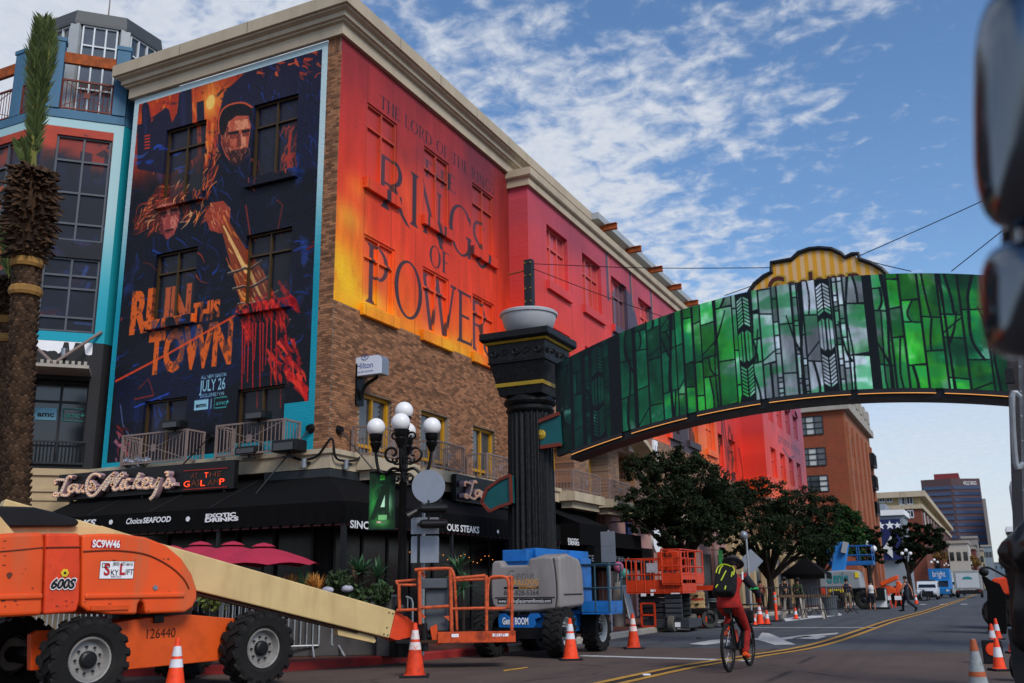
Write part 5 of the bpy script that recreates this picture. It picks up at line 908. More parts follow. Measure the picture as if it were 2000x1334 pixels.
p0=atX(*z5(200,720),XA)if False else Vector((XA,20.55,6.1)); hs=thing('hotel_sign','white projecting hotel sign on a dark curved bracket','sign',p0)
hy=20.75; q0,q1=atY(679,738,hy),atY(757,730,hy); top=atY(700,697,hy). z; bot=q0. z; L_=q1. x-q0. x-.0
def rsign(x0,x1,z0,z1,r):
 P=[(x0,z0),(x1,z0)]; P+=[(x1-r+r*math. cos(a),z1-r+r*math. sin(a))for a in np. linspace(0,math. pi/2,7)]; P+=[(x0+r+r*math. cos(a),z1-r+r*math. sin(a))for a in np. linspace(math. pi/2,math. pi,7)]; return P
fx0,fx1=q0. x,atY(747,730,hy). x
b=MB(); b. prism(rsign(fx0,fx1,bot,top,.17),(0,hy,0),(1,0,0),(0,0,1),(0,.3,0)); b. build('sign_cabinet',M_['sign_grey'],hs)
b=MB(); b. prism(rsign(fx0+.02,fx1-.02,bot+.02,top-.02,.16),(0,hy-.012,0),(1,0,0),(0,0,1),(0,.01,0)); b. build('sign_face',mat('sign face white','#cfd6e2',.4,var=.03,bump=0),hs)
cxs=(fx0+fx1)/2; text(hs,'Hilton',.16,(cxs,hy-.013,bot+.2),(1,0,0),(0,0,1),M_['blue_print'],center=True,xs=.92); text(hs,'GASLAMP QUARTER',.04,(cxs,hy-.013,bot+.09),(1,0,0),(0,0,1),M_['blue_print'],center=True)
b=MB(); b. tube([(cxs+.105*math. cos(a),hy-.016,bot+.5+.075*math. sin(a))for a in np. linspace(0,6.283,20)[:-1]],.008,5,closed=True); b. build('emblem',M_['blue_print'],hs); text(hs,'H',.085,(cxs,hy-.013,bot+.458),(1,0,0),(0,0,1),M_['blue_print'],center=True)
b=MB(); b. bb(XA,XA+.06,hy-.02,hy+.32,bot-.75,bot+.35); b. tube(catmull([(XA+.06,hy+.15,bot-.6),(XA+.2,hy+.15,bot-.25),(XA+.5,hy+.15,bot-.08),(fx1-.25,hy+.15,bot-.03)],6),.05,8); b. bb(XA,fx0+.02,hy+.05,hy+.25,bot+.02,bot+.3); b. build('bracket',M_['iron'],hs)
b=MB(); b. bb(-14.0,X2+.05,36.5,57,.1,4.28);
for y in np. arange(36.6,57,3.4):b. bb(-14,X2+.22,y,y+.6,.1,4.28)
b. build('plaster_wall',M_['plaster_pink'],hotel); b=MB()
for y in np. arange(36.6,56,3.4):b. bb(X2+.05,X2+.07,y+.75,y+3.2,.3,3.0)
b. build('shop_pane',M_['shop_glass'],hotel)
ent=thing('entrance_awning','black box awning over the restaurant entrance past the column','awning',(-13,33,3)); b=MB(); b. bb(-13.7,-12.2,30.4,33.2,2.75,3.45); b. quad((-12.2,30.4,3.45),(-12.2,33.2,3.45),(-13.75,33.2,4.1),(-13.75,30.4,4.1)); b. bb(-13.7,-12.0,33.3,36.2,1.95,3.25); b. build('awning_box',aw,ent)
def es(body,q,h,q2):X=-12.19 if q[0]<1150 else-11.99; p=atX(*q,X); text(ent,body,h,p,(0,1,0),(0,0,1),M_['white_print'],width=abs(atX(*q2,X). y-p. y),bold=.02,depth=.01)
es('EXOTIC',z6(1495,522),.11,z6(1556,524)); es('DRINKS',z6(1497,540),.11,z6(1560,540))
p=atX(*z6(1462,628),-12.6); b=MB(); b. bb(-12.65,-12.0,31.2,36.2,2.02,2.72); b. build('lower_box',aw,ent); X_=-11.995; p=atX(*z6(1475,628),X_); text(ent,'ENTRANCE',.2,p,(0,1,0),(0,0,1),M_['sign_grey'],width=atX(*z6(1645,630),X_). y-p. y,depth=.01); p=atX(*z6(1768,634),X_); text(ent,'Fifth Avenue',.17,p,(0,1,0),(0,0,1),M_['sign_grey'],width=3.,depth=.01)
# ------ street arch: column, bowl, printed banner, old sign behind
AY=22.3; CC=atY(1037,900,22.55); CX,CY=CC. x,CC. y
arch=thing('arch_column','black fluted column with square capital and silver bowl carrying the arch','column',(CX,CY,.15))
st=M_['column_stone']; zc=lambda y:atD(1037,y,24.6). z
b=MB(); n=144; prof=[(.60,1.0),(.60,zc(800)),]
k0=0
for z,sc in((.7,1.02),(2.0,1.02),(zc(796),.97)):
 for j in range(n):
  ph=(j%6)/6; r=.60*sc-(.045*math. sin(math. pi*min(1,ph/.8))if ph<.8 else 0); a=2*math. pi*j/n; b. v. append(Vector((CX+r*math. cos(a),CY+r*math. sin(a),z)))
for i in range(2):
 for j in range(n):b. f. append([i*n+j,i*n+(j+1)%n,i*n+n+(j+1)%n,i*n+n+j])
b. build('shaft',st,arch)
b=MB(); b. lathe([(.85,.15),(.85,.35),(.75,.42),(.78,.5),(.68,.62),(.66,.7),(.61,.74)],(CX,CY,0),32); b. build('base',st,arch,smooth=True)
z0=zc(800); b=MB(); b. lathe([(.56,z0-.05),(.62,z0),(.64,z0+.05),(.6,z0+.1),(.6,z0+.14),(.67,z0+.2),(.69,z0+.26),(.66,z0+.32),(.6,z0+.36),(.58,z0+.44)],(CX,CY,0),40); b. build('neck_ring',st,arch,smooth=True)
zg,zf0,zf1,zs=zc(747),zc(700),zc(664),zc(655)+.0
def frus(b,s0,z0,s1,z1):
 k=len(b. v)
 for s,z in((s0,z0),(s1,z1)):
  for sx,sy in((-1,-1),(1,-1),(1,1),(-1,1)):b. v. append(Vector((CX+sx*s,CY+sy*s,z)))
 for j in range(4):b. f. append([k+j,k+(j+1)%4,k+4+(j+1)%4,k+4+j])
 b. f. append([k,k+1,k+2,k+3][::-1]); b. f. append([k+4,k+5,k+6,k+7])
b=MB(); frus(b,.60,z0+.4,.64,zg-.05); frus(b,.66,zg+.05,.78,zf0-.05); frus(b,.82,zf0-.048,.82,zf0); frus(b,.80,zf0+.002,.82,zf1); b. build('capital',st,arch,bevel=.012)
b=MB(); frus(b,.92,zf1+.06,.98,zf1+.12); frus(b,.98,zf1+.122,.98,zf1+.3); b. build('abacus',st,arch,bevel=.015)
b=MB(); frus(b,.665,zg-.048,.675,zg+.048); frus(b,.86,zf1+.002,.9,zf1+.058); b. build('gold_trim',M_['gold'],arch)
b=MB()
for fx,fy in((0,-1),(1,0)):
 ex=Vector((-fy,fx,0))if fx==0 else Vector((0,1,0)); nn=Vector((fx,fy,0)); o=Vector((CX,CY,(zf0+zf1)/2))+nn*.825
 for i in range(5):
  a=-.62+i*.31; P=[o+ex*(a+.13*math. cos(t)*(1-t/9))+Vector((0,0,.1*math. sin(t)*(1-t/9)*(1 if i%2 else-1)))for t in np. linspace(0,6.6,16)]; b. tube(P,.018,5)
b. build('relief_scroll',st,arch)
zb=zf1+.3; b=MB(); b. lathe([(.34,zb),(.52,zb+.1),(.65,zb+.28),(.72,zb+.5),(.73,zb+.56),(.77,zb+.58),(.78,zb+.64),(.75,zb+.67),(.71,zb+.63),(.1,zb+.45)],(CX+.02,CY-.02,0),40); b. build('bowl',M_['bowl'],arch,smooth=True)
pt=atY(1033,508,CY-.1); b=MB(); px_=pt. x; b. box((px_,CY-.1,(zb+.2+pt. z)/2),(.24,.2,pt. z-zb-.2)); b. build('steel_post',M_['dark_metal'],arch,bevel=.02)
b=MB()
for z in np. linspace(zb+.6,pt. z-.1,5):b. sphere((px_-.08,CY-.21,z),.022,6,4); b. sphere((px_+.08,CY-.21,z),.022,6,4)
b. build('bolts',M_['gold'],arch,kind='stuff'); b=MB(); b. tube([(px_-.1,CY-.1,pt. z-.28),(px_-.62,CY-.15,pt. z-.33)],.022,6); b. build('outrigger',M_['rust_beam'],arch)
ZT=lambda x:8.22-.0312*(x+3.1)**2; ZB=lambda x:5.58-.0245*(x+3.1)**2
GA=Art(-9.55,3.45,0,2.7,64)
def paint_glass():
 A=GA; h,w=A. h,A. w; A. a[:]=sr('#0c1216')
 stops=[(-9.6,'#08302a'),(-8.2,'#0a4636'),(-7,'#14744a'),(-6.2,'#167a4a'),(-5.5,'#34b83c'),(-4.9,'#48c060'),(-4.3,'#a5dcc8'),(-3.4,'#d2dcec'),(-2.2,'#c8dadf'),(-1.6,'#5cc878'),(-1.,'#2ab830'),(-.4,'#40c038'),(.2,'#158a4c'),(1.2,'#0f5a3c'),(2.2,'#2a9040'),(3.5,'#0a3a2c')]
 xs=[s[0]for s in stops]; cs=np. array([sr(s[1])for s in stops]); n1=fnoise(h,w,30,4,ratio=.12); n2=fnoise(h,w,16,4,ratio=.35)
 t=np. clip(A. X[None]+(n2-.5)*2.6,-9.6,3.45); G=np. stack([np. interp(t,xs,cs[:,k])for k in range(3)],-1); G=G*(.5+.62*n1[...,None])
 wt=ss(n1,.6,.75)*ss(n2,.45,.6); G=G*(1-.35*wt[...,None])+.35*wt[...,None]*sr('#d8e6de'); G=np. clip(G,0,1)
 r=random. Random(21); ink='#0b1115'; st=fnoise(h,w,90,3,ratio=.06); G=G*(.8+.4*st[...,None])
 dk=ss(fnoise(h,w,12,3,ratio=.5),.5,.66)*ss(A. X[None]+0*A. Z[:,None],-6.8,-4.6)*(1-ss(A. X[None]+0*A. Z[:,None],-1.,.6)); G=G*(1-.62*dk[...,None])+sr('#1f8f48')*.62*dk[...,None]
 def pane(P,t=None):t=t or r. uniform(.55,1.25); A. put(A. mask(P),np. clip(G*t,0,1))
 x=-9.52
 while x<3.4:
  k=r. random(); dark=x<-7.2 or x>.3
  if k<(.22 if dark else.1):x+=r. uniform(.05,.16); continue
  if k<.36:
   wd=r. uniform(.07,.11); z=-.05
   while z<2.7:hh=r. choice((.08,.12,.3,.55)); pane([(x,z),(x+wd,z),(x+wd,z+hh),(x,z+hh)]); z+=hh+.03
  else:
   wd=r. uniform(.16,.44); z=r. uniform(-.5,0)
   while z<2.7:
    hh=r. uniform(.45,1.35); z1=z+hh; s0,s1=r. uniform(-.06,.06),r. uniform(-.06,.06); m=r. random()
    if m<.45 and wd>.22:
     q=[(x+wd*r. uniform(.2,.8),z),(x+wd*r. uniform(.25,.75),z+hh*.4),(x+wd*r. uniform(.1,.9),z1)]; C_=[(v. x,v. y)for v in catmull([Vector((a,c,0))for a,c in q],6)]
     pane([(x,z),*C_,(x,z1)]); pane([(x+wd,z),*C_,(x+wd,z1)]); A. line(C_,r. uniform(.03,.06),ink)
    else:pane([(x,z),(x+wd,z+s0),(x+wd,z1+s1),(x,z1)])
    if m>.8:A. line([(x,z+.1),(x+wd,z+r. uniform(.2,.5))],.03,ink)
    A. line([(x,z),(x+wd,z+s0)],.034,ink); z=z1
  A. line([(x,0),(x,2.7)],.02,ink); x+=wd+r. uniform(.022,.045)
 for n_ in range(13):
  a=-9.4+n_*1.0+r. uniform(-.25,.25); b0=r. uniform(.04,.11); A. line([(a,-.1),(a+r. uniform(-.05,.05),.9),(a+r. uniform(-.08,.08),1.8),(a+r. uniform(-.1,.1),2.8)],[b0,b0*.6,b0*.7,b0*1.2],ink,1.,5)
  z=r. uniform(.5,1.6); s=r. choice((-1,1)); A. line([(a,z),(a+s*.12,z+.3),(a+s*r. uniform(.2,.34),z+r. uniform(.6,1.))],[.06,.025],ink,1.,4)
 for c in(-8.35,-4.6,-2.75):
  A. poly([(c-.17,0),(c+.17,0),(c+.17,2.7),(c-.17,2.7)],ink)
  for n_ in range(8):
   for sg in(-1,1):
    for z,s in((.1+n_*.09,1),(2.6-n_*.09,-1)):A. put(A. mask([(c+sg*.015,z),(c+sg*.14,z+s*.1),(c+sg*.14,z+s*.16),(c+sg*.015,z+s*.06)]),G)
  for sg in(-1,1):A. put(A. mask([(c+sg*.02,1.),(c+sg*.07,.95),(c+sg*.07,1.75),(c+sg*.02,1.7)]),G); A. put(A. mask([(c+sg*.09,.98),(c+sg*.15,1.05),(c+sg*.15,1.65),(c+sg*.09,1.72)]),G)
 e=(A. X[None]+A. Z[:,None]*0<-9.3); A. a[np. broadcast_to(e,(h,w))]*=.8
paint_glass(); GIMG=GA. image('arch banner print')
GM=imgmat('arch banner vinyl',GIMG,.38,'X')
ban=thing('arch_banner','long green stained glass print banner curving across the street','banner',(-3.1,AY,5.6))
def gu(v):return((v. x-GA. x0)/(GA. x1-GA. x0),((v. z-ZB(v. x))/(ZT(v. x)-ZB(v. x))*2.68+.01)/(GA. z1-GA. z0))
b=MB(); N_=60; X0,X1=-9.5,3.4
for i in range(N_+1):x=X0+(X1-X0)*i/N_; b. v+=[Vector((x,AY,ZB(x))),Vector((x,AY,ZT(x))),Vector((x,AY+.18,ZT(x))),Vector((x,AY+.18,ZB(x)))]
for i in range(N_):
 for j in range(4):a=i*4; b. f. append([a+j,a+(j+1)%4,a+4+(j+1)%4,a+4+j])
b. f+=[[0,1,2,3],[N_*4+j for j in range(4)]]; b. build('printed_skin',GM,ban,uv=gu)
b=MB()
for i in range(N_+1):x=X0+.35+(X1-X0-.35)*i/N_; z=ZB(x); b. v+=[Vector((x,AY+.05,z-.2)),Vector((x,AY+.05,z-.004)),Vector((x,AY+.75,z-.004)),Vector((x,AY+.75,z-.2))]
for i in range(N_):
 for j in range(4):a=i*4; b. f. append([a+j,a+(j+1)%4,a+4+(j+1)%4,a+4+j])
b. f+=[[0,1,2,3],[N_*4+j for j in range(4)]]; b. build('steel_arch',M_['black_paint'],ban)
for(u,v)in((-9.1,-7.75),(-7.5,-6.1),(-5.85,-4.35),(-4.15,-2.35),(-2.2,-.62),(-.45,1.5)):
 b=MB(); c=MB(); P=[u+(v-u)*t/8 for t in range(9)]
 for x,y in zip(P,P[1:]):b. bar((x,AY-.02,ZB(x)-.06),(y,AY-.02,ZB(y)-.06),.03,.1); c. bar((x,AY-.04,ZB(x)-.115),(y,AY-.04,ZB(y)-.115),.02,.016)
 o=b. build('strip_band',M_['dark_metal'],ban); c. build('gold_strip',M_['strip_lit'],ban)  # gold strip is no lamp: its reflected glint is put in as emission
med=thing('arch_sign','old yellow striped arch sign half hidden behind the green banner','sign',(-2.9,AY+.5,7.9)); MY=AY+.42
ol=[(1463,572),(1474,555),(1492,540),(1507,532),(1506,514),(1546,507),(1560,494),(1580,487),(1600,485),(1624,487),(1643,496),(1651,503),(1664,497),(1676,496),(1679,507),(1700,514),(1722,526),(1736,540)]
op=[(lambda a:(a. x,a. z))(atY(*q,MY))for q in ol]; xc=(op[0][0]+op[-1][0])/2
base=7.0; pol=op+[(op[-1][0],base),(op[0][0],base)]
def tops(x):
 for(a,c)in zip(op,op[1:]):
  if a[0]<=x<=c[0]and c[0]>a[0]:return a[1]+(c[1]-a[1])*(x-a[0])/(c[0]-a[0])
 return base+.2
cy_,cw=mat('sign yellow','#cf9420',.55,var=.06),mat('sign cream','#d0a878',.55,var=.06)
xs_=np. linspace(op[0][0]+.01,op[-1][0]-.01,34)
for par,m in((0,cy_),(1,cw)):
 b=MB()
 for i in range(33):
  if i%2==par:b. prism([(xs_[i],base),(xs_[i+1],base),(xs_[i+1],tops(xs_[i+1])-.03),(xs_[i],tops(xs_[i])-.03)],(0,MY,0),(1,0,0),(0,0,1),(0,.12,0))
 b. build('striped_face',m,med,kind='stuff')
b=MB(); b. tube([(x,MY-.02,z)for x,z in op],.055,6); b. bar((xc-1.6,MY+.2,6.9),(xc+1.6,MY+.2,6.9),.2); b. build('sign_frame',M_['dark_metal'],med)
p=atY(1502,585,MY-.05); w=atY(1682,540,MY-.05). x-p. x
zl=atY(1600,532,MY). z-.52; text(med,'Gaslamp',.52,(p. x,MY-.1,zl),(1,0,0),(0,0,1),M_['gold'],width=w,bold=.07); text(med,'Gaslamp',.52,(p. x,MY-.11,zl),(1,0,0),(0,0,1),mat('maroon letter','#4a1512',.5),width=w,bold=.02)
b=MB(); b. bar((3.45,AY+.3,0),(3.45,AY+.3,9),1.15);
ac2=thing('arch_column','plain far end column holding the right end of the arch','column',(4.3,CY,0)); b=MB(); b. lathe([(.8,0),(.8,.4),(.6,.7),(.58,5.6),(.66,5.8),(.9,7.2),(.9,7.4)],(4.1,CY,0),32); b. build('shaft',st,ac2)
br=thing('arch_bracket','teal and red bracket with gold rosette between column and banner','bracket',(CX+.7,CY-.2,5)); Y_=CY-.35
q=[(1052,824),(1092,808),(1096,868),(1056,874)]; P=[(lambda a:(a. x,a. z))(atY(*k,Y_))for k in q]; b=MB(); b. prism(P,(0,Y_,0),(1,0,0),(0,0,1),(0,.3,0)); b. build('panel',M_['teal_paint'],br)
b=MB(); [b. bar((P[i][0],Y_-.01,P[i][1]),(P[j][0],Y_-.01,P[j][1]),.1,.09)for i,j in((0,1),(3,2))]; b. build('border',M_['redwood'],br)
c=atY(1057,849,Y_); b=MB(); m3=Matrix. Rotation(R(90),3,'X'); b. lathe([(.13,0),(.13,.02),(.09,.04),(.05,.045),(.03,.07)],(c. x,Y_,c. z),14,m3); b. build('rosette',M_['gold'],br)
ar=thing('arrow_sign','teal arrow shaped sign panel with red brown border left of the column','sign',(CX-.9,CY-1,3.7)); Y_=CY-.75
q=[(941,981),(952,955),(975,938),(997,928),(999,982),(975,990),(957,999)]; P=[(lambda a:(a. x,a. z))(atY(*k,Y_))for k in q]; b=MB(); b. prism(P,(0,Y_,0),(1,0,0),(0,0,1),(0,.2,0)); b. build('panel',M_['teal_paint'],ar)
b=MB(); [b. bar((P[i][0],Y_-.01,P[i][1]),(P[(i+1)%7][0],Y_-.01,P[(i+1)%7][1]),.06,.07)for i in range(7)]; b. build('border',M_['redwood'],ar); b=MB(); b. bar((P[4][0]-.05,Y_+.1,(P[3][1]+P[4][1])/2),(CX-.5,CY-.3,(P[3][1]+P[4][1])/2),.1); b. build('arm',M_['dark_metal'],ar)
for a,c,lab in((Vector((px_,CY-.1,pt. z-.1)),atY(1505,523,MY),'taut wire from the column post to the striped sign'),(Vector((px_,CY-.1,pt. z-.2)),atX(1338,583,XA+1.4)if False else Vector((-6.2,24,7.9)),'lower slack wire from the column post to the banner'),(atY(1678,500,MY),Vector((3.6,21.8,10.3)),'upper wire from the striped sign to the right'),(atY(1679,505,MY),atY(1780,530,AY+.3),'short wire from the striped sign down to the banner'),(atY(1858,530,AY+.1),Vector((4.2,21,10.6)),'wire rising from the right banner edge'),(atY(1474,556,MY),atY(1415,577,AY+.2),'short wire left of the striped sign')):
 t=thing('guy_wire',lab,'wire',a,group='guy wires of the arch'); b=MB(); mid=(a+c)/2-Vector((0,0,.01*(c-a). length)); b. tube(catmull([a,mid,c],6),.011,5); b. build('wire',M_['black_paint'],t)
LD=19.2; lp=atD(788,900,LD); LX,LY=lp. x,lp. y
def scroll(b,c,ex,r0,turns,a0,rad,sg=1,n=26):
 P=[]
 for i in range(n+1):t=i/n; a=a0+sg*turns*6.283*t; r=r0*(1-.8*t); P. append(c+ex*(r*math. cos(a))+Zv*(r*math. sin(a)))
 b. tube(P,rad,7)
def lamp(name,label,o,heads,s=1.,detail=True,group=None,rz=0.):
 t=thing(name,label,'street lamp',o,group=group); O=Vector(o); zt=heads
 b=MB(); b. lathe([(.22*s,0),(.22*s,.3),(.17*s,.36),(.15*s,.8),(.1*s,.95)],O,16); b. build('base',M_['iron'],t,smooth=True)
 b=MB(); b. lathe([(.085*s,.9),(.075*s,zt-.95),(.09*s,zt-.93),(.06*s,zt-.9),(.05*s,zt-.2),(.11*s,zt+.05),(.12*s,zt+.12)],O,16); b. build('post',M_['iron'],t,smooth=True)
 return t,O
T5,O5=lamp('street_lamp','black cast iron street lamp with five white globes and a green banner',(LX,LY,.15),atD(788,850,LD). z-.15)
zG={'top':atD(788,798,LD). z,'side':atD(733,832,LD). z}; GR=.185; ex=Vector((RT. x,RT. y,0)). normalized(); ey=Vector((FW. x,FW. y,0)). normalized(); zsd=zG['side']; zarm=zsd-.95
b=MB(); b. sphere((LX,LY,zG['top']),GR,24,14); b. build('globe',M_['globe'],T5,smooth=True)
b=MB(); b. lathe([(.07,-.5),(.1,-.36),(.12,-.3),(.1,-.22),(.13,-.18),(.15,-.12)],(LX,LY,zG['top']),16); b. build('globe_collar',M_['iron'],T5,smooth=True)
for d in(ex,-ex,-ey,ey):
 c=Vector((LX,LY,zsd))+d*.56; b=MB(); b. sphere(c,GR,24,14); b. build('globe',M_['globe'],T5,smooth=True)
 b=MB(); b. lathe([(.05,-.5),(.08,-.42),(.11,-.36),(.12,-.32),(.1,-.29),(.125,-.25),(.13,-.18),(.14,-.14)],c,14); b. build('globe_collar',M_['iron'],T5,smooth=True)
 b=MB(); P=catmull([Vector((LX,LY,zarm+.05)),Vector((LX,LY,zarm+.12))+d*.2,Vector((LX,LY,zarm+.02))+d*.36,Vector((LX,LY,zarm+.12))+d*.5,Vector((LX,LY,zsd-.46))+d*.56],6); b. tube(P,.032,8)
 cc=Vector((LX,LY,zarm+.42))+d*.22; scroll(b,cc,d,.19,1.1,-2.2,.026,1); scroll(b,Vector((LX,LY,zarm+.28))+d*.12,d,.1,1.1,.4,.022,-1); scroll(b,Vector((LX,LY,zarm+.76))+d*.17,d,.1,1.2,3.3,.022,-1); scroll(b,Vector((LX,LY,zarm-.08))+d*.12,d,.1,1.0,2.2,.022,-1); b. build('scroll_arm',M_['iron'],T5,smooth=True)
BA=Art(0,.55,0,1.2,180)
def paint_banner():
 A=BA; h,w=A. h,A. w; n1=fnoise(h,w,5,4,ratio=2); n2=fnoise(h,w,3,3,ratio=2); A. a=sr('#0b2a16')*(.5+1.0*n1[...,None]); A. soft(.1,.5,.12,.4,'#2f9a3a',.8); A. soft(.4,.55,.1,.25,'#bff0c0',.7); A. soft(.28,.15,.2,.12,'#5ec85a',.7)
 for k in range(12):A. line([(rng. uniform(0,.5),rng. uniform(.2,1)),(rng. uniform(0,.5),rng. uniform(.2,1))],.008,'#3fae5a',.5)
 A. line([(-.05,.55),(.1,.85),(.35,.95)],.04,'#1a5a2a',.8,6)
 dk='#0c2413'; A. poly([(.02,.2),(.3,1.0),(.42,1.0),(.42,.2),(.33,.2),(.33,.38),(.2,.38),(.12,.2)],dk,.9); A. poly([(.24,.46),(.33,.46),(.33,.72)],'#c8f2cc'); A. poly([(.2,.2),(.38,.2),(.38,.3),(.2,.3)],'#8fd88a',.8)
 A. poly([(.22,1.03),(.32,1.03),(.32,1.14),(.22,1.14)],'#4fc23a'); A. poly([(.25,1.06),(.29,1.1),(.25,1.1)],'#0c2413'); A. poly([(.17,.13),(.26,.13),(.26,.17),(.17,.17)],'#c98a80'); A. txt('MARVEL',.18,.137,.026,'#ffffff',.07); A. poly([(.265,.13),(.36,.13),(.36,.17),(.265,.17)],'#5a6a5a')
 A. poly([(0,1.16),(.55,1.16),(.55,1.2),(0,1.2)],'#0a120c')
paint_banner(); BIMG=BA. image('lamp banner print'); BMt=imgmat('lamp banner cloth',BIMG,.6,'X')
tl,tr_,bl_=atD(722,923,LD),atD(773,923,LD),atD(722,1036,LD)
lb=thing('lamp_banner','green and black vertical banner with a large letter hanging from the lamp post','banner',(tr_. x,tr_. y,bl_. z)); b=MB(); w=(tr_-tl);
for i in range(7):
 for j in range(9):s=i/6; t_=j/8; p=tl+w*s; b. v. append(Vector((p. x,p. y,tl. z+(bl_. z-tl. z)*t_))+ey*.012*math. sin(3*s+4*t_))
for i in range(6):
 for j in range(8):a=i*9+j; b. f. append([a,a+1,a+10,a+9])
ww=Vector((w. x,w. y,0)); b. build('cloth',BMt,lb,smooth=True,uv=lambda v:((v-tl). dot(ww)/ww. length_squared*.995,(v. z-bl_. z)/(tl. z-bl_. z)*.995))
b=MB(); [b. tube([Vector((LX,LY,z)),Vector((tl. x,tl. y,z))],.015,6)for z in(tl. z+.01,bl_. z-.01)]; b. build('banner_arm',M_['iron'],lb)
cm=thing('camera_box','small white security camera on the lamp post beside the round sign','camera',atD(822,942,LD-.1)); p=atD(822,944,LD-.1); b=MB(); b. box(p,(.2,.12,.07),rz=YAW); b. build('housing',M_['white_print'],cm,bevel=.02); b=MB(); b. bar(p-ex*.05,Vector((LX,LY,p. z-.03)),.04); b. build('bracket',M_['dark_metal'],cm)
SD=18.9; pb=atD(826,1150,SD); sgp=thing('road_sign','round road sign seen from behind above two blank rectangular plates','road sign',(pb. x,pb. y,.15)); b=MB(); b. bar((pb. x,pb. y,.15),(pb. x,pb. y,atD(826,925,SD). z),.05); b. build('pole',M_['galv'],sgp)
c=atD(837,950,SD-.06); fh=-ey; b=MB(); m3=Matrix((ex,Zv,fh)). transposed(); b. lathe([(.325,0),(.325,.012)],c,40,m3); b. build('round_plate',M_['sign_grey'],sgp)
for y0,y1 in((1011,1043),(1047,1099)):
 p,q=atD(803,y0,SD-.06),atD(858,y1,SD-.06); b=MB(); u=(q. x-p. x)*ex. x+(q. y-p. y)*ex. y; P=rsign(0,u,q. z-p. z,0,.04); P=[(a,z)for a,z in P]; b. prism(P,p,ex,Zv,ey*.012); b. build('plate',M_['sign_grey'],sgp)
sl_=thing('light_stand','black stand carrying two long stage lights in front of the round sign','light stand',gnd(817,1290)+Vector((0,0,.15))); p=atD(817,1150,SD-.3); b=MB(); b. tube([(p. x,p. y,.15),(p. x,p. y,atD(817,990,SD-.3). z)],.03,8); b. build('pole',M_['black_paint'],sl_)
for y in(993,1023):
 c=atD(847,y,SD-.35); b=MB(); b. tube([c-ex*.27,c-ex*.22,c+ex*.22,c+ex*.27],[.05,.085,.085,.05],12); b. build('lamp_tube',M_['black_paint'],sl_); b=MB(); b. bar(c+Zv*.07-ex*.1,c+Zv*.16-ex*.1,.03); b. bar(c+Zv*.07+ex*.12,c+Zv*.17+ex*.14,.03); b. bar(c-ex*.3,Vector((p. x,p. y,c. z)),.04); b. build('yoke',M_['black_paint'],sl_,kind='stuff')
c=atD(806,1003,SD-.35); b=MB(); b. tube([c-ex*.1-ey*.05-Zv*.06,c+ex*.08+Zv*.05],[.09,.06],12); b. build('spot_head',M_['black_paint'],sl_)
# ------ lifts
def wheel(parent,c,ax,Rr,Wd,rim=None,tyre=None,lugs=18,hub='#1a1a1c',rimr=.5):
 """c: centre of the wheel, ax: unit axle vector pointing to the outer face"""
 ax=Vector(ax). normalized(); u=ax. cross(Zv). normalized(); m3=Matrix((u,Zv,ax)). transposed(); h=Wd/2; c=Vector(c)
 b=MB(); b. lathe([(Rr*rimr,-h*.8),(Rr*.62,-h*.98),(Rr*.84,-h),(Rr*.93,-h*.86),(Rr*.955,-h*.5),(Rr*.955,h*.5),(Rr*.93,h*.86),(Rr*.84,h),(Rr*.62,h*.98),(Rr*rimr,h*.8)],c,36,m3,(0,0))
 for k in range(lugs):
  for sg in(-1,1):
   a=2*math. pi*(k+(.5 if sg>0 else 0))/lugs; rd=u*math. cos(a)+Zv*math. sin(a); tg=-u*math. sin(a)+Zv*math. cos(a); w_=(tg*.5+ax*sg). normalized()
   q=Matrix((w_,rd. cross(w_). normalized()*-1,rd)). transposed(); b. box(c+rd*Rr*.965+ax*sg*h*.5,(h*1.0,Rr*.15,Rr*.07),q); b. box(c+rd*Rr*.9+ax*sg*h*.96,(h*.12,Rr*.13,Rr*.16),Matrix((ax,tg,rd)). transposed())
 o=b. build('wheel',tyre or M_['rubber'],parent)
 if rim is not False:
  b=MB(); b. lathe([(Rr*rimr*1.02,h*.82),(Rr*rimr*1.0,h*.9),(Rr*rimr*.93,h*.86),(Rr*rimr*.86,h*.55),(Rr*rimr*.80,h*.38),(Rr*rimr*.30,h*.46),(.01,h*.46)],c,32,m3,(0,1)); b. build('rim',rim or M_['rim_white'],o,smooth=True)
  b=MB(); b. lathe([(Rr*.21,h*.40),(Rr*.20,h*.72),(Rr*.15,h*.8),(.01,h*.82)],c,18,m3); b. build('hub',M_['black_paint'],o)
  b=MB()
  for k in range(9):a=2*math. pi*k/9; p=c+(u*math. cos(a)+Zv*math. sin(a))*Rr*.31+ax*h*.45; b. tube([p,p+ax*.03],Rr*.03,6)
  b. build('wheel_nuts',M_['dark_metal'],o,kind='stuff')
 return o
def bent(b,pts,r=.02,n=7,k=4):b. tube(catmull([Vector(p)for p in pts],k)if k>1 else pts,r,n)
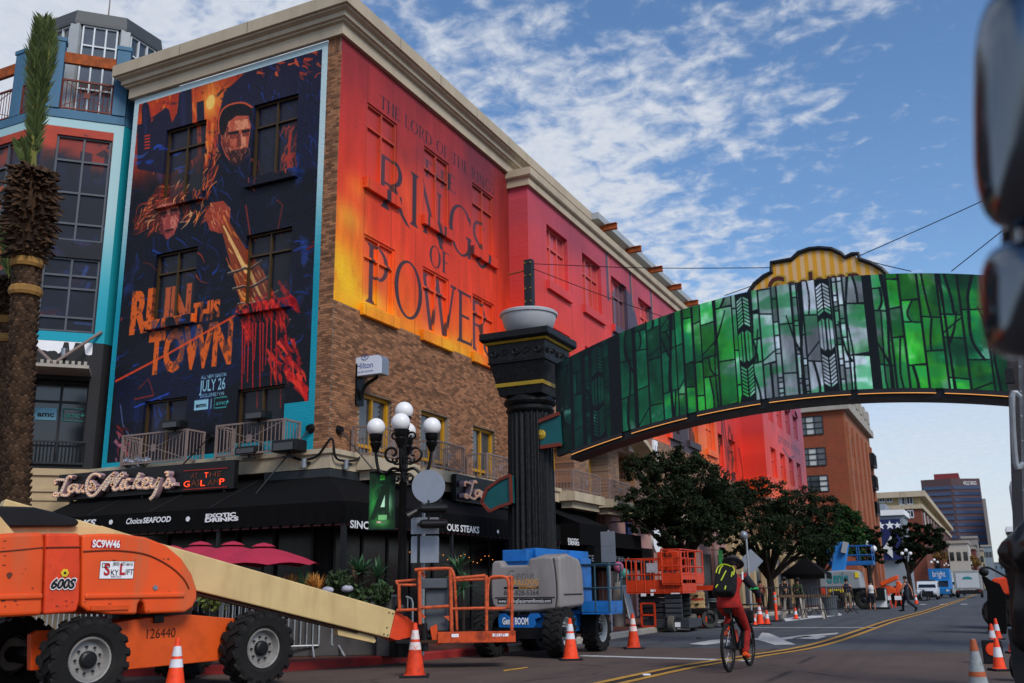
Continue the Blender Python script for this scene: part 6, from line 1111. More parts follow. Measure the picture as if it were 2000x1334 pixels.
# --- large orange boom lift, cream boom
w1,w2=gnd(169,1376),gnd(512,1341); JX=(w2-w1); JX. z=0; WBL=JX. length; JX. normalize(); JYv=Vector((-JX. y,JX. x,0)); RW=.55
jl=thing('boom_lift','large orange boom lift with cream boom parked along the kerb in front of the restaurant','boom lift',((w1+w2)/2+JYv*1.1),math. atan2(JX. y,JX. x))
J0=(w1+w2)/2; J0. z=0
def JP(a,d,z):return J0+JX*a+JYv*d+Zv*z
def jp(x,y,d=0.):
 r=ray(x,y); p0=J0+JYv*d; t=(p0-CP). dot(JYv)/r. dot(JYv); p=CP+r*t; return((p-J0). dot(JX),p. z)
for a,d,rm in((-WBL/2,0,1),(WBL/2,0,1),(-WBL/2,2.25,0),(WBL/2,2.25,0)):wheel(jl,JP(a,d+.18 if d==0 else d,RW),-JYv if d==0 else JYv,RW,.40,mat('pale cast rim','#8f8c88',.5,.2,var=.12,dirt='#4b453f',dirtamt=.6,dscale=5),rimr=.52)
jo=M_['jlg_orange']
def hoodp(pix,d,dep,name,m,bev=.05,**k):P=[jp(*q,d)for q in pix]; b=MB(); b. prism(P,JP(0,d,0),JX,Zv,JYv*dep); return b. build(name,m,jl,bevel=bev,segs=3,**k)
HD=.12
hoodp([(161,1044),(200,1042),(240,1043),(285,1049),(325,1065),(355,1090),(375,1120),(385,1150),(385,1170),(377,1186),(362,1196),(285,1199),(282,1180),(276,1172),(270,1180),(268,1200),(215,1200),(172,1194),(160,1186)],HD,1.9,'engine_hood',jo,.06)
hoodp([(90,1041),(157,1042),(158,1120),(156,1175),(150,1196),(86,1201),(88,1120)],HD+.005,1.9,'access_panel',M_['jlg_red'],.035)
hoodp([(-260,1085),(-120,1062),(-60,1050),(20,1041),(85,1039),(88,1060),(86,1120),(83,1202),(0,1206),(-260,1216)],HD,1.9,'counterweight_cover',jo,.05)
def groove(pix,r,m,d=HD-.004,name='hood_seam'):
 b=MB(); b. tube(catmull([JP(*(lambda q:(q[0],d,q[1]))(jp(*p,d)))for p in pix],5),r,6); b. build(name,m,jl)
groove([(163,1077),(225,1075),(285,1083),(330,1105),(358,1130),(369,1150)],.013,mat('hood seam shadow gap','#6d2a10',.6)); groove([(-100,1080),(0,1077),(85,1069)],.01,_mc['hood seam shadow gap']); groove([(90,1069),(158,1068)],.01,_mc['hood seam shadow gap'])
def rib(pix,h_,name):
 b=MB(); P=[jp(*p,HD)for p in pix];
 for(a,c)in zip(P,P[1:]):b. bar(JP(a[0],HD+.02,a[1]),JP(c[0],HD+.02,c[1]),.1,h_)
 b. build(name,jo,jl,bevel=.02)
rib([(165,1165),(360,1162)],.07,'hood_rib'); rib([(-200,1172),(82,1164)],.07,'hood_rib')
b=MB(); a,z=jp(213,1187,HD); a2,_=jp(250,1187,HD); a0,_=jp(176,1187,HD); b. bb(0,1,0,1,0,1); b=MB(); b. box(JP((a0+a2)/2,HD,z),(a2-a0,.05,.06),Matrix((JX,JYv,Zv)). transposed()); b. build('vent_slot',M_['jlg_deep'],jl)
def jtext(body,pix,h,wpx_,m,d=HD-.008,**k):a,z=jp(*pix,d); a2,_=jp(pix[0]+wpx_,pix[1],d); return text(jl,body,h,JP(a,d,z),JX,Zv,m,width=a2-a,depth=.003,**k)
def jplate(x0,y0,x1,y1,m,d=HD-.006,name='decal'):
 b=MB(); (a0,z0),(a1,z1)=jp(x0,y1,d),jp(x1,y0,d); b. add([JP(a0,d,z0),JP(a1,d,z0),JP(a1,d,z1),JP(a0,d,z1)],[(0,1,2,3)]); b. build(name,m,jl)
jplate(177,1057,236,1070,M_['red_print']); jtext('SC9W46',(180,1068.5),.095,54,M_['white_print'],HD-.01,bold=.03)
jplate(193,1096,263,1131,M_['black_print'],HD-.005); jplate(194,1097,262,1130,M_['white_print'],HD-.008); jtext('(800) 457-6616',(220,1104.5),.045,39,M_['black_print'],HD-.011,bold=.01); jtext('S',(202,1123),.15,12,M_['red_print'],HD-.011,bold=.03); jtext('KY',(216,1123),.07,15,M_['black_print'],HD-.011,bold=.01); jtext('L',(233,1122),.14,11,M_['red_print'],HD-.011,bold=.04); jtext('IFT',(245,1122),.07,15,M_['black_print'],HD-.011,bold=.01); jtext('RENTALS',(217,1128),.025,19,M_['black_print'],HD-.011)
b=MB(); P=[jp(*q,HD-.01)for q in((200,1108),(213,1108),(213,1100),(200,1100))]
for i in range(4):b. bar(JP(P[i][0],HD-.012,P[i][1]),JP(P[(i+1)%4][0],HD-.012,P[(i+1)%4][1]),.006)
for i in range(1,3):x=P[0][0]+(P[1][0]-P[0][0])*i/3; b. bar(JP(x,HD-.012,P[0][1]),JP(x,HD-.012,P[2][1]),.005)
b. build('decal_logo',M_['black_print'],jl,kind='stuff')
jtext('600S',(97,1150),.125,52,M_['white_print'],HD-.008,bold=.085,shear=.25); jtext('600S',(98.5,1149),.115,49,M_['black_print'],HD-.012,bold=.045,shear=.25)
a,z=jp(126,1119,HD); b=MB(); b. lathe([(.055,0),(.055,.004)],JP(a,HD-.008,z),6,Matrix((JX,Zv,-JYv)). transposed()); b. build('decal',M_['yellow_print'],jl); b=MB(); b. lathe([(.018,0),(.018,.003)],JP(a,HD-.014,z),8,Matrix((JX,Zv,-JYv)). transposed()); b. build('decal',M_['black_print'],jl)
a,z=jp(303,1148,HD); b=MB(); b. lathe([(.04,0),(.035,.015)],JP(a,HD,z),12,Matrix((JX,Zv,-JYv)). transposed()); b. build('latch',M_['grey_metal'],jl)
b=MB(); rs=random. Random(8)
for k in range(46):
 x,y=(rs. uniform(2,84),rs. choice((rs. uniform(1050,1200),rs. uniform(1160,1175))))if k<24 else(rs. uniform(92,330),rs. uniform(1085,1195)); a,z=jp(x,y,HD); l,h_=rs. uniform(.006,.05),rs. uniform(.003,.014); b. add([JP(a,HD-.0065,z),JP(a+l,HD-.0065,z+rs. uniform(-.01,.01)),JP(a+l*.9,HD-.0065,z+h_),JP(a+l*.1,HD-.0065,z+h_)],[(0,1,2,3)])
a,z=jp(18,1124,HD); b. add([JP(a+.035*math. cos(t)*(1+.3*math. sin(3*t)),HD-.0066,z+.04*math. sin(t))for t in np. linspace(0,6.28,11)[:-1]],[tuple(range(10))]); b. build('scuff_marks',mat('bare scuffed metal','#5a3020',.7,var=.4,scale=30),jl,kind='stuff')
def jpr(pix,d,dep,name,m,bev=.012):P=[jp(*q,d)for q in pix]; b=MB(); b. prism(P,JP(0,d,0),JX,Zv,JYv*dep); return b. build(name,m,jl,bevel=bev)
jpr([(228,1216),(290,1206),(365,1200),(480,1210),(486,1250),(440,1289),(330,1300),(250,1308),(230,1290)],.42,1.5,'chassis',mat('chassis orange paint','#d2521a',.42,var=.08,scale=1.2,dirt='#8c3510',dirtamt=.35,bump=.03,coat=.1)); jpr([(60,1240),(75,1232),(150,1228),(230,1216),(236,1300),(205,1310),(60,1310)],.75,.12,'axle_bracket',M_['jlg_deep'])
jpr([(302,1200),(321,1199),(321,1216),(302,1217)],.36,.05,'junction_box',M_['black_paint']); jtext('126440',(286,1247),.13,56,mat('stencil brown','#3a160c',.6,bump=0),.415)
P=[jp(*q,.4)for q in((237,1254),(248,1263),(237,1270))]; b=MB(); b. prism(P,JP(0,.41,0),JX,Zv,JYv*.006); b. build('decal',M_['cream'],jl)
b=MB(); b. cyl(JP(.1,1.15,.9),JP(.1,1.15,1.25),.6,24); b. build('turntable',M_['black_paint'],jl); b=MB(); b. tube([JP(-WBL/2,.3,RW),JP(-WBL/2,2.1,RW)],.12,10); b. tube([JP(WBL/2,.3,RW),JP(WBL/2,2.1,RW)],.12,10); b. build('axle',M_['black_paint'],jl,kind='stuff')
B1=atD(757,1219,17.6); B0=atD(150,1058,14.95); bd=(B1-B0). normalized(); side=bd. cross(Zv). normalized(); up_=side. cross(bd)
def sect(p,h,w):return[p-side*w/2-up_*h/2,p+side*w/2-up_*h/2,p+side*w/2+up_*h/2,p-side*w/2+up_*h/2]
b=MB(); A_=sect(B0-bd*1.2,.62,.44); B_=sect(B1,.49,.4); b. add(A_+B_,[(0,1,2,3),(4,5,6,7),(0,1,5,4),(1,2,6,5),(2,3,7,6),(3,0,4,7)]); b. build('boom',M_['cream'],jl,bevel=.02)
b=MB(); A_=sect(B0-up_*.33,.07,.3); B_=sect(B1-up_*.27-bd*.6,.05,.26); b. add(A_+B_,[(0,1,2,3),(4,5,6,7),(0,1,5,4),(1,2,6,5),(2,3,7,6),(3,0,4,7)]); b. build('boom_cable_tray',M_['cream_dark'],jl)
b=MB(); e=B1-bd*1.0-up_*.28; b. prism([(0,0),(.75,0),(.8,.06),(.78,.1),(.05,.12)],e-side*.1,bd,up_*-1,side*.2); b. build('boom_slide',M_['cream'],jl)
b=MB()
for(u,v)in((-.05,.18),(-.13,.18),(-.05,-.2),(-.13,-.2),(-.1,-.08)):b. tube([B1+bd*u+up_*v+side*.19,B1+bd*u+up_*v+side*.212],.014,6)
b. build('boom_bolts',M_['black_paint'],jl,kind='stuff')
b=MB(); b. prism([(0,-.24),(.22,-.26),(.24,.18),(.0,.24)],B1+side*.215-side*.43,bd,up_,side*.43); b. build('jib_plate',M_['jlg_red'],jl,bevel=.01)
b=MB(); b. prism([(.23,-.22),(.4,-.15),(.58,-.02),(.56,.04),(.4,.14),(.24,.2)],B1-side*.17,bd,up_,side*.36); b. build('jib_plate',M_['jlg_red'],jl,bevel=.01)
b=MB(); P=[jp(*q,.9)for q in((-300,1010),(0,988),(66,990),(100,998),(152,1014),(156,1022),(148,1029),(20,1030),(-20,1000))]; b. prism([P[i]for i in(0,1,2,3,4,5,6,7)],JP(0,.9,0),JX,Zv,JYv*.6); b. build('top_cover',M_['black_paint'],jl,bevel=.03)
jpr([(-40,960),(-8,998),(28,1040),(28,1050),(-120,1056),(-120,930)],.75,.14,'riser_arm',M_['cream']); jpr([(20,1029),(200,1027),(250,1043),(250,1050),(20,1050)],1.0,.4,'riser_arm',M_['cream'])
def cage_frame(o,ux,uy):
 def F(a,d,z):return o+ux*a+uy*d+Zv*z
 return F
KO=atD(890,1253,17.3); KD=17.3; ro=M_['rail_orange']; kx,ky=ex. copy(),ey. copy()
def kq(x,y,d=0.):
 r=ray(x,y); p0=KO+ky*d; t=(p0-CP). dot(ky)/r. dot(ky); return CP+r*t
zb1=lambda x,y:(770+x/5.336,1060+y/5.336)
b=MB(); P0,P1=kq(*zb1(455,930)),kq(*zb1(1265,1035)); zt,zb_=P0. z,P1. z
W_=(P1-P0); W_. z=0; L0=W_. length
b. box((P0+P1)/2*1.0-Zv*((P0. z+P1. z)/2-(zt+zb_)/2)+ky*.0,(L0,.05,zt-zb_),Matrix((kx,ky,Zv)). transposed()); b. build('toe_board',mat('rusted toe board','#c1481c',.6,var=.15,scale=6,dirt='#2a1610',dirtamt=.95,dscale=5),jl,bevel=.006)
b=MB(); cN=(P0+P1)/2; b. box(Vector((cN. x,cN. y,zb_+.03))+ky*.46-kx*.15,(L0+.3,.92,.05),Matrix((kx,ky,Zv)). transposed()); b. build('platform_floor',M_['cream_dark'],jl)
rails=MB()
def R_(pts,r=.026,d=0.,k=1):rails. tube(catmull([kq(*zb1(*p),p[2]if len(p)>2 else d)for p in[(q[0],q[1])if len(q)==2 else q for q in pts]],k)if k>1 else[kq(*zb1(*(p[:2])),d)for p in pts],r,7)
R_([(958,340),(962,920)],.03); R_([(1225,350),(1225,920)],.03); R_([(585,275),(598,925)],.034); R_([(262,300),(268,850)],.034)
R_([(215,285),(300,275),(560,268),(600,290),(620,340),(628,400)],.03,0.,4); R_([(245,290),(290,305),(312,360)],.026,.1,4)
R_([(590,375),(760,360),(950,342)],.03); R_([(590,690),(960,680)],.026); R_([(265,680),(570,662)],.03); R_([(628,380),(655,915)],.026,.5); R_([(595,395),(950,380)],.024,.6)
R_([(970,690),(975,470),(990,380),(1030,355),(1130,352),(1175,375),(1190,430),(1195,600),(1180,660),(1140,685),(970,690)],.028,0,4); R_([(960,375),(1230,355)],.024,.02); R_([(960,682),(1250,678)],.022,.02)
R_([(15,405),(230,388)],.026,.25); R_([(20,410),(40,440),(230,440)],.024,.05); R_([(48,430),(55,700)],.03,.05); R_([(25,705),(260,695)],.026,.05)
rails. build('guard_rail',ro,jl,smooth=True)
for pts in([(255,700),(325,770),(320,785),(258,780)],[(515,765),(610,760),(610,830),(590,830)]):b=MB(); Q=[kq(*zb1(*p))for p in pts]; b. add(Q+[q+ky*.03 for q in Q],[(0,1,2,3),(7,6,5,4),(0,4,5,1),(1,5,6,2),(2,6,7,3),(3,7,4,0)]); b. build('gusset',ro,jl)
Q0,Q1=kq(*zb1(240,375),.1),kq(*zb1(565,475),.1); b=MB(); b. box((Q0+Q1)/2+ky*.15,((Q1-Q0). dot(kx),.4,Q0. z-Q1. z),Matrix((kx,ky,Zv)). transposed()); b. build('control_box',M_['plastic_grey'],jl,bevel=.02)
Q0,Q1=kq(*zb1(330,480),.3),kq(*zb1(560,920),.3); b=MB(); b. box((Q0+Q1)/2,((Q1-Q0). dot(kx),.3,Q0. z-Q1. z),Matrix((kx,ky,Zv)). transposed()); b. build('control_pedestal',M_['plastic_grey'],jl,bevel=.03)
b=MB(); Q=[kq(*zb1(*p),.02)for p in((370,885),(440,850),(450,940),(490,1060),(430,1065),(395,1020))]; b. add(Q+[q+ky*.25 for q in Q],[list(range(6)),list(range(6,12))[::-1]]+[[i,(i+1)%6,6+(i+1)%6,6+i]for i in range(6)]); b. build('rotator_bracket',M_['jlg_deep'],jl,bevel=.01)
b=MB(); b. cyl(kq(*zb1(270,960),.2),kq(*zb1(410,990),.2),.09,12); b. cyl(kq(*zb1(310,840),.1),kq(*zb1(320,1130),.1),.06,10); b. bar(kq(*zb1(20,1030),.1),kq(*zb1(460,1030),.1),.06); b. build('jib_pivot',M_['black_paint'],jl,kind='stuff')
for x0,y0,x1,y1 in((597,950,672,985),(1025,945,1190,978)):
 A_,B_=kq(*zb1(x0,y1),-.03),kq(*zb1(x1,y0),-.03); b=MB(); b. add([A_,Vector((B_. x,B_. y,A_. z)),B_,Vector((A_. x,A_. y,B_. z))],[(0,1,2,3)]); b. build('decal',M_['white_print'],jl)
text(jl,'SKY LIFT',.05,kq(*zb1(1045,972),-.034),kx,Zv,M_['red_print'],width=.2);
# --- blue boom lift with grey hood, behind the basket
GYf=18.75; gl=thing('boom_lift','blue boom lift with weathered grey hood parked before the arch column','boom lift',(-8.9,19.9,0))
for x,y,s in((-7.95,18.95,1),(-7.95,21.0,1),(-9.75,18.75,-1),(-9.75,20.95,-1)):wheel(gl,(x-.16*s,y,.5),(s,0,0),.5,.36,mat('off white steel rim','#a2a6a6',.45,.2,var=.1,dirt='#6b6864',dirtamt=.4,dscale=4),rimr=.6)
gq=lambda x,y,Y=GYf:atY(930+x/5.334,1060+y/5.334,Y)
P=[gq(*q)for q in((158,215),(185,192),(262,185),(272,238),(535,232),(545,165),(700,140),(800,150),(826,260),(840,420),(845,560),(830,690),(640,715),(380,722),(230,715),(170,650),(152,560),(150,350))]
b=MB(); b. prism([(p. x,p. z)for p in P],(0,GYf,0),(1,0,0),(0,0,1),(0,1.1,0)); b. build('engine_hood',M_['genie_grey'],gl,bevel=.07,segs=4)
xr=gq(835,500). x; XR=xr+.05; zt_,zb_=gq(800,150). z,gq(830,690). z
b=MB(); b. prism([(GYf+.06,zt_+.02),(GYf+.5,zt_+.08),(GYf+1.15,zt_-.02),(GYf+1.3,zt_-.25),(GYf+1.36,zb_+.15),(GYf+1.3,zb_+.03),(GYf+.06,zb_)],(xr-.5,0,0),(0,1,0),(0,0,1),(.58,0,0)); b. build('side_hood',M_['genie_grey'],gl,bevel=.07,segs=4)
b=MB(); b. tube([gq(798,155,GYf-.0)+Vector((.02,0,0)),gq(826,260),gq(842,420),gq(846,560),gq(832,692)],.014,6); b. tube([gq(200,572,GYf-.003),gq(820,568,GYf-.003)],.014,6); b. tube([(xr+.085,GYf+.2,gq(0,548). z),(xr+.085,GYf+1.2,gq(0,548). z)],.016,6); b. build('hood_seam',mat('hood seam grey','#3d3937',.7),gl,kind='stuff')
def gt(body,q,h,q2,m,dp=.004,**k):p=gq(*q,GYf-.002); return text(gl,body,h,p,(1,0,0),(0,0,1),m,width=gq(*q2). x-p. x,depth=dp,**k)
ge=mat('embossed hood grey','#6d6765',.55,bump=0); gt('Genie',(330,385),.2,(605,375),ge,bold=.0); gt('BULLDOG',(375,440),.11,(650,435),M_['gold_print'],bold=.03); b=MB(); A_,B_=gq(290,483,GYf-.004),gq(650,455,GYf-.004); b. add([A_,Vector((B_. x,A_. y,A_. z)),B_,Vector((A_. x,A_. y,B_. z))],[(0,1,2,3)]); b. build('decal',M_['black_print'],gl)
gt('EQUIPMENT',(448,478),.055,(645,470),M_['gold_print'],.008,bold=.02); gt('800-828-5364',(292,548),.1,(652,535),mat('dark stencil','#3a3634',.6,bump=0),bold=.0)
b=MB(); A_,B_=gq(225,635,GYf-.004),gq(790,582,GYf-.004); b. add([A_,Vector((B_. x,A_. y,A_. z)),B_,Vector((A_. x,A_. y,B_. z))],[(0,1,2,3)]); b. build('decal',M_['black_print'],gl); gt('www.BulldogEquipmentRentals.com',(235,625),.07,(780,610),M_['white_print'],.008)
gb=M_['genie_blue']
b=MB(); A_,B_=gq(285,235,GYf+.3),gq(535,70,GYf+.3); b. bb(A_. x,B_. x,GYf+.25,GYf+.85,A_. z-.2,B_. z); b. build('boom_end_box',gb,gl,bevel=.015); b=MB(); A_,B_=gq(275,190,GYf+.22),gq(545,175,GYf+.22); b. bb(A_. x,B_. x,GYf+.2,GYf+.25,B_. z-.03,B_. z); b. build('boom_lip',gb,gl)
b=MB(); A_=gq(560,130,GYf+.6); b. bar(A_,A_+Vector((.5,1.8,-.05)),.34,.3); b. build('boom',gb,gl,bevel=.015)
P=[gq(*q)for q in((215,800),(215,740),(290,735),(340,790),(510,790),(555,732),(640,735),(655,780),(600,800),(600,860),(550,990),(410,1000),(230,960))]; b=MB(); b. prism([(p. x,p. z)for p in P],(0,GYf+.05,0),(1,0,0),(0,0,1),(0,.12,0)); b. build('bumper_plate',gb,gl,bevel=.01); gt('Genie BOOM',(265,850),.13,(535,842),M_['white_print'],-.04,bold=.03)
b=MB(); b. bb(-9.45,-8.3,GYf+.2,21.2,.45,.8); b. build('chassis',gb,gl,bevel=.02); b=MB(); b. bar((-9.7,18.9,.48),(-8.1,18.9,.48),.22); b. bar((-9.7,20.97,.48),(-8.1,20.97,.48),.22); b. build('axle',M_['black_paint'],gl,kind='stuff')
b=MB(); A_=gq(1000,740,20.6); B_=gq(1145,165,20.6); b. bb(A_. x,B_. x,20.3,20.9,A_. z,B_. z); b. bb(A_. x-.05,B_. x+.02,20.25,20.3,gq(0,320,20.3). z,B_. z); b. build('riser',gb,gl,bevel=.015); b=MB(); b. bb(A_. x+.12,B_. x-.08,20.2,20.26,gq(0,700,20.3). z,gq(0,500,20.3). z); b. build('hose_cover',M_['black_paint'],gl)
def cage(parent,x0,x1,y0,y1,z0,z1,m,r=.02,toe=.16,floor=None,mids=(.5,),posts=(2,2),fm=None):
 c=MB(); toeb=MB()
 for(p,q,n)in(((x0,y0),(x1,y0),posts[0]),((x1,y0),(x1,y1),posts[1]),((x1,y1),(x0,y1),posts[0]),((x0,y1),(x0,y0),posts[1])):
  for i in range(n):t=i/n; c. tube([(p[0]+(q[0]-p[0])*t,p[1]+(q[1]-p[1])*t,z)for z in(z0,z1)],r,6)
  for z in[z1]+[z0+(z1-z0)*f for f in mids]:c. tube([(*p,z),(*q,z)],r,6)
  toeb. bar((*p,z0+toe/2),(*q,z0+toe/2),.02,toe)
 toeb. bb(x0,x1,y0,y1,z0-.05,z0-.001); toeb. build('platform',fm or m,parent); return c. build('guard_rail',m,parent,smooth=True)
A_,B_=gq(1175,740,20.6),gq(1440,225,20.6); cage(gl,A_. x,B_. x,20.2,21.0,A_. z+.05,B_. z,mat('dull teal blue rail','#2d4a58',.5,.3,var=.2),.02,.22,posts=(2,1),fm=gb)
# --- scissor lifts
zs3=lambda x,y:(1200+x/6.668,1060+y/6.668); SY=29.6; sq=lambda x,y,Y=SY:atY(*zs3(x,y),Y)
sc=thing('scissor_lift','dark grey scissor lift with large red orange railed platform beyond the column','scissor lift',(sq(560,1180). x,SY+1,0)); so_=M_['scis_orange']
xl,xr_=sq(165,640). x,sq(890,640). x; z0_,zt_=sq(540,685). z,sq(540,185). z; yb=SY+1.5
cage(sc,xl,xr_,SY,yb,z0_+.1,zt_-.05,so_,.022,.36,mids=(.52,),posts=(6,3)); cage(sc,xr_-.6,xr_+.0,SY-.1,yb+1.0,z0_+.35,sq(880,85). z,so_,.024,.32,mids=(.5,),posts=(1,3))
b=MB(); A_,B_=sq(565,370,SY+.5),sq(830,110,SY+.5); b. bb(A_. x,B_. x,SY+.5,SY+.9,A_. z,B_. z); b. build('control_cabinet',so_,sc,bevel=.03); text(sc,'JLG',.12,sq(640,190,SY+.48),(1,0,0),(0,0,1),M_['black_print'],bold=.03)
b=MB(); A_,B_=sq(420,390,SY-.04),sq(555,265,SY-.04); b. bb(A_. x,B_. x,SY-.05,SY-.03,A_. z,B_. z); b. build('paper_notice',mat('printed notice','#a9a3ad',.7,var=.2,scale=12),sc)
for x0,y0,x1,y1 in((345,698,412,660),(472,690,510,655),(472,640,535,608),(735,668,850,652)):A_,B_=sq(x0,y0,SY-.015),sq(x1,y1,SY-.015); b=MB(); b. add([A_,Vector((B_. x,A_. y,A_. z)),B_,Vector((A_. x,A_. y,B_. z))],[(0,1,2,3)]); b. build('decal',M_['white_print'],sc)
dkp=mat('dark scissor paint','#2d2f33',.55,.2,var=.15); xs0,xs1=sq(265,700). x,sq(860,700). x; zlo,zhi=sq(500,985). z,z0_+.05
for k in range(5):
 za,zb2=zlo+(zhi-zlo)*k/5,zlo+(zhi-zlo)*(k+1)/5
 for y in(SY+.2,SY+1.2):b=MB(); b. bar((xs0+.05,y,za+.06),(xs1-.05,y,zb2-.03),.05,.11); b. build('scissor_arm',dkp,sc,bevel=.008); b=MB(); b. bar((xs0+.05,y+.07,zb2-.03),(xs1-.05,y+.07,za+.06),.05,.11); b. build('scissor_arm',dkp,sc,bevel=.008)
 A_=sq(640,700). x; b=MB(); b. bb(A_,xs1,SY+.1,SY+.16,za+.02,zb2-.015); b. build('stack_panel',mat('grey stack panel','#44474c',.5,.2,var=.12),sc,bevel=.006)
b=MB(); b. bb(sq(295,0). x,sq(900,0). x,SY+.15,SY+1.6,.12,zlo-.02); b. build('chassis',mat('charcoal chassis','#33363b',.55,var=.12),sc,bevel=.02)
for x,y in((sq(735,1100). x,SY+.18),(sq(905,1100). x-.1,SY+1.4),(sq(330,1100). x,SY+1.4)):wheel(sc,(x,y,.26),(1,0,0),.26,.2,M_['white_print'],mat('pale solid tyre','#5a5751',.8,var=.15),0,rimr=.62)
b=MB(); A_,B_=sq(360,1090,SY+.05),sq(520,790,SY+.05)
for x in(A_. x,B_. x):b. bar((x,SY+.05,A_. z),(x,SY+.05,B_. z),.05)
for t in(0,.5,1):z=A_. z+(B_. z-A_. z)*t; b. bar((A_. x,SY+.05,z),(B_. x,SY+.05,z),.05)
b. build('ladder',so_,sc); b=MB(); A_,B_=sq(775,1100),sq(840,1040); b. bb(A_. x,B_. x,SY+.12,SY+.15,A_. z,B_. z); b. build('decal',M_['white_print'],sc)
S2Y=32.4; s2q=lambda x,y:atY(*zs3(x,y),S2Y); s2=thing('scissor_lift','cream slab scissor lift with orange battery box parked behind the dark one','scissor lift',(s2q(1060,1100). x,S2Y+1,0))
A_,B_=s2q(915,855),s2q(1165,640)
for k in range(4):za=A_. z+(B_. z-A_. z)*k/4; b=MB(); b. bb(A_. x,B_. x,S2Y,S2Y+.06,za+.012,za+(B_. z-A_. z)/4-.012); b. build('stack_panel',M_['cream'],s2,bevel=.008)
for k in range(4):za=A_. z+(B_. z-A_. z)*k/4; b=MB(); b. bar((A_. x-.3,S2Y+.1,za),(A_. x+.1,S2Y+.8,za+.2),.05,.09); b. build('scissor_arm',M_['cream'],s2)
for q in((940,720),(930,835),(1070,690),(1080,800)):p=s2q(*q); b=MB(); b. box(p+Vector((0,-.02,0)),(.1,.05,.06)); b. build('pin',M_['black_paint'],s2)
p=s2q(1000,750); text(s2,'skyjack',.1,p,(1,0,0),(0,0,1),M_['red_print'],width=.45,bold=.04)
b=MB(); b. bb(A_. x,B_. x+.3,S2Y+.1,S2Y+1.8,.35,A_. z-.02); b. bb(A_. x-.1,B_. x+.1,S2Y-.05,S2Y+.1,A_. z-.2,A_. z-.02); b. build('chassis',M_['black_paint'],s2,bevel=.02); A2,B2=s2q(1100,1095),s2q(1200,950); b=MB(); b. bb(A2. x,B2. x,S2Y-.02,S2Y+.1,A2. z,B2. z); b. build('battery_box',M_['jlg_red'],s2,bevel=.015)
for x in(1025,1230):wheel(s2,(s2q(x,1100). x,S2Y+.1,.3),(.6,-.8,0),.3,.2,M_['dark_metal'],mat('grey solid tyre','#3b3a38',.85,var=.15),0,rimr=.6)
b=MB(); b. bb(A_. x-.2,B_. x+.4,S2Y+.0,S2Y+1.8,B_. z+.05,B_. z+.2); b. build('platform',so_,s2)
fc=thing('flight_case','dark wheeled equipment case with pale metal edges behind the cyclist','case',s2q(1290,1080)+Vector((.15,.6,0))); A_,B_=s2q(1180,1050),s2q(1360,625); b=MB(); b. bb(A_. x,B_. x,S2Y+.6,S2Y+1.4,.2,B_. z); b. build('case_body',M_['black_paint'],fc,bevel=.01)
b=MB()
for z in(.24,s2q(0,775). z,s2q(0,745). z):b. bar((A_. x,S2Y+.59,z),(B_. x,S2Y+.59,z),.035)
for x in(A_. x,B_. x):b. bar((x,S2Y+.59,.2),(x,S2Y+.59,s2q(0,760). z),.035)
b. build('metal_edges',M_['galv'],fc); b=MB(); [b. sphere((x,S2Y+.7,.1),.09,10,6)for x in(A_. x+.1,B_. x-.1)]; b. build('castors',M_['black_paint'],fc,kind='stuff')
# --- far blue lift with raised boom, and the far orange one
FD=gnd(1668,1195). y+6; fq=lambda x,y,Y=FD:atY(1560+x/4.448,900+y/4.448,Y); zf=gz(FD)
fl=thing('boom_lift','distant boom lift with grey rounded hood and raised blue basket','boom lift',(fq(400,1200). x,FD+1,zf))
P=[fq(*q)for q in((180,1110),(178,1010),(195,980),(240,960),(400,948),(500,950),(525,970),(540,1060),(550,1110),(400,1120))]; b=MB(); b. prism([(p. x,p. z)for p in P],(0,FD,0),(1,0,0),(0,0,1),(0,2,0)); b. build('engine_hood',mat('pale grey far hood','#8b8f94',.5,var=.06),fl,bevel=.1,segs=3)
p=fq(240,1060,FD-.02); text(fl,'Genie',.62,p,(1,0,0),(0,0,1),M_['teal_print'],width=fq(435,1050,FD-.02). x-p. x,bold=.02)
for x0,y0,x1,y1,m in((262,1142,420,1115,'yellow_print'),(485,1015,525,968,'yellow_print'),(195,1155,232,1105,'jlg_red')):A_,B_=fq(x0,y1,FD-.03),fq(x1,y0,FD-.03); b=MB(); b. bb(A_. x,B_. x,FD-.04,FD-.02,A_. z,B_. z); b. build('decal',M_[m],fl)
for x in(570,330):wheel(fl,(fq(x,1240). x,FD+.1,zf+.55),(.15,-1,0),.55,.4,M_['dark_metal'],None,12)
b=MB(); b. bb(fq(260,0). x,fq(620,0). x,FD+.3,FD+1.8,zf+.5,fq(0,1120). z+.05); b. build('chassis',M_['black_paint'],fl)
A_,B_=fq(335,945,FD+.6),fq(378,708,FD+.6); b=MB(); b. bar(A_-Zv*.3,B_,.75,.5,up=(0,1,0)); b. build('boom',mat('bright boom blue','#2d7cc4',.45,var=.08),fl,bevel=.03); A_,B_=fq(390,800,FD+.3),fq(410,705,FD+.3); b=MB(); b. bar(A_,B_,.28,.4,up=(0,1,0)); b. build('jib',M_['pale_metal'],fl)
A_,B_=fq(265,905,FD+1),fq(630,735,FD+1); cage(fl,A_. x,B_. x,FD+.8,FD+1.9,A_. z,B_. z,mat('mid blue rail','#1f5f9d',.5),.035,.2,mids=(.5,),posts=(3,1))
OD=gnd(1735,1187). y+5; oq=lambda x,y,Y=OD:atY(1560+x/4.448,900+y/4.448,Y); zo=gz(OD); ol_=thing('boom_lift','distant orange boom lift with folded arms beyond the walkers','boom lift',(oq(760,1200). x,OD+1,zo)); om=mat('far lift orange','#d9531c',.5,var=.08)
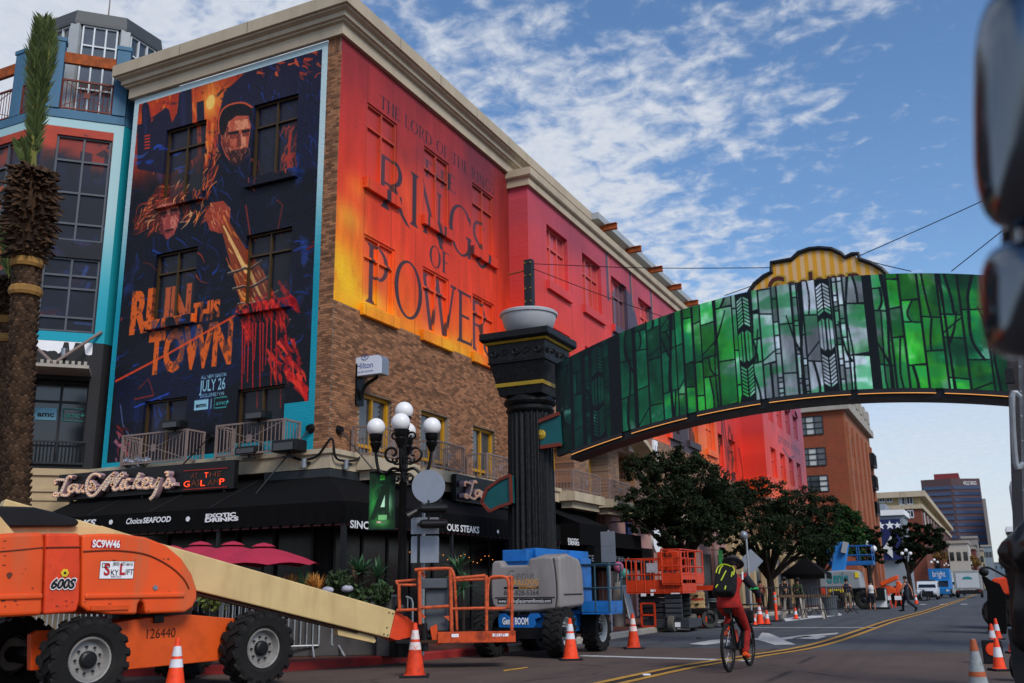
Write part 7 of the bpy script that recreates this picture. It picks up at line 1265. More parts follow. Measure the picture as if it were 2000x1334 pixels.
for pts,nm,d in(([(700,1060),(780,1020),(858,992),(858,1030),(790,1060),(720,1090)],'boom',.0),([(685,1130),(690,1095),(770,1080),(840,1110),(845,1150),(700,1160)],'turntable_hood',.2),([(840,1050),(860,1040),(890,1080),(880,1140),(850,1150)],'counterweight_cover',.3)):P=[oq(*q)for q in pts]; b=MB(); b. prism([(p. x,p. z)for p in P],(0,OD+d,0),(1,0,0),(0,0,1),(0,.9,0)); b. build(nm,om,ol_,bevel=.04)
for x in(720,850):wheel(ol_,(oq(x,1240). x,OD+.8,zo+.45),(.1,-1,0),.45,.35,M_['dark_metal'],None,10)
b=MB(); b. bb(oq(690,0). x,oq(860,0). x,OD+.5,OD+1.5,zo+.4,oq(0,1150). z); b. build('chassis',M_['black_paint'],ol_)
# ------ cones, barricades, planting, umbrellas
def make_cone(label,old=False,bands=2,h=.72,group='orange traffic cones',grey=False,loc=(0,0,0)):
 t=thing('traffic_cone',label,'traffic cone',loc,group=group); r0,r1=.145*h/.72,.028
 rad=lambda z:r0+(r1-r0)*z/h
 o=M_['cone_old' if old else 'cone']; bm_=M_['cone_band_old' if old else 'cone_band']
 if grey:o,bm_=M_['grey_band'],mat('faded orange stripe','#a5512c',.6,var=.15,dirt='#6b5a50',dirtamt=.5)
 b=MB(); b. lathe([(r0*1.12,.035),(rad(.05),.05),(rad(h*.5),h*.5),(r1+.002,h-.012),(r1*.6,h)],loc,24); b. build('cone_body',o,t,smooth=True)
 for(u,v)in(((.5,.64),(.69,.86))if bands==2 else((.42,.72),))if not grey else((.38,.46),(.8,.995)):b=MB(); b. lathe([(rad(h*u)+.003,h*u),(rad(h*v)+.003,h*v)],loc,24,None,(0,0)); b. build('collar',bm_,t,smooth=True)
 b=MB(); s=r0*1.38; b. box(Vector(loc)+Zv*.018,(s*2,s*2,.036),rz=.5); b. build('base',M_['cone_base'],t,bevel=.012); return t
def cone_at(px_,top,bot,label,**k):
 p=gnd(px_,bot); D=(p-CP). dot(FW); h=(bot-top)*D/FPX*1.02; return make_cone(label,h=h,loc=p,**k)
ck=None
cone_at(340,1253,1361,'near traffic cone cut off by the frame bottom in front of the orange lift'); cone_at(810,1222,1322,'badly scuffed traffic cone before the orange railed basket',old=True); cone_at(1115,1212,1289,'clean two collar traffic cone in front of the blue lift wheel'); cone_at(1238,1202,1267,'scratched traffic cone standing left of the dark scissor lift',old=True)
cone_at(1475,1202,1222,'small cone peeking out behind the bicycle front wheel',bands=1); cone_at(1485,1181,1220,'slim cone with white collars just right of the cyclist',bands=2); cone_at(1499,1193,1220,'small cone with grey collar beside the tall orange tube',bands=1); cone_at(1555,1188,1210,'small cone in front of the folded sawhorses',bands=1); cone_at(1632,1182,1201,'small cone in front of the grey bin',bands=1); cone_at(1790,1162,1180,'far cone beside the parked motorcycle',bands=1)
cone_at(1915,1255,1366,'tall faded grey cone with an orange tip at the right edge',grey=True); cone_at(1941,1221,1265,'left cone of the cluster beside the black case',bands=1); cone_at(1949,1210,1249,'rear cone of the cluster against the black screen',bands=1); cone_at(1953,1250,1310,'front cone of the cluster on the road right edge',bands=1); cone_at(1979,1237,1276,'cone half covered by the black plastic sheet',bands=1)
p=gnd(1517,1214); h=56*(p-CP). dot(FW)/FPX; t=thing('delineator_post','tall orange delineator tube with grey collars beside the cyclist','post',p); b=MB(); b. lathe([(.07,.03),(.06,.1),(.055,h-.05),(.03,h)],p,16); b. build('tube',M_['cone'],t,smooth=True)
for z in(.62,.8):b=MB(); b. lathe([(.062,h*z),(.06,h*(z+.1))],p,16,None,(0,0)); b. build('collar',M_['grey_band'],t,smooth=True)
b=MB(); b. lathe([(.24,0),(.24,.04),(.1,.06)],p,16); b. build('base',M_['cone_base'],t)
def make_barr(p,q,label,gm=None):
 gm=gm or M_['galv']
 p,q=Vector((*p,.155)),Vector((*q,.155)); d=q-p; L=d. length; u=d/L; n=Vector((-u. y,u. x,0)); t=thing('crowd_barrier',label,'barrier',p,group='steel crowd barriers on the pavement')
 b=MB(); r=.12; P=[p+u*.0+Zv*.2,p+Zv*(1.08-r),p+u*r*.3+Zv*(1.08-r*.3),p+u*r+Zv*1.08,q-u*r+Zv*1.08,q-u*r*.3+Zv*(1.08-r*.3),q+Zv*(1.08-r),q+Zv*.2]; b. tube(P,.021,7); b. build('outer_frame',gm,t,smooth=True)
 b=MB(); b. tube([p+Zv*.2,q+Zv*.2],.019,7); b. build('bottom_rail',gm,t); n_=int(L/.115)
 for i in range(1,n_):a=p+u*L*i/n_; c=MB(); c. tube([a+Zv*.2,a+Zv*1.08],.013,6); o=c. build('bar',gm,t)
 for a in(p+u*.12,q-u*.12):b=MB(); b. tube([a-n*.3+u*.02,a-n*.05+Zv*.2,a+n*.05+Zv*.2,a+n*.3+u*.02],.018,6); b. build('foot',gm,t)
 return t
for(p,q,l)in(((-11.75,16.15),(-10.9,17.75),'steel crowd barrier under the cream boom beside the basket'),((-12.0,16.3),(-11.2,17.85),'second steel crowd barrier nested just behind the front one'),((-12.2,16.5),(-11.45,18.0),'third steel crowd barrier nested at the back of the stack'),((-13.35,14.75),(-11.95,16.0),'steel crowd barrier behind the right wheel of the orange lift'),((-13.6,15.1),(-12.2,16.35),'steel crowd barrier leaning behind the right lift wheel'),((-15.3,13.6),(-13.45,14.6),'steel crowd barrier seen under the orange engine hood'),((-17.2,13.2),(-15.4,13.55),'steel crowd barrier behind the left lift wheels'),((-19.2,13.1),(-17.3,13.2),'steel crowd barrier at the left frame edge')):make_barr(p,q,l)
for i,(x,D,y,l)in enumerate(((337,20.6,1066,'crimson umbrella farthest left behind the orange hood'),(392,20.0,1058,'crimson umbrella second from the left'),(455,19.6,1058,'crimson umbrella third from the left'),(515,19.3,1061,'crimson umbrella nearest the planters'))):
 c=atD(x,y,D); t=thing('patio_umbrella',l,'umbrella',(c. x,c. y,.15),group='crimson patio umbrellas'); b=MB(); n=8; k0=0; zt=c. z-.07; R0=1.15; rings=((.06,zt),(.45,zt-.1),(.85,zt-.24),(R0,zt-.38))
 for rr_,z in rings:
  for j in range(n*4):a=2*math. pi*j/(n*4); s=1-.06*abs(math. sin(a*n/2))*(rr_/R0); b. v. append(Vector((c. x+rr_*s*math. cos(a),c. y+rr_*s*math. sin(a),z+.05*abs(math. sin(a*n/2))*(rr_/R0)**2)))
 m_=n*4
 for k in range(3):
  for j in range(m_):b. f. append([k*m_+j,k*m_+(j+1)%m_,(k+1)*m_+(j+1)%m_,(k+1)*m_+j])
 b. build('canopy',M_['umbrella'],t); b=MB(); b. lathe([(.24,zt-.0),(.15,zt+.05),(.02,zt+.08)],c*Vector((1,1,0))if False else(c. x,c. y,0),8); b. build('vent_cap',M_['umbrella'],t); b=MB(); b. tube([(c. x,c. y,.15),(c. x,c. y,zt)],.025,8); b. build('pole',M_['dark_metal'],t)
def blades(b,c,n,L,w,up=(.2,1.),droop=.3,r=random. Random(3)):
 for i in range(n):
  a=r. uniform(0,6.283); e=r. uniform(*up); l=L*r. uniform(.7,1.1); d=Vector((math. cos(a)*math. cos(e),math. sin(a)*math. cos(e),math. sin(e))); s=d. cross(Zv). normalized()*w/2; P=[c+d*l*t-Zv*droop*l*t*t for t in(0,.35,.7,1)]; W_=(.6,1,.75,.05); k=len(b. v)
  for q,ww_ in zip(P,W_):b. v+=[q+s*ww_,q-s*ww_]
  for j in range(3):b. f. append([k+2*j,k+2*j+1,k+2*j+3,k+2*j+2])
def leaves(b,c,rad,n,size,r,hollow=.5):
 for i in range(n):
  v=Vector((r. gauss(0,1),r. gauss(0,1),r. gauss(0,1))). normalized()*(hollow+(1-hollow)*r. random()); p=c+Vector((v. x*rad[0],v. y*rad[1],v. z*rad[2])); q=Vector((r. gauss(0,1),r. gauss(0,1),r. gauss(0,1)+.4)). normalized(); u=q. orthogonal(). normalized(); u=(Matrix. Rotation(r. random()*6.28,3,q)@u); w=q. cross(u); s=size*r. uniform(.6,1.25); k=len(b. v)
  b. v+=[p-u*s*.5,p+w*s*.3,p+u*s*.5+q*s*.12,p-w*s*.3]; b. f. append([k,k+1,k+2,k+3])
rr5=random. Random(5)
def plant(name,label,cat,p,mats,fn):
 t=thing(name,label,cat,p);
 for nm,m,f in fn(p):b=MB(); f(b); b. build(nm,m,t)
 return t
def pp(x,y,D):p=atD(x,y,D); return p
pb_=thing('planter_box','long low planter bed behind the crowd barriers','planter',(-13,17.2,.15)); b=MB(); A_,B_=atD(400,1200,19.0),atD(760,1200,19.3); b. bar((A_. x,A_. y,.5),(B_. x,B_. y,.5),.6,.7); b. build('box',M_['planter'],pb_,bevel=.02)
g0=atD(590,1150,18.9); plant('grass_clump','orange tinted grass clump right of the umbrellas','plant',g0,0,lambda p:[('blades',M_['grass_o'],lambda b:[blades(b,p+Vector((rr5. uniform(-.45,.45),rr5. uniform(-.2,.2),-.06)),60,.42,.018,(.7,1.5),.15,rr5)for _ in range(8)]),('spikes',M_['agave'],lambda b:blades(b,p+Vector((.1,-.05,-.1)),22,.6,.06,(.6,1.4),.1,rr5))])
g0=atD(703,1118,18.9); plant('agave_plant','pale green agave rosette on a short stem left of the lamp post','plant',g0,0,lambda p:[('rosette',M_['agave'],lambda b:blades(b,p,60,.42,.085,(-.1,1.4),.12,rr5)),('stem',M_['bark'],lambda b:b. tube([p-Zv*.75,p-Zv*.35+ex*.04,p],[.05,.06,.05],8))])
for x,y,D,s,l,m in((664,1138,18.8,.28,'dark green bushy shrub left of the agave','shrub'),(695,1165,18.7,.25,'low spreading shrub under the agave','shrub'),(742,1158,18.6,.22,'small spiky shrub beside the orange rail','shrub'),(415,1160,18.2,.35,'yellow green shrub under the cream boom','shrub_p')):g0=atD(x,y,D); plant('shrub',l,'plant',g0,0,lambda p,s=s,m=m:[('foliage',M_[m],lambda b:leaves(b,p,(s*1.2,s,s),420,.11,rr5,.3)),('stem',M_['bark'],lambda b:b. tube([p-Zv*.6,p],.02,6))])
for x,y,D,l in((893,1115,20.2,'tall yucca with spiky leaves behind the orange basket'),(905,1150,19.6,'lower yucca behind the control box'),(737,1128,18.9,'thin yucca right of the agave')):g0=atD(x,y,D); plant('yucca_plant',l,'plant',g0,0,lambda p:[('leaves',M_['agave'],lambda b:blades(b,p,60,.55,.035,(-.3,1.45),.2,rr5)),('stem',M_['bark'],lambda b:b. tube([p-Zv*1.0,p],.035,7))])
for x,y,l in((640,1153,'white boulder left of the dark shrub'),(678,1150,'white boulder under the agave stem')):p=atD(x,y,18.6); o=MB(). sphere(p,.09,12,8,(1.5,1,.8)). build('boulder',M_['stone_w'],None,smooth=True); tagit(o,l,'boulder')
p=atD(697,1115,19.3); t=thing('timber_post','plain grey post standing behind the agave','post',(p. x,p. y,.15)); b=MB(); b. box((p. x,p. y,.95),(.13,.1,1.7)); b. build('post',M_['wood'],t); b=MB(); b. box((p. x,p. y,1.83),(.16,.13,.05)); b. build('cap',M_['wood'],t)
p=atD(758,1165,18.9); t=thing('planter_box','tall grey planter pot beside the lamp post','planter',(p. x,p. y,.15)); b=MB(); b. box((p. x,p. y,.7),(.3,.3,1.1)); b. build('box',M_['planter'],t,bevel=.01); b=MB(); b. box((p. x,p. y,1.27),(.34,.34,.05)); b. build('rim',M_['grey_metal'],t)
def aframe(x,y,h,w,label,face):
 p=gnd(x,y); p. z+=.15; t=thing('sandwich_board',label,'sandwich board',p,.5)
 for s in(-1,1):b=MB(); P=[p+Vector((s*.28,-w/2,0)),p+Vector((s*.28,w/2,0)),p+Vector((s*.02,w/2,h)),p+Vector((s*.02,-w/2,h))]; b. add(P+[q+Vector((.03,0,0))for q in P],[(0,1,2,3),(7,6,5,4),(0,4,5,1),(1,5,6,2),(2,6,7,3),(3,7,4,0)]); b. build('board',face,t); b=MB(); [b. bar(P[i],P[(i+1)%4],.04)for i in range(4)]; b. build('frame',M_['white_print'],t)
aframe(1222,1215,1.25,.6,'white framed sandwich board beside the dark scissor lift',M_['sign_grey'])
p=gnd(1192,1252); p=atX(1192,1150,-9.9); t=thing('road_sign','two stacked blank sign plates on a pole right of the column','road sign',(p. x,p. y,.15)); b=MB(); b. tube([(p. x,p. y,.15),(p. x,p. y,atX(1192,1036,-9.9). z)],.03,8); b. build('pole',M_['galv'],t)
for y0,y1 in((1040,1066),(1068,1098)):A_,B_=atX(1182,y1,-9.9),atX(1201,y0,-9.9); w_=.42; b=MB(); b. box((p. x,p. y-.05,(A_. z+B_. z)/2),(w_,.015,B_. z-A_. z),rz=YAW*.5); b. build('plate',M_['sign_grey'],t,bevel=.004)
p=atX(1466,1170,-9.9); t=thing('road_sign','grey diamond road sign seen from behind beside the cyclist hat','road sign',(p. x,p. y,.15)); zt=atX(1466,1047,-9.9). z; b=MB(); b. tube([(p. x,p. y,.1),(p. x,p. y,zt)],.045,8); b. build('pole',M_['galv'],t); c=atX(1468,1096,-9.9); b=MB(); s=.55; b. prism([(-s,0),(0,-s),(s,0),(0,s)],(c. x,c. y-.06,c. z),(.9,.43,0),Zv,(0,.02,0)); b. build('plate',M_['sign_grey'],t); b=MB(); b. sphere((p. x-.1,p. y-.05,zt),.2,10,6); b. build('beacon',M_['sign_grey'],t,smooth=True)
p=atX(1208,1190,-10.9); t=thing('balloon_figure','grey draped figure with pink and teal balloons beside the blue basket','figure',(p. x,p. y,.15)); b=MB(); b. lathe([(.2,.15),(.24,.6),(.2,1.2),(.12,1.5)],(p. x,p. y,0),12); b. build('drape',M_['cloth_grey'],t,smooth=True)
for x,y,c in((1208,1108,'#a55a78'),(1219,1121,'#3f8f88')):q=atX(x,y,-10.9); b=MB(); b. sphere(q,.17,14,9,(1,1,1.1)); b. build('balloon',mat('balloon '+c,c,.4,bump=0),t,smooth=True); b=MB(); b. tube([q,(p. x,p. y,1.4)],.006,5); b. build('string',M_['white_print'],t)
# ------ palms and trees
def palm(label,pts,D,rad,husk,fronds,group='tall palms by the turret'):
 P=catmull([atD(x,y,D)for x,y in pts],8); base=Vector((P[0]. x,P[0]. y,.15)); t=thing('palm_tree',label,'palm',base,group=group); P=[base]+P; b=MB(); b. tube(catmull(P,4),rad*.8,12); b. build('trunk',M_['palm_boot'],t); r=random. Random(4); bt,hk=MB(),MB(); n=len(P)
 def at(t_):f=t_*(n-1); i=min(int(f),n-2); return P[i]. lerp(P[i+1],f-i),(P[i+1]-P[i]). normalized()
 L=sum((P[i+1]-P[i]). length for i in range(n-1)); rows=int(L/.13)
 for k in range(rows):
  f=k/rows
  c,d=at(f); hz_=husk[0]<=f<=husk[1]; m_=13 if not hz_ else 20
  for j in range(m_):
   a=2*math. pi*(j+.5*(k%2))/m_+r. uniform(-.1,.1); o=Vector((math. cos(a),math. sin(a),0)); s=o. cross(Zv)
   if hz_:bul=1+.75*math. sin(math. pi*min(1,(f-husk[0])/(husk[1]-husk[0])*1.05))**.7; l=r. uniform(.12,.3); w=r. uniform(.02,.06); q=c+o*rad*bul*.75; tip=q+o*l*r. uniform(.5,1)-Zv*l*r. uniform(-.3,.5)
   else:l=.09; w=.075; q=c+o*rad*.78-Zv*.06; tip=q+o*.055+Zv*.10
   g=hk if hz_ else bt; k_=len(g. v); g. v+=[q+s*w,q-s*w,tip+s*w*.6,tip-s*w*.6,q+Zv*.10,tip+Zv*.03]; g. f+=[[k_,k_+1,k_+3,k_+2],[k_+2,k_+3,k_+5],[k_,k_+2,k_+5,k_+4],[k_+1,k_+4,k_+5,k_+3]]
  if hz_:c,d=at(f)
 bt. build('trunk_boots',M_['palm_boot'],t,kind='stuff'); hk. build('dry_husk',M_['palm_dry'],t,kind='stuff')
 b=MB(); c0,_=at(husk[0]); c1,_=at(husk[1]); b. tube([c0,c0. lerp(c1,.3),c0. lerp(c1,.7),c1],[rad*.9,rad*1.35,rad*1.4,rad*.7],12); b. build('husk_core',M_['palm_dry'],t)
 for f in(husk[0]-.01,husk[0]-.09):c,d=at(f); b=MB(); b. lathe([(rad*1.02,-.1),(rad*1.12,-.04),(rad*1.1,.05),(rad*.98,.09)],c,14); b. build('strap',M_['strap'],t)
 for(pix,ln,wd)in fronds:
  Q=catmull([atD(x,y,D)for x,y in pix],14); Lq=len(Q); b=MB(); b. tube(Q,[.045-.035*i/(Lq-1)for i in range(Lq)],6); fr_=b. build('frond',mat('palm stem olive','#7c7a3a',.6,var=.15),t); b=MB()
  for i,q in enumerate(Q):
   f=i/(Lq-1)
   if f<.12:continue
   d=(Q[min(i+1,Lq-1)]-Q[max(i-1,0)]). normalized()
   for sg in(-1,1):
    for e in range(3):
     a=r. uniform(-1,1); s=(RT*sg*(.62+.2*a)+FW*a*.7). normalized(); l=ln*(.55+.45*math. sin(math. pi*min(1,f*.95)))*r. uniform(.8,1.1); dr=(s*wd+d*.95). normalized(); tip=q+dr*l; w_=dr. cross(FW). normalized()*.017; k_=len(b. v); q2=q+d*r. uniform(0,.1); b. v+=[q2-w_,q2+w_,(q2+tip)/2+w_*1.1,tip,(q2+tip)/2-w_*1.1]; b. f+=[[k_,k_+1,k_+2,k_+4],[k_+4,k_+2,k_+3]]
  b. build('leaflets',M_['palm_leaf'],fr_,kind='stuff')
 return t
palm('thick palm with a swollen dry husk and one tied upright frond',[(30,1040),(36,850),(46,640),(56,470),(66,330)],18.4,.27,(.70,1.0),[([(62,340),(70,250),(80,150),(84,45)],.5,.62),([(58,345),(52,320),(42,288)],.4,.5),([(66,340),(72,230),(94,120),(96,60)],.5,.4),([(60,340),(66,240),(68,130),(76,60)],.5,.45)])
palm('second palm at the left frame edge behind the thick one',[(4,1040),(8,900),(12,760),(18,640),(22,545)],19.6,.22,(.80,1.0),[([(20,560),(16,500),(8,440)],.5,.5)])
def tree(label,base,crowns,n,size,m,trunk=.16,group='street trees along the pavement',seed=1,lo=None):
 r=random. Random(seed); t=thing('street_tree',label,'tree',base,group=group); B0_=Vector(base); b=MB(); zl=min(c[0]. z-c[1][2]*.4 for c in crowns); fork=Vector((B0_. x,B0_. y,(B0_. z*.35+zl*.65)))
 b. tube([B0_,B0_. lerp(fork,.5)+Vector((.05,0,0)),fork],[trunk*1.25,trunk,trunk*.85],10); b. build('trunk',M_['bark'],t)
 for c,rd in crowns:b=MB(); b. tube(catmull([fork-Zv*.2,fork. lerp(c,.5)+Vector((r. uniform(-.2,.2),r. uniform(-.2,.2),.2)),c],4),[trunk*.6-.012*i*trunk/.16*.6 for i in range(9)],7); b. build('limb',M_['bark'],t)
 b=MB(); tot=sum(rd[0]*rd[2]for _,rd in crowns)
 for c,rd in crowns:
  k=int(n*rd[0]*rd[2]/tot); cl=max(8,int(k/70))
  for _ in range(cl):
   v=Vector((r. gauss(0,1),r. gauss(0,1),r. gauss(0,1))). normalized()*r. uniform(.45,1.0); cc=c+Vector((v. x*rd[0],v. y*rd[1],v. z*rd[2])); s=r. uniform(.16,.34)*min(rd[0],rd[2]); leaves(b,cc,(s*1.25,s*1.25,s*.75),70,size,r,.2)
 b. build('crown',m,t,kind='stuff'); return t
def crownpx(spec,D):return[(atD(x,y,D+dd),(w*D/FPX,w*D/FPX*.9,h*D/FPX))for x,y,w,h,dd in spec]
q=atX(1340,1150,-10.7); D1=(q-CP). dot(FW); tree('nearest street tree with ragged dark green crown under the arch',(q. x,q. y,.15),crownpx([(1262,915,48,40,0),(1320,905,58,36,.6),(1300,975,66,46,-.4),(1245,985,40,34,-.8),(1370,940,50,50,.5),(1350,1010,60,40,-.2),(1395,985,50,50,1),(1250,1030,24,18,-1),(1320,1050,46,26,-.5),(1390,1040,40,30,0),(1415,1000,34,36,.5),(1290,1005,50,40,1),(1220,1000,22,20,-1)],D1),42000,.115,M_['leaf'],.17,seed=2)
q=atX(1505,1150,-10.4); D2=(q-CP). dot(FW); tree('second street tree with wide dark crown above the cyclist',(q. x,q. y,.15+gz(q. y)),crownpx([(1440,965,50,40,0),(1500,975,60,40,.5),(1480,1030,60,40,-1),(1560,990,55,42,1),(1550,1050,55,36,-.5),(1605,1005,40,40,1),(1420,1030,34,30,0),(1480,1070,46,24,-.5),(1610,1055,36,34,0),(1430,1070,30,22,0),(1520,1015,60,44,1),(1400,985,34,34,0),(1600,1080,34,22,0)],D2),42000,.13,M_['leaf'],.2,seed=3)
q=atX(1600,1150,-10.4); D3=(q-CP). dot(FW); tree('third tree with bright green rounded clumps before the brick block',(q. x,q. y,.1+gz(q. y)),crownpx([(1640,1010,40,32,2),(1665,1030,34,40,1),(1620,1060,40,36,0),(1670,1065,34,30,2),(1590,1045,30,34,3),(1640,1050,40,40,1),(1580,1085,36,24,1)],D3),16000,.19,M_['leaf_bright'],.2,seed=4)
q=atX(1702,1150,-9.8); D4=(q-CP). dot(FW); tree('dark tree partly covering the starred banner',(q. x,q. y,gz(q. y)),crownpx([(1700,1050,22,26,0),(1712,1080,20,24,1),(1690,1085,20,24,0)],D4),5000,.28,M_['leaf_far'],.2,seed=5)
q=atX(1778,1150,-9.5); D5=(q-CP). dot(FW); tree('broad round dark tree beyond the starred banner',(q. x,q. y,gz(q. y)),crownpx([(1780,1035,26,18,0),(1820,1040,28,20,0),(1760,1055,26,24,0),(1800,1065,42,26,0),(1838,1058,20,18,0),(1770,1085,26,20,0)],D5),11000,.36,M_['leaf_far'],.3,seed=6)
for x,y,w,h,X,m,l,sd_ in((1835,1083,18,16,-9,'leaf_brown','ochre autumn tree above the blue truck',7),(1866,1088,14,16,-8.5,'leaf_far','small dark tree before the white building',8),(1903,1096,18,13,-7.6,'leaf_brown','hazy brown tree before the pale low houses',9),(1880,1104,22,12,-7.8,'leaf_far','low dark tree behind the grey box truck',10)):
 q=atX(x,1125,X); D_=min((q-CP). dot(FW),210); q=atD(x,y,D_); tree(l,(q. x,q. y,gz(q. y)),crownpx([(x,y,w*.7,h*.8,0),(x-w*.4,y+h*.4,w*.5,h*.6,0),(x+w*.4,y+h*.3,w*.5,h*.6,0)],D_),2600,.38,M_[m],.2,seed=sd_)
 # ------ people and bicycle
def skin_mesh(name,verts,edges,rad,m,parent,sub=1):
 me=bpy. data. meshes. new(name); iv=WM[parent]. inverted(); me. from_pydata([tuple(iv@Vector(v))for v in verts],edges,[]); o=bpy. data. objects. new(name,me); COL. objects. link(o); o. parent=parent; WM[o]=WM[parent]
 md=o. modifiers. new('skin','SKIN'); md. use_smooth_shade=True
 for i,s in enumerate(me. skin_vertices[0]. data):s. radius=(rad[i],rad[i]); s. use_root=(i==0)
 s2=o. modifiers. new('sub','SUBSURF'); s2. levels=s2. render_levels=sub; me. materials. append(m); return o
def elli(b,pts,rx,ry,n=14):
 """tube with elliptical level sections: pts centre line, rx across (local x), ry front-back"""
 k0=len(b. v)
 for p,a,c,X,Y in pts:
  for j in range(n):t=2*math. pi*j/n; b. v. append(p+X*(a*math. cos(t))+Y*(c*math. sin(t)))
 for i in range(len(pts)-1):
  for j in range(n):a_,c_=k0+i*n,k0+(i+1)*n; b. f. append([a_+j,a_+(j+1)%n,c_+(j+1)%n,c_+j])
 b. f. append([k0+j for j in range(n)][::-1]); b. f. append([k0+(len(pts)-1)*n+j for j in range(n)])
def person(label,o,rz,J,skin,top,trou,shoe,hair,sleeves=1.,legs=1.,hatm=None,s=1.,group='people on the street',extra=None,sub=1):
 """J: joint positions in the figure's own axes (x right, y forward, z up)"""
 t=thing('person',label,'person',o,group=group); Mx=Matrix. Rotation(rz,3,'Z'); O=Vector(o); D={k:O+Mx@(Vector(v)*s)for k,v in J. items()}; X,Y=Mx@Vector((1,0,0)),Mx@Vector((0,1,0))
 V,E,Rd=[],[],[]
 def ad(p,r,frm=None):V. append(p); Rd. append(r*s); (E. append((frm,len(V)-1))if frm is not None else None); return len(V)-1
 pl=ad(D['pelvis'],.12); ch=ad(D['chest'],.13,pl); nk=ad(D['neck'],.055,ch); hd0=ad(D['neck']. lerp(D['head'],.55),.07,nk); hd=ad(D['head'],.093,hd0); ad(D['head']+(D['head']-D['neck']). normalized()*.075*s,.075,hd)
 for S_ in 'LR':
  sh=ad(D['sh'+S_],.058,ch); el=ad(D['el'+S_],.042,sh); wr=ad(D['wr'+S_],.028,el); hn=D['hn'+S_]; pm=ad(D['wr'+S_]. lerp(hn,.55),.034,wr); d=(hn-D['wr'+S_]). normalized(); w=d. cross(Y if abs(d. dot(Y))<.8 else Zv). normalized()
  for i,(q,l)in enumerate(((-.03,.07),(-.01,.085),(.01,.08),(.03,.065))):f1=ad(hn+w*q*s,.0105,pm); ad(hn+w*q*s+(d*.75-Y*.2-Zv*.3). normalized()*l*s,.008,f1)
  th=ad(D['wr'+S_]. lerp(hn,.5)-w*.05*s,.012,pm); ad(D['wr'+S_]. lerp(hn,.5)-w*.06*s+d*.045*s,.009,th)
  hp=ad(D['hp'+S_],.085,pl); kn=ad(D['kn'+S_],.058,hp); an=ad(D['an'+S_],.038,kn); ad(D['toe'+S_],.03,an)
 skin_mesh('body',V,E,Rd,skin,t,sub)
 b=MB(); up=(D['neck']-D['pelvis']); sx=(D['shR']-D['shL']); hx=sx. length/2
 ring=[(D['pelvis']-Zv*.06*s,.175,.125),(D['pelvis']+up*.15,.165,.12),(D['pelvis']+up*.45,.16,.115),(D['chest'],.185,.13),(D['chest']+up*.16,hx/s+.01,.125),(D['neck']-up*.06,hx/s*.7,.09),(D['neck'],.06,.06)]
 elli(b,[(p,a*s,c*s,X,Y)for p,a,c in ring],0,0)
 for S_ in 'LR':
  if sleeves>0:
   e=D['el'+S_]. lerp(D['wr'+S_],sleeves)if sleeves<=1 else D['wr'+S_]; P=[D['sh'+S_]. lerp(D['chest'],.15),D['sh'+S_],D['sh'+S_]. lerp(D['el'+S_],.55)]+([D['el'+S_],e]if sleeves>=.1 else[]); b. tube(P,[.06*s,.075*s,.065*s,.055*s,.045*s][:len(P)],10)
 b. build('shirt',top,t,smooth=True)
 b=MB(); elli(b,[(D['pelvis']+up*.12,.168*s,.122*s,X,Y),(D['pelvis']-Zv*.05*s,.18*s,.135*s,X,Y),(D['pelvis']-Zv*.12*s,.16*s,.125*s,X,Y)],0,0)
 for S_ in 'LR':
  e=D['kn'+S_]. lerp(D['an'+S_],legs if legs>0 else.02); b. tube([D['pelvis']. lerp(D['hp'+S_],.8),D['hp'+S_],D['hp'+S_]. lerp(D['kn'+S_],.5),D['kn'+S_],e],[.09*s,.108*s,.095*s,.078*s,.06*s if legs>.5 else.085*s],12)
 b. build('trousers',trou,t,smooth=True)
 for S_ in 'LR':b=MB(); a,c=D['an'+S_],D['toe'+S_]; d=(c-a); d. z*=.4; d. normalize(); b. tube([a-d*.075*s-Zv*.035*s,a-Zv*.02*s,a. lerp(c,.6)-Zv*.015*s,c,c+d*.05*s-Zv*.005*s],[.03*s,.05*s,.046*s,.04*s,.02*s],10); b. build('shoe',shoe,t,smooth=True)
 h=D['head']; ax=(h-D['neck']). normalized()
 if hair:b=MB(); b. sphere(h+ax*.03*s-Y*.022*s,.102*s,12,8,(1,1.02,1.0)); b. build('hair',hair,t,smooth=True)
 b=MB(); f=h+Y*.088*s-ax*.01*s; b. sphere(f+Y*.012*s-ax*.012*s,.014*s,6,5); [b. sphere(h+X*sg*.093*s-ax*.01*s,.02*s,6,5,(.5,1,1.5))for sg in(-1,1)]; b. build('nose_and_ears',skin,t,kind='stuff'); b=MB(); [b. sphere(h+X*sg*.034*s+Y*.085*s+ax*.015*s,.009*s,6,4)for sg in(-1,1)]; b. box(h+Y*.09*s-ax*.045*s,(.04*s,.008*s,.008*s),rz=rz); b. build('eyes_and_mouth',M_['black_print'],t,kind='stuff')
 if hatm:b=MB(); m3=Matrix((X,ax. cross(X),ax)). transposed(); b. lathe([(.10*s,-.045*s),(.185*s,-.02*s),(.19*s,-.008*s),(.112*s,.01*s),(.105*s,.08*s),(.07*s,.11*s),(.01,.115*s)],h+ax*.03*s,20,m3); b. build('hat',hatm,t,smooth=True)
 if extra:extra(t,D,X,Y,s)
 return t
def stand(**k):
 J=dict(pelvis=(0,0,.93),chest=(0,.0,1.22),neck=(0,.01,1.47),head=(0,.03,1.63),shL=(-.19,0,1.41),shR=(.19,0,1.41),elL=(-.25,-.04,1.13),elR=(.25,-.04,1.13),wrL=(-.26,.06,.9),wrR=(.26,.06,.9),hnL=(-.26,.09,.82),hnR=(.26,.09,.82),hpL=(-.1,0,.88),hpR=(.1,0,.88),knL=(-.12,.02,.49),knR=(.12,.02,.49),anL=(-.13,-.02,.09),anR=(.13,-.02,.09),toeL=(-.15,.13,.045),toeR=(.15,.13,.045)); J. update(k); return J
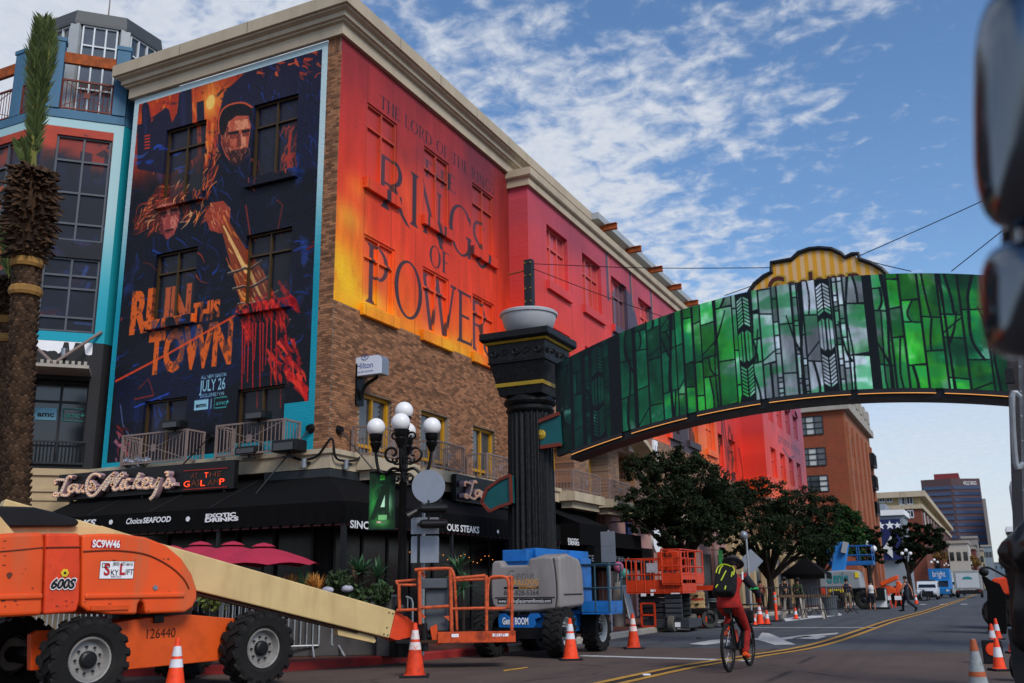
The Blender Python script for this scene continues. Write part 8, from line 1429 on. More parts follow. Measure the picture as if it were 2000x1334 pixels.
walk=dict(knR=(.1,.25,.5),anR=(.1,.3,.1),toeR=(.1,.46,.06),knL=(-.1,-.08,.48),anL=(-.1,-.42,.2),toeL=(-.1,-.36,.07),elL=(-.25,.1,1.14),wrL=(-.23,.28,.98),hnL=(-.22,.34,.93),elR=(.25,-.15,1.14),wrR=(.25,-.2,.9),hnR=(.25,-.2,.82))
fw_=gnd(1465,1301); rw=gnd(1425,1313); hd_=(fw_-rw); hd_. z=0; CW=hd_. length; hd_. normalize(); rzc=math. atan2(-hd_. x,hd_. y); sd_=Vector((hd_. y,-hd_. x,0)); BR=.385; SC_=1.12/CW
bike=thing('bicycle','black mountain bicycle with orange accents ridden away up the street','bicycle',rw,rzc); BL=CW
def BP(y,z,x=0.):return Vector((rw. x,rw. y,0))+hd_*y*BL+sd_*x+Zv*z
for y in(0,1.):
 c=BP(y,BR); b=MB(); P=[c+(hd_*math. cos(a)+Zv*math. sin(a))*(BR-.028)for a in np. linspace(0,6.2832,41)[:-1]]; b. tube(P,.029,8,closed=True); o=b. build('wheel',M_['rubber'],bike,smooth=True)
 b=MB(); P=[c+(hd_*math. cos(a)+Zv*math. sin(a))*(BR-.06)for a in np. linspace(0,6.2832,41)[:-1]]; b. tube(P,.012,6,closed=True); b. build('rim',M_['black_paint'],o); b=MB()
 for k in range(28):a=2*math. pi*k/28; sg=1 if k%2 else-1; b. tube([c+sd_*.03*sg,c+(hd_*math. cos(a+.3*sg)+Zv*math. sin(a+.3*sg))*(BR-.06)],.0022,4)
 b. build('spokes',M_['grey_metal'],o,kind='stuff'); b=MB(); b. cyl(c-sd_*.06,c+sd_*.06,.028,10); b. lathe([(.085,.045),(.085,.05)],c,16,Matrix((hd_,Zv,sd_)). transposed()); b. build('hub',M_['dark_metal'],o,kind='stuff')
b=MB(); bbk,sea,hed,hd2=BP(.42,.33),BP(.26,.82),BP(.80,.80),BP(.83,.68)
for p,q,r in((bbk,sea,.02),(sea-Zv*.06,hed,.022),(bbk,hd2,.027),(hed+Zv*.05,hd2,.025)):b. tube([p,q],r,8)
for sg in(-1,1):b. tube([bbk+sd_*.04*sg,BP(0,BR,.06*sg)],.012,6); b. tube([sea-Zv*.08,BP(0,BR,.06*sg)],.011,6); b. tube([hd2+sd_*.05*sg,BP(1.,BR,.06*sg)],.016,6)
b. build('frame',M_['black_paint'],bike); b=MB(); b. tube([sea,BP(.22,.98)],.014,8); b. tube([hed+Zv*.04,BP(.78,1.0),BP(.83,1.04)],.015,8); b. build('seat_post',M_['grey_metal'],bike,kind='stuff')
b=MB(); b. add([],[]); b. tube([BP(.10,1.0),BP(.2,1.01),BP(.38,.99)],[.08,.06,.02],8); b. build('saddle',M_['black_paint'],bike,smooth=True)
hbL,hbR=BP(.76,1.06,-.33),BP(.76,1.06,.33); b=MB(); b. tube(catmull([hbL,BP(.82,1.05,-.12),BP(.82,1.05,.12),hbR],4),.014,8); b. build('handlebar',M_['chrome'],bike)
b=MB(); b. box(BP(.98,.84),(.26,.14,.22),Matrix((sd_,hd_,Zv)). transposed()); b. build('front_bag',M_['cloth_black'],bike,bevel=.03); b=MB(); b. lathe([(.1,-.004),(.1,.004)],bbk+sd_*.06,18,Matrix((hd_,Zv,sd_)). transposed()); b. build('chainring',M_['dark_metal'],bike)
pdR,pdL=bbk+sd_*.1-Zv*.165+hd_*.03,bbk-sd_*.1+Zv*.165-hd_*.03; b=MB(); b. bar(bbk+sd_*.075,pdR,.02); b. bar(bbk-sd_*.075,pdL,.02); b. box(pdR+sd_*.05,(.09,.09,.02),rz=rzc); b. box(pdL-sd_*.05,(.09,.09,.02),rz=rzc); b. build('cranks',M_['dark_metal'],bike,kind='stuff'); b=MB(); b. box(BP(.05,.70),(.05,.03,.07),rz=rzc); b. build('rear_reflector',M_['cone'],bike)
b=MB(); b. box(BP(.42,.55),(.03,.12,.2),Matrix((sd_,hd_,Zv)). transposed()); b. build('frame_bag',M_['jlg_red'],bike)
loc=lambda v:Matrix. Rotation(-rzc,3,'Z')@(v-rw)
sp_=BP(.2,1.10); PJ=dict(pelvis=loc(sp_),chest=loc(BP(.33,1.40)),neck=loc(BP(.42,1.58)),head=loc(BP(.50,1.74)),shL=loc(BP(.42,1.53,-.2)),shR=loc(BP(.42,1.53,.2)),elL=loc(BP(.56,1.26,-.37)),elR=loc(BP(.56,1.26,.37)),wrL=loc(hbL+Vector((0,0,.05))-hd_*.07),wrR=loc(hbR+Vector((0,0,.05))-hd_*.07),hnL=loc(hbL+hd_*.01+Zv*.02),hnR=loc(hbR+hd_*.01+Zv*.02),hpL=loc(BP(.2,1.04,-.11)),hpR=loc(BP(.2,1.04,.11)),knL=loc(BP(.58,.86,-.15)),knR=loc(BP(.5,.64,.15)),anL=loc(pdL-sd_*.05+Zv*.12-hd_*.08),anR=loc(pdR+sd_*.05+Zv*.12-hd_*.08),toeL=loc(pdL-sd_*.05+Zv*.05+hd_*.08),toeR=loc(pdR+sd_*.05+Zv*.05+hd_*.08))
def pack(t,D,X,Y,s):
 c=D['pelvis']. lerp(D['neck'],.62)-Y*.22; up=(D['neck']-D['pelvis']). normalized(); n=X. cross(up); m3=Matrix((X,-n,up)). transposed(); b=MB(); b. prism([(-.15,-.26),(.15,-.26),(.18,-.1),(.17,.15),(.1,.27),(-.1,.27),(-.17,.15),(-.18,-.1)],c-n*-.0,X,up,n*.2); pk=b. build('backpack',M_['cloth_black'],t,bevel=.05,segs=3)
 bk=c-(-n)*0.; f=c+n*.205; b=MB()
 for P in([(-.15,.1),(-.13,.2),(-.06,.26),(.02,.255),(.1,.22)],[(-.1,.08),(-.08,.19),(-.04,.24)],[(.15,.05),(.16,.15),(.12,.22)],[(.12,.02),(.13,.12)],[(-.05,-.05),(.02,.14)],[(-.13,-.18),(-.1,-.12)],[(.03,-.22),(.04,-.15)]):
  b. tube(catmull([f+X*a+up*z-n*.0 for a,z in P],4),.011,5)
 b. build('lime_trim',M_['lime'],t,kind='stuff'); b=MB(); [b. box(D['sh'+S_]. lerp(D['el'+S_],.75),(.14,.14,.03),rz=.3)for S_ in 'R']; b. build('arm_band',M_['green_glow'],t); b=MB(); b. tube([D['shR']-Y*.07+Zv*.07,D['shR']-Y*.1-Zv*.06],.016,6); b. tube([D['shL']-Y*.07+Zv*.07,D['shL']-Y*.1-Zv*.06],.016,6); b. build('stripe',M_['white_print'],t,kind='stuff')
 b=MB();
 for S_ in 'LR':b. tube([D['sh'+S_],D['sh'+S_]. lerp(D['el'+S_],.6),D['el'+S_],D['el'+S_]. lerp(D['wr'+S_],.5)],[.082,.07,.06,.05],10)
 b. build('dark_sleeve',mat('charcoal sleeve','#25252b',.9),t,smooth=True,kind='stuff'); b=MB();
 for S_ in 'LR':a=D['knL' if S_=='L' else 'knR']; b. tube([D['hp'+S_]. lerp(a,.3)-X*(.03 if S_=='R' else-.03)-Y*.03,a-X*(.03 if S_=='R' else-.03)-Y*.03,a. lerp(D['an'+S_],.85)-X*(.02 if S_=='R' else-.02)-Y*.02],[.085,.06,.045],10)
 b. build('inner_leg_panel',M_['cloth_black'],t,smooth=True,kind='stuff')
 b=MB(); elli(b,[(D['pelvis']+Zv*.12,.19,.15,X,Y),(D['pelvis']-Zv*.02-Y*.05,.215,.17,X,Y),(D['pelvis']-Zv*.08-Y*.05,.2,.16,X,Y)],0,0); b. build('jacket_hem',M_['cloth_red'],t,smooth=True)
person('cyclist in a red tracksuit and wide dark hat with a black and lime backpack',rw,rzc,PJ,M_['skin'],M_['cloth_red'],M_['cloth_red'],M_['shoe_orange'],M_['hair'],1.,1.,M_['hat'],1.,'people on the street',pack)
def ped(x,y,rz,label,J,**k):p=gnd(x,y); D=(p-CP). dot(FW); return person(label,p,rz,J,k. get('skin',M_['skin_light']),k['top'],k['trou'],k. get('shoe',M_['black_paint']),k. get('hair',M_['hair']),k. get('sl',-.0),k. get('lg',1.),k. get('hat'),k. get('s',1.),sub=1)
ped(1658,1195,0,'man in navy shirt and khaki shorts seen from behind beside the grey hood',stand(),top=M_['cloth_navy'],trou=M_['cloth_khaki'],lg=.05,shoe=M_['cloth_navy'],s=.98); ped(1705,1192,0,'man in white shirt and dark overalls with tan boots',stand(),top=M_['cloth_white'],trou=M_['denim'],lg=.1,shoe=M_['boot'],s=.93)
ped(1757,1184,.2,'person in grey top and black trousers walking away',stand(**{k:v for k,v in walk. items()if k[:2]in('el','wr','hn')}),top=M_['cloth_grey'],trou=M_['cloth_black'],hair=mat('ash hair','#8a7a6a',.8),s=.92,sl=1.); ped(1775,1195,1.35,'man in navy shirt striding left across the street',stand(**walk),top=M_['cloth_navy'],trou=M_['denim'],s=1.02)
for x,y,l,top,rz,hat in((1537,1200,'person in black hat and coat standing before the canopy tent','cloth_black',.5,M_['hat']),(1562,1197,'person in dark olive clothes under the black canopy','shrub',-.4,M_['hat']),(1488,1190,'person in rust top standing beyond the orange tube','redwood',.3,None),(1507,1188,'person in bright blue shirt beyond the tree trunk','blue_print',.1,None)):ped(x,y,rz,l,stand(),top=M_[top],trou=M_['cloth_black'],hat=hat,s=1.0,sl=.8)
# ------ the street beyond: buildings, vehicles, lamps
def bands(parent,axis,c,a0,a1,rows,sgn,gm,fm,cols,name='window',dep=.12):
 for(z0,z1)in rows:glz2(parent,axis,c,a0,a1,z0,z1,sgn,gm,fm,cols,name,dep)
def glz2(parent,axis,c,a0,a1,z0,z1,sgn,gm,fm,cols,name='window',dep=.12,rws=2,t=.12):
 P=(lambda a,z,d=0.:Vector((a,c+sgn*d,z)))if axis=='X' else(lambda a,z,d=0.:Vector((c+sgn*d,a,z)))
 f=MB()
 for i in range(cols+1):a=a0+(a1-a0)*i/cols; f. bar(P(a,z0,.05),P(a,z1,.05),t,.1,up=P(1,0)-P(0,0))
 for i in range(rws+1):z=z0+(z1-z0)*i/rws; f. bar(P(a0,z,.052),P(a1,z,.052),.1,t)
 o=f. build(name,fm,parent);
 for i in range(cols):
  b=MB(); b. quad(P(a0+(a1-a0)*i/cols,z0,.02),P(a0+(a1-a0)*(i+1)/cols,z0,.02),P(a0+(a1-a0)*(i+1)/cols,z1,.02),P(a0+(a1-a0)*i/cols,z1,.02)); b. build('pane',gm if(i*7+int(z0))%3 else M_['blind'],o)
OB=atX(1645,800,-13.8); oy=OB. y; zg_=gz(oy)-.4; oz=OB. z; brx=brickwall('orange brick',[lin('#8f4426'),lin('#7a381f')],lin('#7c4630'),'X'); bry=brickwall('orange brick side',[lin('#9a5a3a'),lin('#8a4a2e')],lin('#8a6048'),'Y')
ob=thing('brick_block','orange brick block with large grid windows and fire escapes past the murals','building',(-20,oy+15,zg_)); ob_end=atX(1697,880,-13.8). y
b=MB(); b. bb(-34,-13.8,oy,ob_end,zg_,oz); b. build('wall',brx,ob)
b=MB()
for k in range(6):y=oy+1+(ob_end-oy-2)*k/5; b. bb(-13.8,-13.35,y-.8,y+.8,zg_,oz-1.5)
b. build('pilasters',bry,ob,kind='stuff'); b=MB(); b. bb(-13.8,-13.6,oy+.002,ob_end,zg_,oz-.01); b. build('side_wall',bry,ob)
b=MB(); b. bb(-34.3,-13.0,oy-.5,ob_end+.5,oz,oz+.9); b. bb(-34,-13.3,oy-.25,ob_end+.2,oz+.9,oz+1.7); b. bb(-34,-13.5,oy-.1,ob_end,oz+1.7,oz+2.8)
for k in range(6):y=oy+2+(ob_end-oy-4)*k/5; b. bb(-13.7,-13.2,y-.9,y+.9,oz+1.7,oz+3.4)
b. build('parapet',M_['concrete'],ob)
for za,zb_ in(((1585,849),(1585,814)),((1585,910),(1585,876)),((1585,961),(1585,930))):z0,z1=atY(*za,oy). z,atY(*zb_,oy). z; glz2(ob,'X',oy,-24,-16.2,z0,z1,-1,M_['glass_grey'],M_['dark_metal'],8,rws=3)
for k in range(5):
 for z in(8,12.2,16.2):y=oy+3.8+(ob_end-oy-2)*k/5.2; b=MB(); b. bb(-13.61,-13.55,y-.45,y+.45,z,z+2.4); b. build('window',M_['glass_dark'],ob)
for k,q in enumerate(((1701,905),(1703,955),(1706,1005))):z=atX(q[0],q[1],-13). z; b=MB(); y=ob_end-1; b. bb(-13.6,-11.2,y-3,y+.4,z-.15,z);
for q in((1706,912),(1709,955),(1712,1005)):
 p=atY(*q,ob_end); b=MB(); b. bb(-13.7,p. x+.4,ob_end-3,ob_end+1,p. z-.2,p. z);
 for i in range(9):b. bar((p. x+.4,ob_end-3+.5*i,p. z),(p. x+.4,ob_end-3+.5*i,p. z+1.6),.07); b. bar((-13.6+(p. x+14)*i/8,ob_end-3,p. z),(-13.6+(p. x+14)*i/8,ob_end-3,p. z+1.6),.07)
 b. bar((p. x+.4,ob_end-3,p. z+1.6),(p. x+.4,ob_end+1,p. z+1.6),.1); b. bar((-13.6,ob_end-3,p. z+1.6),(p. x+.4,ob_end-3,p. z+1.6),.1); b. bar((-13.7,ob_end-2,p. z-2),(p. x+.2,ob_end-2,p. z-.2),.1); b. build('fire_escape',M_['dark_metal'],ob)
def blk(name,label,x0,x1,ytop,Y,depth,m,base=-3.,cat='building'):
 A_,B_=atY(x0,ytop,Y),atY(x1,ytop,Y); t=thing(name,label,cat,((A_. x+B_. x)/2,Y+depth/2,gz(Y))); b=MB(); b. bb(A_. x,B_. x,Y,Y+depth,base,A_. z); b. build('wall',m,t); return t,A_. x,B_. x,A_. z
by=205; bx,ax_,bxx,bz=blk('pale_block','cream and red brick mid rise with bracketed cornice beyond the brick block',1700,1795,972,by,150,mat('pale cream render','#b09a70',.85,var=.06)); q_=lambda x,y:atY(1500+x/3.924,760+y/3.924,by)
b=MB(); zr_=q_(1130,905). z; b. bb(ax_-.1,bxx+.1,by-.12,by+150,-3,zr_); b. build('brick_base',mat('mid brick','#6e3c2d',.85,var=.1),bx); b=MB(); b. bb(ax_-1,bxx+1.2,by-1.2,by+151,bz-.3,bz+.8); b. bb(ax_-.5,bxx+.5,by-.5,by+150,zr_-.3,zr_+.5); b. build('cornice',M_['ledge'],bx)
for x0,x1,y0,y1 in((855,893,868,832),(912,950,866,830),(1008,1045,888,824),(1068,1105,884,822),(1015,1055,985,935),(1072,1112,985,930)):A_,B_=q_(x0,y0),q_(x1,y1); glz2(bx,'X',by-.15,A_. x,B_. x,A_. z,B_. z,-1,M_['glass_grey'],M_['white_frame'],2,rws=1,t=.25)
for k in range(12):
 for z in(bz-5.5,bz-10.5):y=by+6+k*12; b=MB(); b. bb(bxx+.05,bxx+.2,y,y+4,z,z+3.2); b. build('window',M_['glass_grey'],bx)
gx,g0_,g1_,gz_=blk('grey_house','low grey building with a white roof edge behind the starred banner',1706,1762,1008,178,12,mat('blue grey render','#7d858d',.8,var=.05)); b=MB(); b. bb(g0_-.2,g1_+.4,177.6,190,gz_,gz_+.9); b. build('roof_edge',M_['white_print'],gx); A_,B_=atY(1700,985,182),atY(1728,985,182); b=MB(); b. bb(A_. x,B_. x,182,190,5,A_. z); b. build('upper_wall',_mc['blue grey render'],gx)
sf=thing('star_banner','navy banner with large white stars hung on the grey building','banner',atY(1725,1080,177)); A_,B_=atY(1710,1095,177.3),atY(1757,1013,177.3); b=MB(); b. bb(A_. x,B_. x,177.2,177.35,A_. z,B_. z); b. build('cloth',M_['banner_blue'],sf)
for x,y,r_ in((1720,1027,.72),(1738,1026,.8),(1753,1026,.6)):c=atY(x,y,177.15); b=MB(); b. prism([((r_ if i%2==0 else r_*.42)*math. sin(i*math. pi/5),(r_ if i%2==0 else r_*.42)*math. cos(i*math. pi/5))for i in range(10)],c,(1,0,0),Zv,(0,-.05,0)); b. build('star',M_['white_print'],sf)
b=MB(); P=[atY(*q,176.9)for q in((1731,1062),(1741,1043),(1744,1090),(1724,1072))]; b. add(P+[p+Vector((0,.1,0))for p in P],[(0,1,2,3),(7,6,5,4),(0,4,5,1),(1,5,6,2),(2,6,7,3),(3,7,4,0)]); b. build('white_fold',M_['cloth_white'],sf)
TY=430; tw,t0,t1,tz=blk('office_tower','dark red and blue striped office tower far up the street',1798,1857,938,TY,60,mat('red granite','#4c383c',.6,var=.05)); A_,B_=atY(1857,938,TY),atY(1905,938,TY); b=MB(); ob2=26; b. add([(t1,TY,-3),(t1+10.5,TY+6,-3),(t1+10.5,TY+60,-3),(t1,TY+60,-3),(t1,TY,tz),(t1+10.5,TY+6,tz),(t1+10.5,TY+60,tz),(t1,TY+60,tz)],[(0,1,2,3),(4,5,6,7),(0,1,5,4),(1,2,6,5),(2,3,7,6),(3,0,4,7)]); b. build('angled_wall',_mc['red granite'],tw)
wb=B_. x
b=MB(); b. bb(t0+5,t1+3,TY+4,TY+50,tz,tz+2.5); b. build('roof_plant',mat('red roof plant','#7a2f33',.7),tw); gb_=mat('blue tower glass','#3c4a66',.15,.2,var=.2,bump=0)
nf=17
for k in range(nf):z=tz-4.2-(tz/nf)*k*1.0; b=MB(); b. bb(t0+.3,t1-.3,TY-.25,TY-.05,z,z+tz/nf*.52); b. build('glass_band',gb_,tw); b=MB(); d=Vector((10.5,6,0)). normalized(); n_=Vector((d. y,-d. x,0)); p=Vector((t1,TY,0)); b. bar(p+d*.4+n_*.12+Zv*(z+tz/nf*.26),p+d*11.7+n_*.12+Zv*(z+tz/nf*.26),.2,tz/nf*.52); b. build('glass_band',gb_,tw)
c=Vector((t1,TY,0))+Vector((10.5,6,0))*.4+Vector((.5,-.87,0))*.35; text(tw,'WELLS FARGO',1.5,(c. x,c. y,tz-2.6),(10.5,6,0),Zv,M_['white_print'],width=5.6)
g2,a_,c_,z_=blk('grey_tower','plain pale grey slab tower right of the striped tower',1896,1925,975,520,60,mat('grey slab concrete','#857f7a',.85,var=.04))
wt,a_,c_,z_=blk('white_tower','white gridded tower at the right edge',1973,2040,940,420,30,mat('white tower concrete','#a9abab',.8,var=.04));
for k in range(14):z=z_-6-k*4.0; b=MB(); b. bb(a_+1.5,c_-1,419.7,419.9,z,z+1.7); b. build('window_band',M_['glass_dark'],wt)
d2,a_,c_,z_=blk('dark_house','dark roofed block at the right behind the black sheet',1967,1998,1030,300,20,mat('brown block','#4f4a48',.8)); b=MB(); b. bb(a_-.3,c_,299.5,320,z_-1.2,z_+.2); b. build('roof_edge',M_['white_print'],d2)
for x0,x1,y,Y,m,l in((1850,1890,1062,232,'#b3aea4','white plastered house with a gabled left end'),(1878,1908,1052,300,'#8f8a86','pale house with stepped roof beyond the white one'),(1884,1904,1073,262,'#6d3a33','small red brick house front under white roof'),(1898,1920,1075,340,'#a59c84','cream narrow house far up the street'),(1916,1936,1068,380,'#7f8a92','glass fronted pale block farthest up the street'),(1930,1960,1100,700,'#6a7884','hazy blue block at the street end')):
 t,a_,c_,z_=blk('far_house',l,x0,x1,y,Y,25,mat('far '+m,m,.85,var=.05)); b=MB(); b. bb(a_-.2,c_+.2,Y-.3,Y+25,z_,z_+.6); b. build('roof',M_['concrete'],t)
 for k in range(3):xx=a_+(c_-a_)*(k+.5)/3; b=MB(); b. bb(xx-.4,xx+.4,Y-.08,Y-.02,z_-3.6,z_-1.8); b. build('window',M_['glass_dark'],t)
hl=MB(); hl. v=[];
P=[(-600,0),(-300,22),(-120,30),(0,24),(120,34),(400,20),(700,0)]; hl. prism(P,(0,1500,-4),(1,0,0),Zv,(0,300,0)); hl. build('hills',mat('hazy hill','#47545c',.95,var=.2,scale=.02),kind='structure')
sfm=thing('shopfront_row','beige and dark ground floor shopfronts under the trees','building',(-14,70,0)); b=MB(); b. bb(-14.4,-13.4,57,87.4,-.5,4.3)
for k in range(9):y=57.5+k*3.4; b. bb(-13.4,-13.1,y,y+.7,-.5,4.3)
b. build('wall',M_['stucco'],sfm)
for k in range(8):y=58.4+k*3.4; b=MB(); b. bb(-13.38,-13.3,y,y+2.2,.2,3.2); b. build('shop_pane',M_['glass_dark'],sfm)
for y,l in((37.4,'small blue and white hanging sign on the pink plaster'),(41,'round white hanging sign behind the red platform')):c=Vector((-12.9,y,3.3)); t=thing('hanging_sign',l,'sign',c); b=MB(); (b. box(c,(.1,.5,1.1))if y<40 else b. cyl(c-Vector((.05,.05,0)),c+Vector((.05,-.05,0)),.55,24)); b. build('panel',M_['blue_print' if y<40 else 'white_print'],t); b=MB(); b. bar(c+Zv*.6,c+Zv*.6-Vector((.9,0,0)),.05); b. build('bracket',M_['iron'],t)
p=atX(1412,1078,-11.5); text(hotel,'Offley',.75,(X2+.3,47,4.0),(0,1,0),Zv,M_['ledge'],width=3.6)
for y,l in((1020,'upper'),(1096,'lower')):c=atX(1408,y,-11.2); t=thing('street_banner',f'{l} small green banner under the trees left of the cyclist','banner',c); b=MB(); b. box(c,(.03,.7,1.0)); b. build('cloth',M_['emerald'],t); b=MB(); b. bar(c+Zv*.52-Vector((.6,0,0)),c+Zv*.52+Vector((0,.3,0)),.03); b. build('arm',M_['iron'],t)
p=gnd(1575,1196); Yt=p. y+1.5; tq=lambda x,y:atY(x,y,Yt); t=thing('canopy_tent','black pop up canopy tent between the trees and the far blue lift','tent',(tq(1572,1150). x,Yt,gz(Yt))); A_,B_,ap_=tq(1524,1122),tq(1612,1122),tq(1568,1094); w2_=(B_. x-A_. x); b=MB(); c=[Vector((A_. x,Yt,A_. z)),Vector((B_. x,Yt,A_. z)),Vector((B_. x,Yt+w2_,A_. z)),Vector((A_. x,Yt+w2_,A_. z))]; k=Vector(((A_. x+B_. x)/2,Yt+w2_/2,ap_. z+.2)); b. add(c+[k]+[q-Zv*.25 for q in c],[(0,1,4),(1,2,4),(2,3,4),(3,0,4),(0,5,6,1),(1,6,7,2),(2,7,8,3),(3,8,5,0)]); b. build('canopy',M_['black_fabric'],t)
for q in c:b=MB(); b. bar((q. x,q. y,gz(q. y)),(q. x,q. y,q. z),.06); b. build('leg',M_['galv'],t)
b=MB(); a_=tq(1524,1150); b. bb(A_. x+.3,A_. x+1.6,Yt+w2_-.1,Yt+w2_,gz(Yt)+.3,A_. z-.2); b. build('side_sheet',M_['sign_grey'],t)
p=gnd(1623,1203); h=38*(p-CP). dot(FW)/FPX; t=thing('rubbish_bin','tall grey plastic bin beside the man in khaki shorts','bin',p); b=MB(); b. lathe([(.3,0),(.34,h*.9),(.37,h*.92),(.37,h),(.31,h),(.28,.1)],p,20); b. build('bin_body',M_['plastic_grey'],t,smooth=True); b=MB(); [b. bar(p+Vector((sx*.4,-.05,h*.8)),p+Vector((sx*.4,.05,h*.8)),.05)for sx in(-1,1)]; b. build('handles',M_['plastic_grey'],t,kind='stuff')
for x,l in((1552,'left pale folding sawhorse with bracing'),(1590,'right folding sawhorse leaning beside the bin')):
 p=gnd(x,1208); t=thing('sawhorse',l,'sawhorse',p); b=MB(); [b. bar(p+Vector((sx*.45,sy*.3,0)),p+Vector((sx*.3,0,.85)),.09,.03)for sx in(-1,1)for sy in(-1,1)]; b. build('legs',M_['concrete'],t,kind='stuff'); b=MB(); b. bar(p+Vector((-.75,0,.9)),p+Vector((.75,0,.9)),.1); b. build('beam',M_['wood'],t); b=MB(); b. bar(p+Vector((-.4,-.2,.3)),p+Vector((.4,-.2,.3)),.07,.02); b. build('brace',M_['wood'],t)
P=[gnd(*q)for q in((1535,1214),(1645,1202),(1640,1198),(1530,1208))]; o=MB(). add([p+Zv*.012 for p in P],[(0,1,2,3)]). build('ground_sheet',M_['cloth_white'],None); tagit(o,'white sheet laid on the road under the sawhorses','sheet')
bx0,bx1=gnd(1493,1213),gnd(1645,1196); make_barr((bx0. x-.6,bx0. y+1),(bx0. x+1.3,bx0. y+2.4),'dark crowd barrier behind the orange tube',M_['dark_metal']); make_barr((bx0. x+1.4,bx0. y+2.6),(bx0. x+2.8,bx0. y+4.5),'dark crowd barrier behind the sawhorses',M_['dark_metal'])
t=thing('sand_barrier','orange and white folding barricades beside the walker','barrier',gnd(1745,1187)); p=gnd(1745,1187)
for k in range(3):b=MB(); q=p+Vector((-.9+k*.6,.2*k,0)); b. prism([(-.25,0),(-.17,0),(0,1.1),(.17,0),(.25,0),(.06,1.3),(-.06,1.3)],q,(1,0,0),Zv,(0,.08,0)); b. build('trestle',M_['jlg_red'],t); b=MB(); b. bb(q. x-.2,q. x+.2,q. y-.04,q. y-.01,.3,.55); b. build('board',M_['white_print'],t)
p=gnd(1716,1190); t=thing('leaning_board','white board leaning beside the man in overalls','board',p); b=MB(); b. box(p+Zv*.55,(1.0,.06,1.1)); b. build('panel',M_['white_print'],t); b=MB(); b. box(p+Zv*.06,(1.3,.5,.12)); b. build('foot',M_['black_paint'],t)
def vehicle(name,label,cat,p,L,Wd,H,prof,m,glass,back=False,rz=0.,lamps=None,group=None):
 t=thing(name,label,cat,p,rz,group); O=Vector(p); Mx=Matrix. Rotation(rz,3,'Z'); F=lambda x,y,z:O+Mx@Vector((x,y,z))
 b=MB(); b. prism(prof,F(-Wd/2,0,0),Mx@Vector((0,1,0)),Zv,Mx@Vector((Wd,0,0))); b. build('body',m,t,bevel=.05)
 for nm,gg in glass:b=MB(); b. add([F(*q)for q in gg],[tuple(range(len(gg)))]); b. build(nm,M_['windscreen'],t)
 for x in(-1,1):
  for y in(L*.18,L*.8):wheel(t,F(x*(Wd/2-.1),y,H*.2),Mx@Vector((x,0,0)),H*.2,.24,M_['grey_metal'],None,0)
  b=MB(); b. box(F(x*Wd*.36,-.02 if not back else-.02,H*.42),(Wd*.16,.06,H*.1),rz=rz); b. build('tail_lamp' if back else 'headlight',M_['tail']if back else M_['lamp_lens'],t)
 b=MB(); b. box(F(0,-.04,H*.24),(Wd*.95,.1,H*.12),rz=rz); b. build('bumper',M_['black_paint'],t); b=MB(); b. box(F(0,-.025,H*.36),(Wd*.5,.05,H*.1),rz=rz); b. build('plate' if back else 'grille',M_['black_paint']if not back else M_['white_print'],t); return t,F
p=gnd(1812,1172); s=1.; t,F=vehicle('parked_car','white utility vehicle with dark push bar parked facing the camera','car',p,4.9,1.95,1.85,[(0,.35),(0,.95),(1.2,1.15),(1.9,1.8),(4.2,1.85),(4.85,1.2),(4.85,.35)],M_['truck_white'],[('windscreen',[(-.85,1.22,1.19),(.85,1.22,1.19),(.72,1.85,1.74),(-.72,1.85,1.74)]),('side_glass',[(.985,1.6,1.2),(.985,4.2,1.2),(.985,4.0,1.72),(.985,2.0,1.7)])]); b=MB(); b. box(F(0,2.4,1.92),(1.5,.3,.12)); b. build('light_bar',M_['dark_metal'],t); b=MB(); b. box(F(0,-.12,.62),(1.2,.06,.5)); b. build('push_bar',M_['black_paint'],t)
p=gnd(1843,1167); t,F=vehicle('parked_car','silver car half hidden behind the white utility vehicle','car',p+Vector((.2,6,0)),4.5,1.8,1.5,[(0,.3),(0,.75),(1.1,.95),(1.8,1.45),(3.4,1.5),(4.4,.95),(4.4,.3)],M_['truck_grey'],[('windscreen',[(-.75,1.12,.98),(.75,1.12,.98),(.62,1.78,1.4),(-.62,1.78,1.4)])])
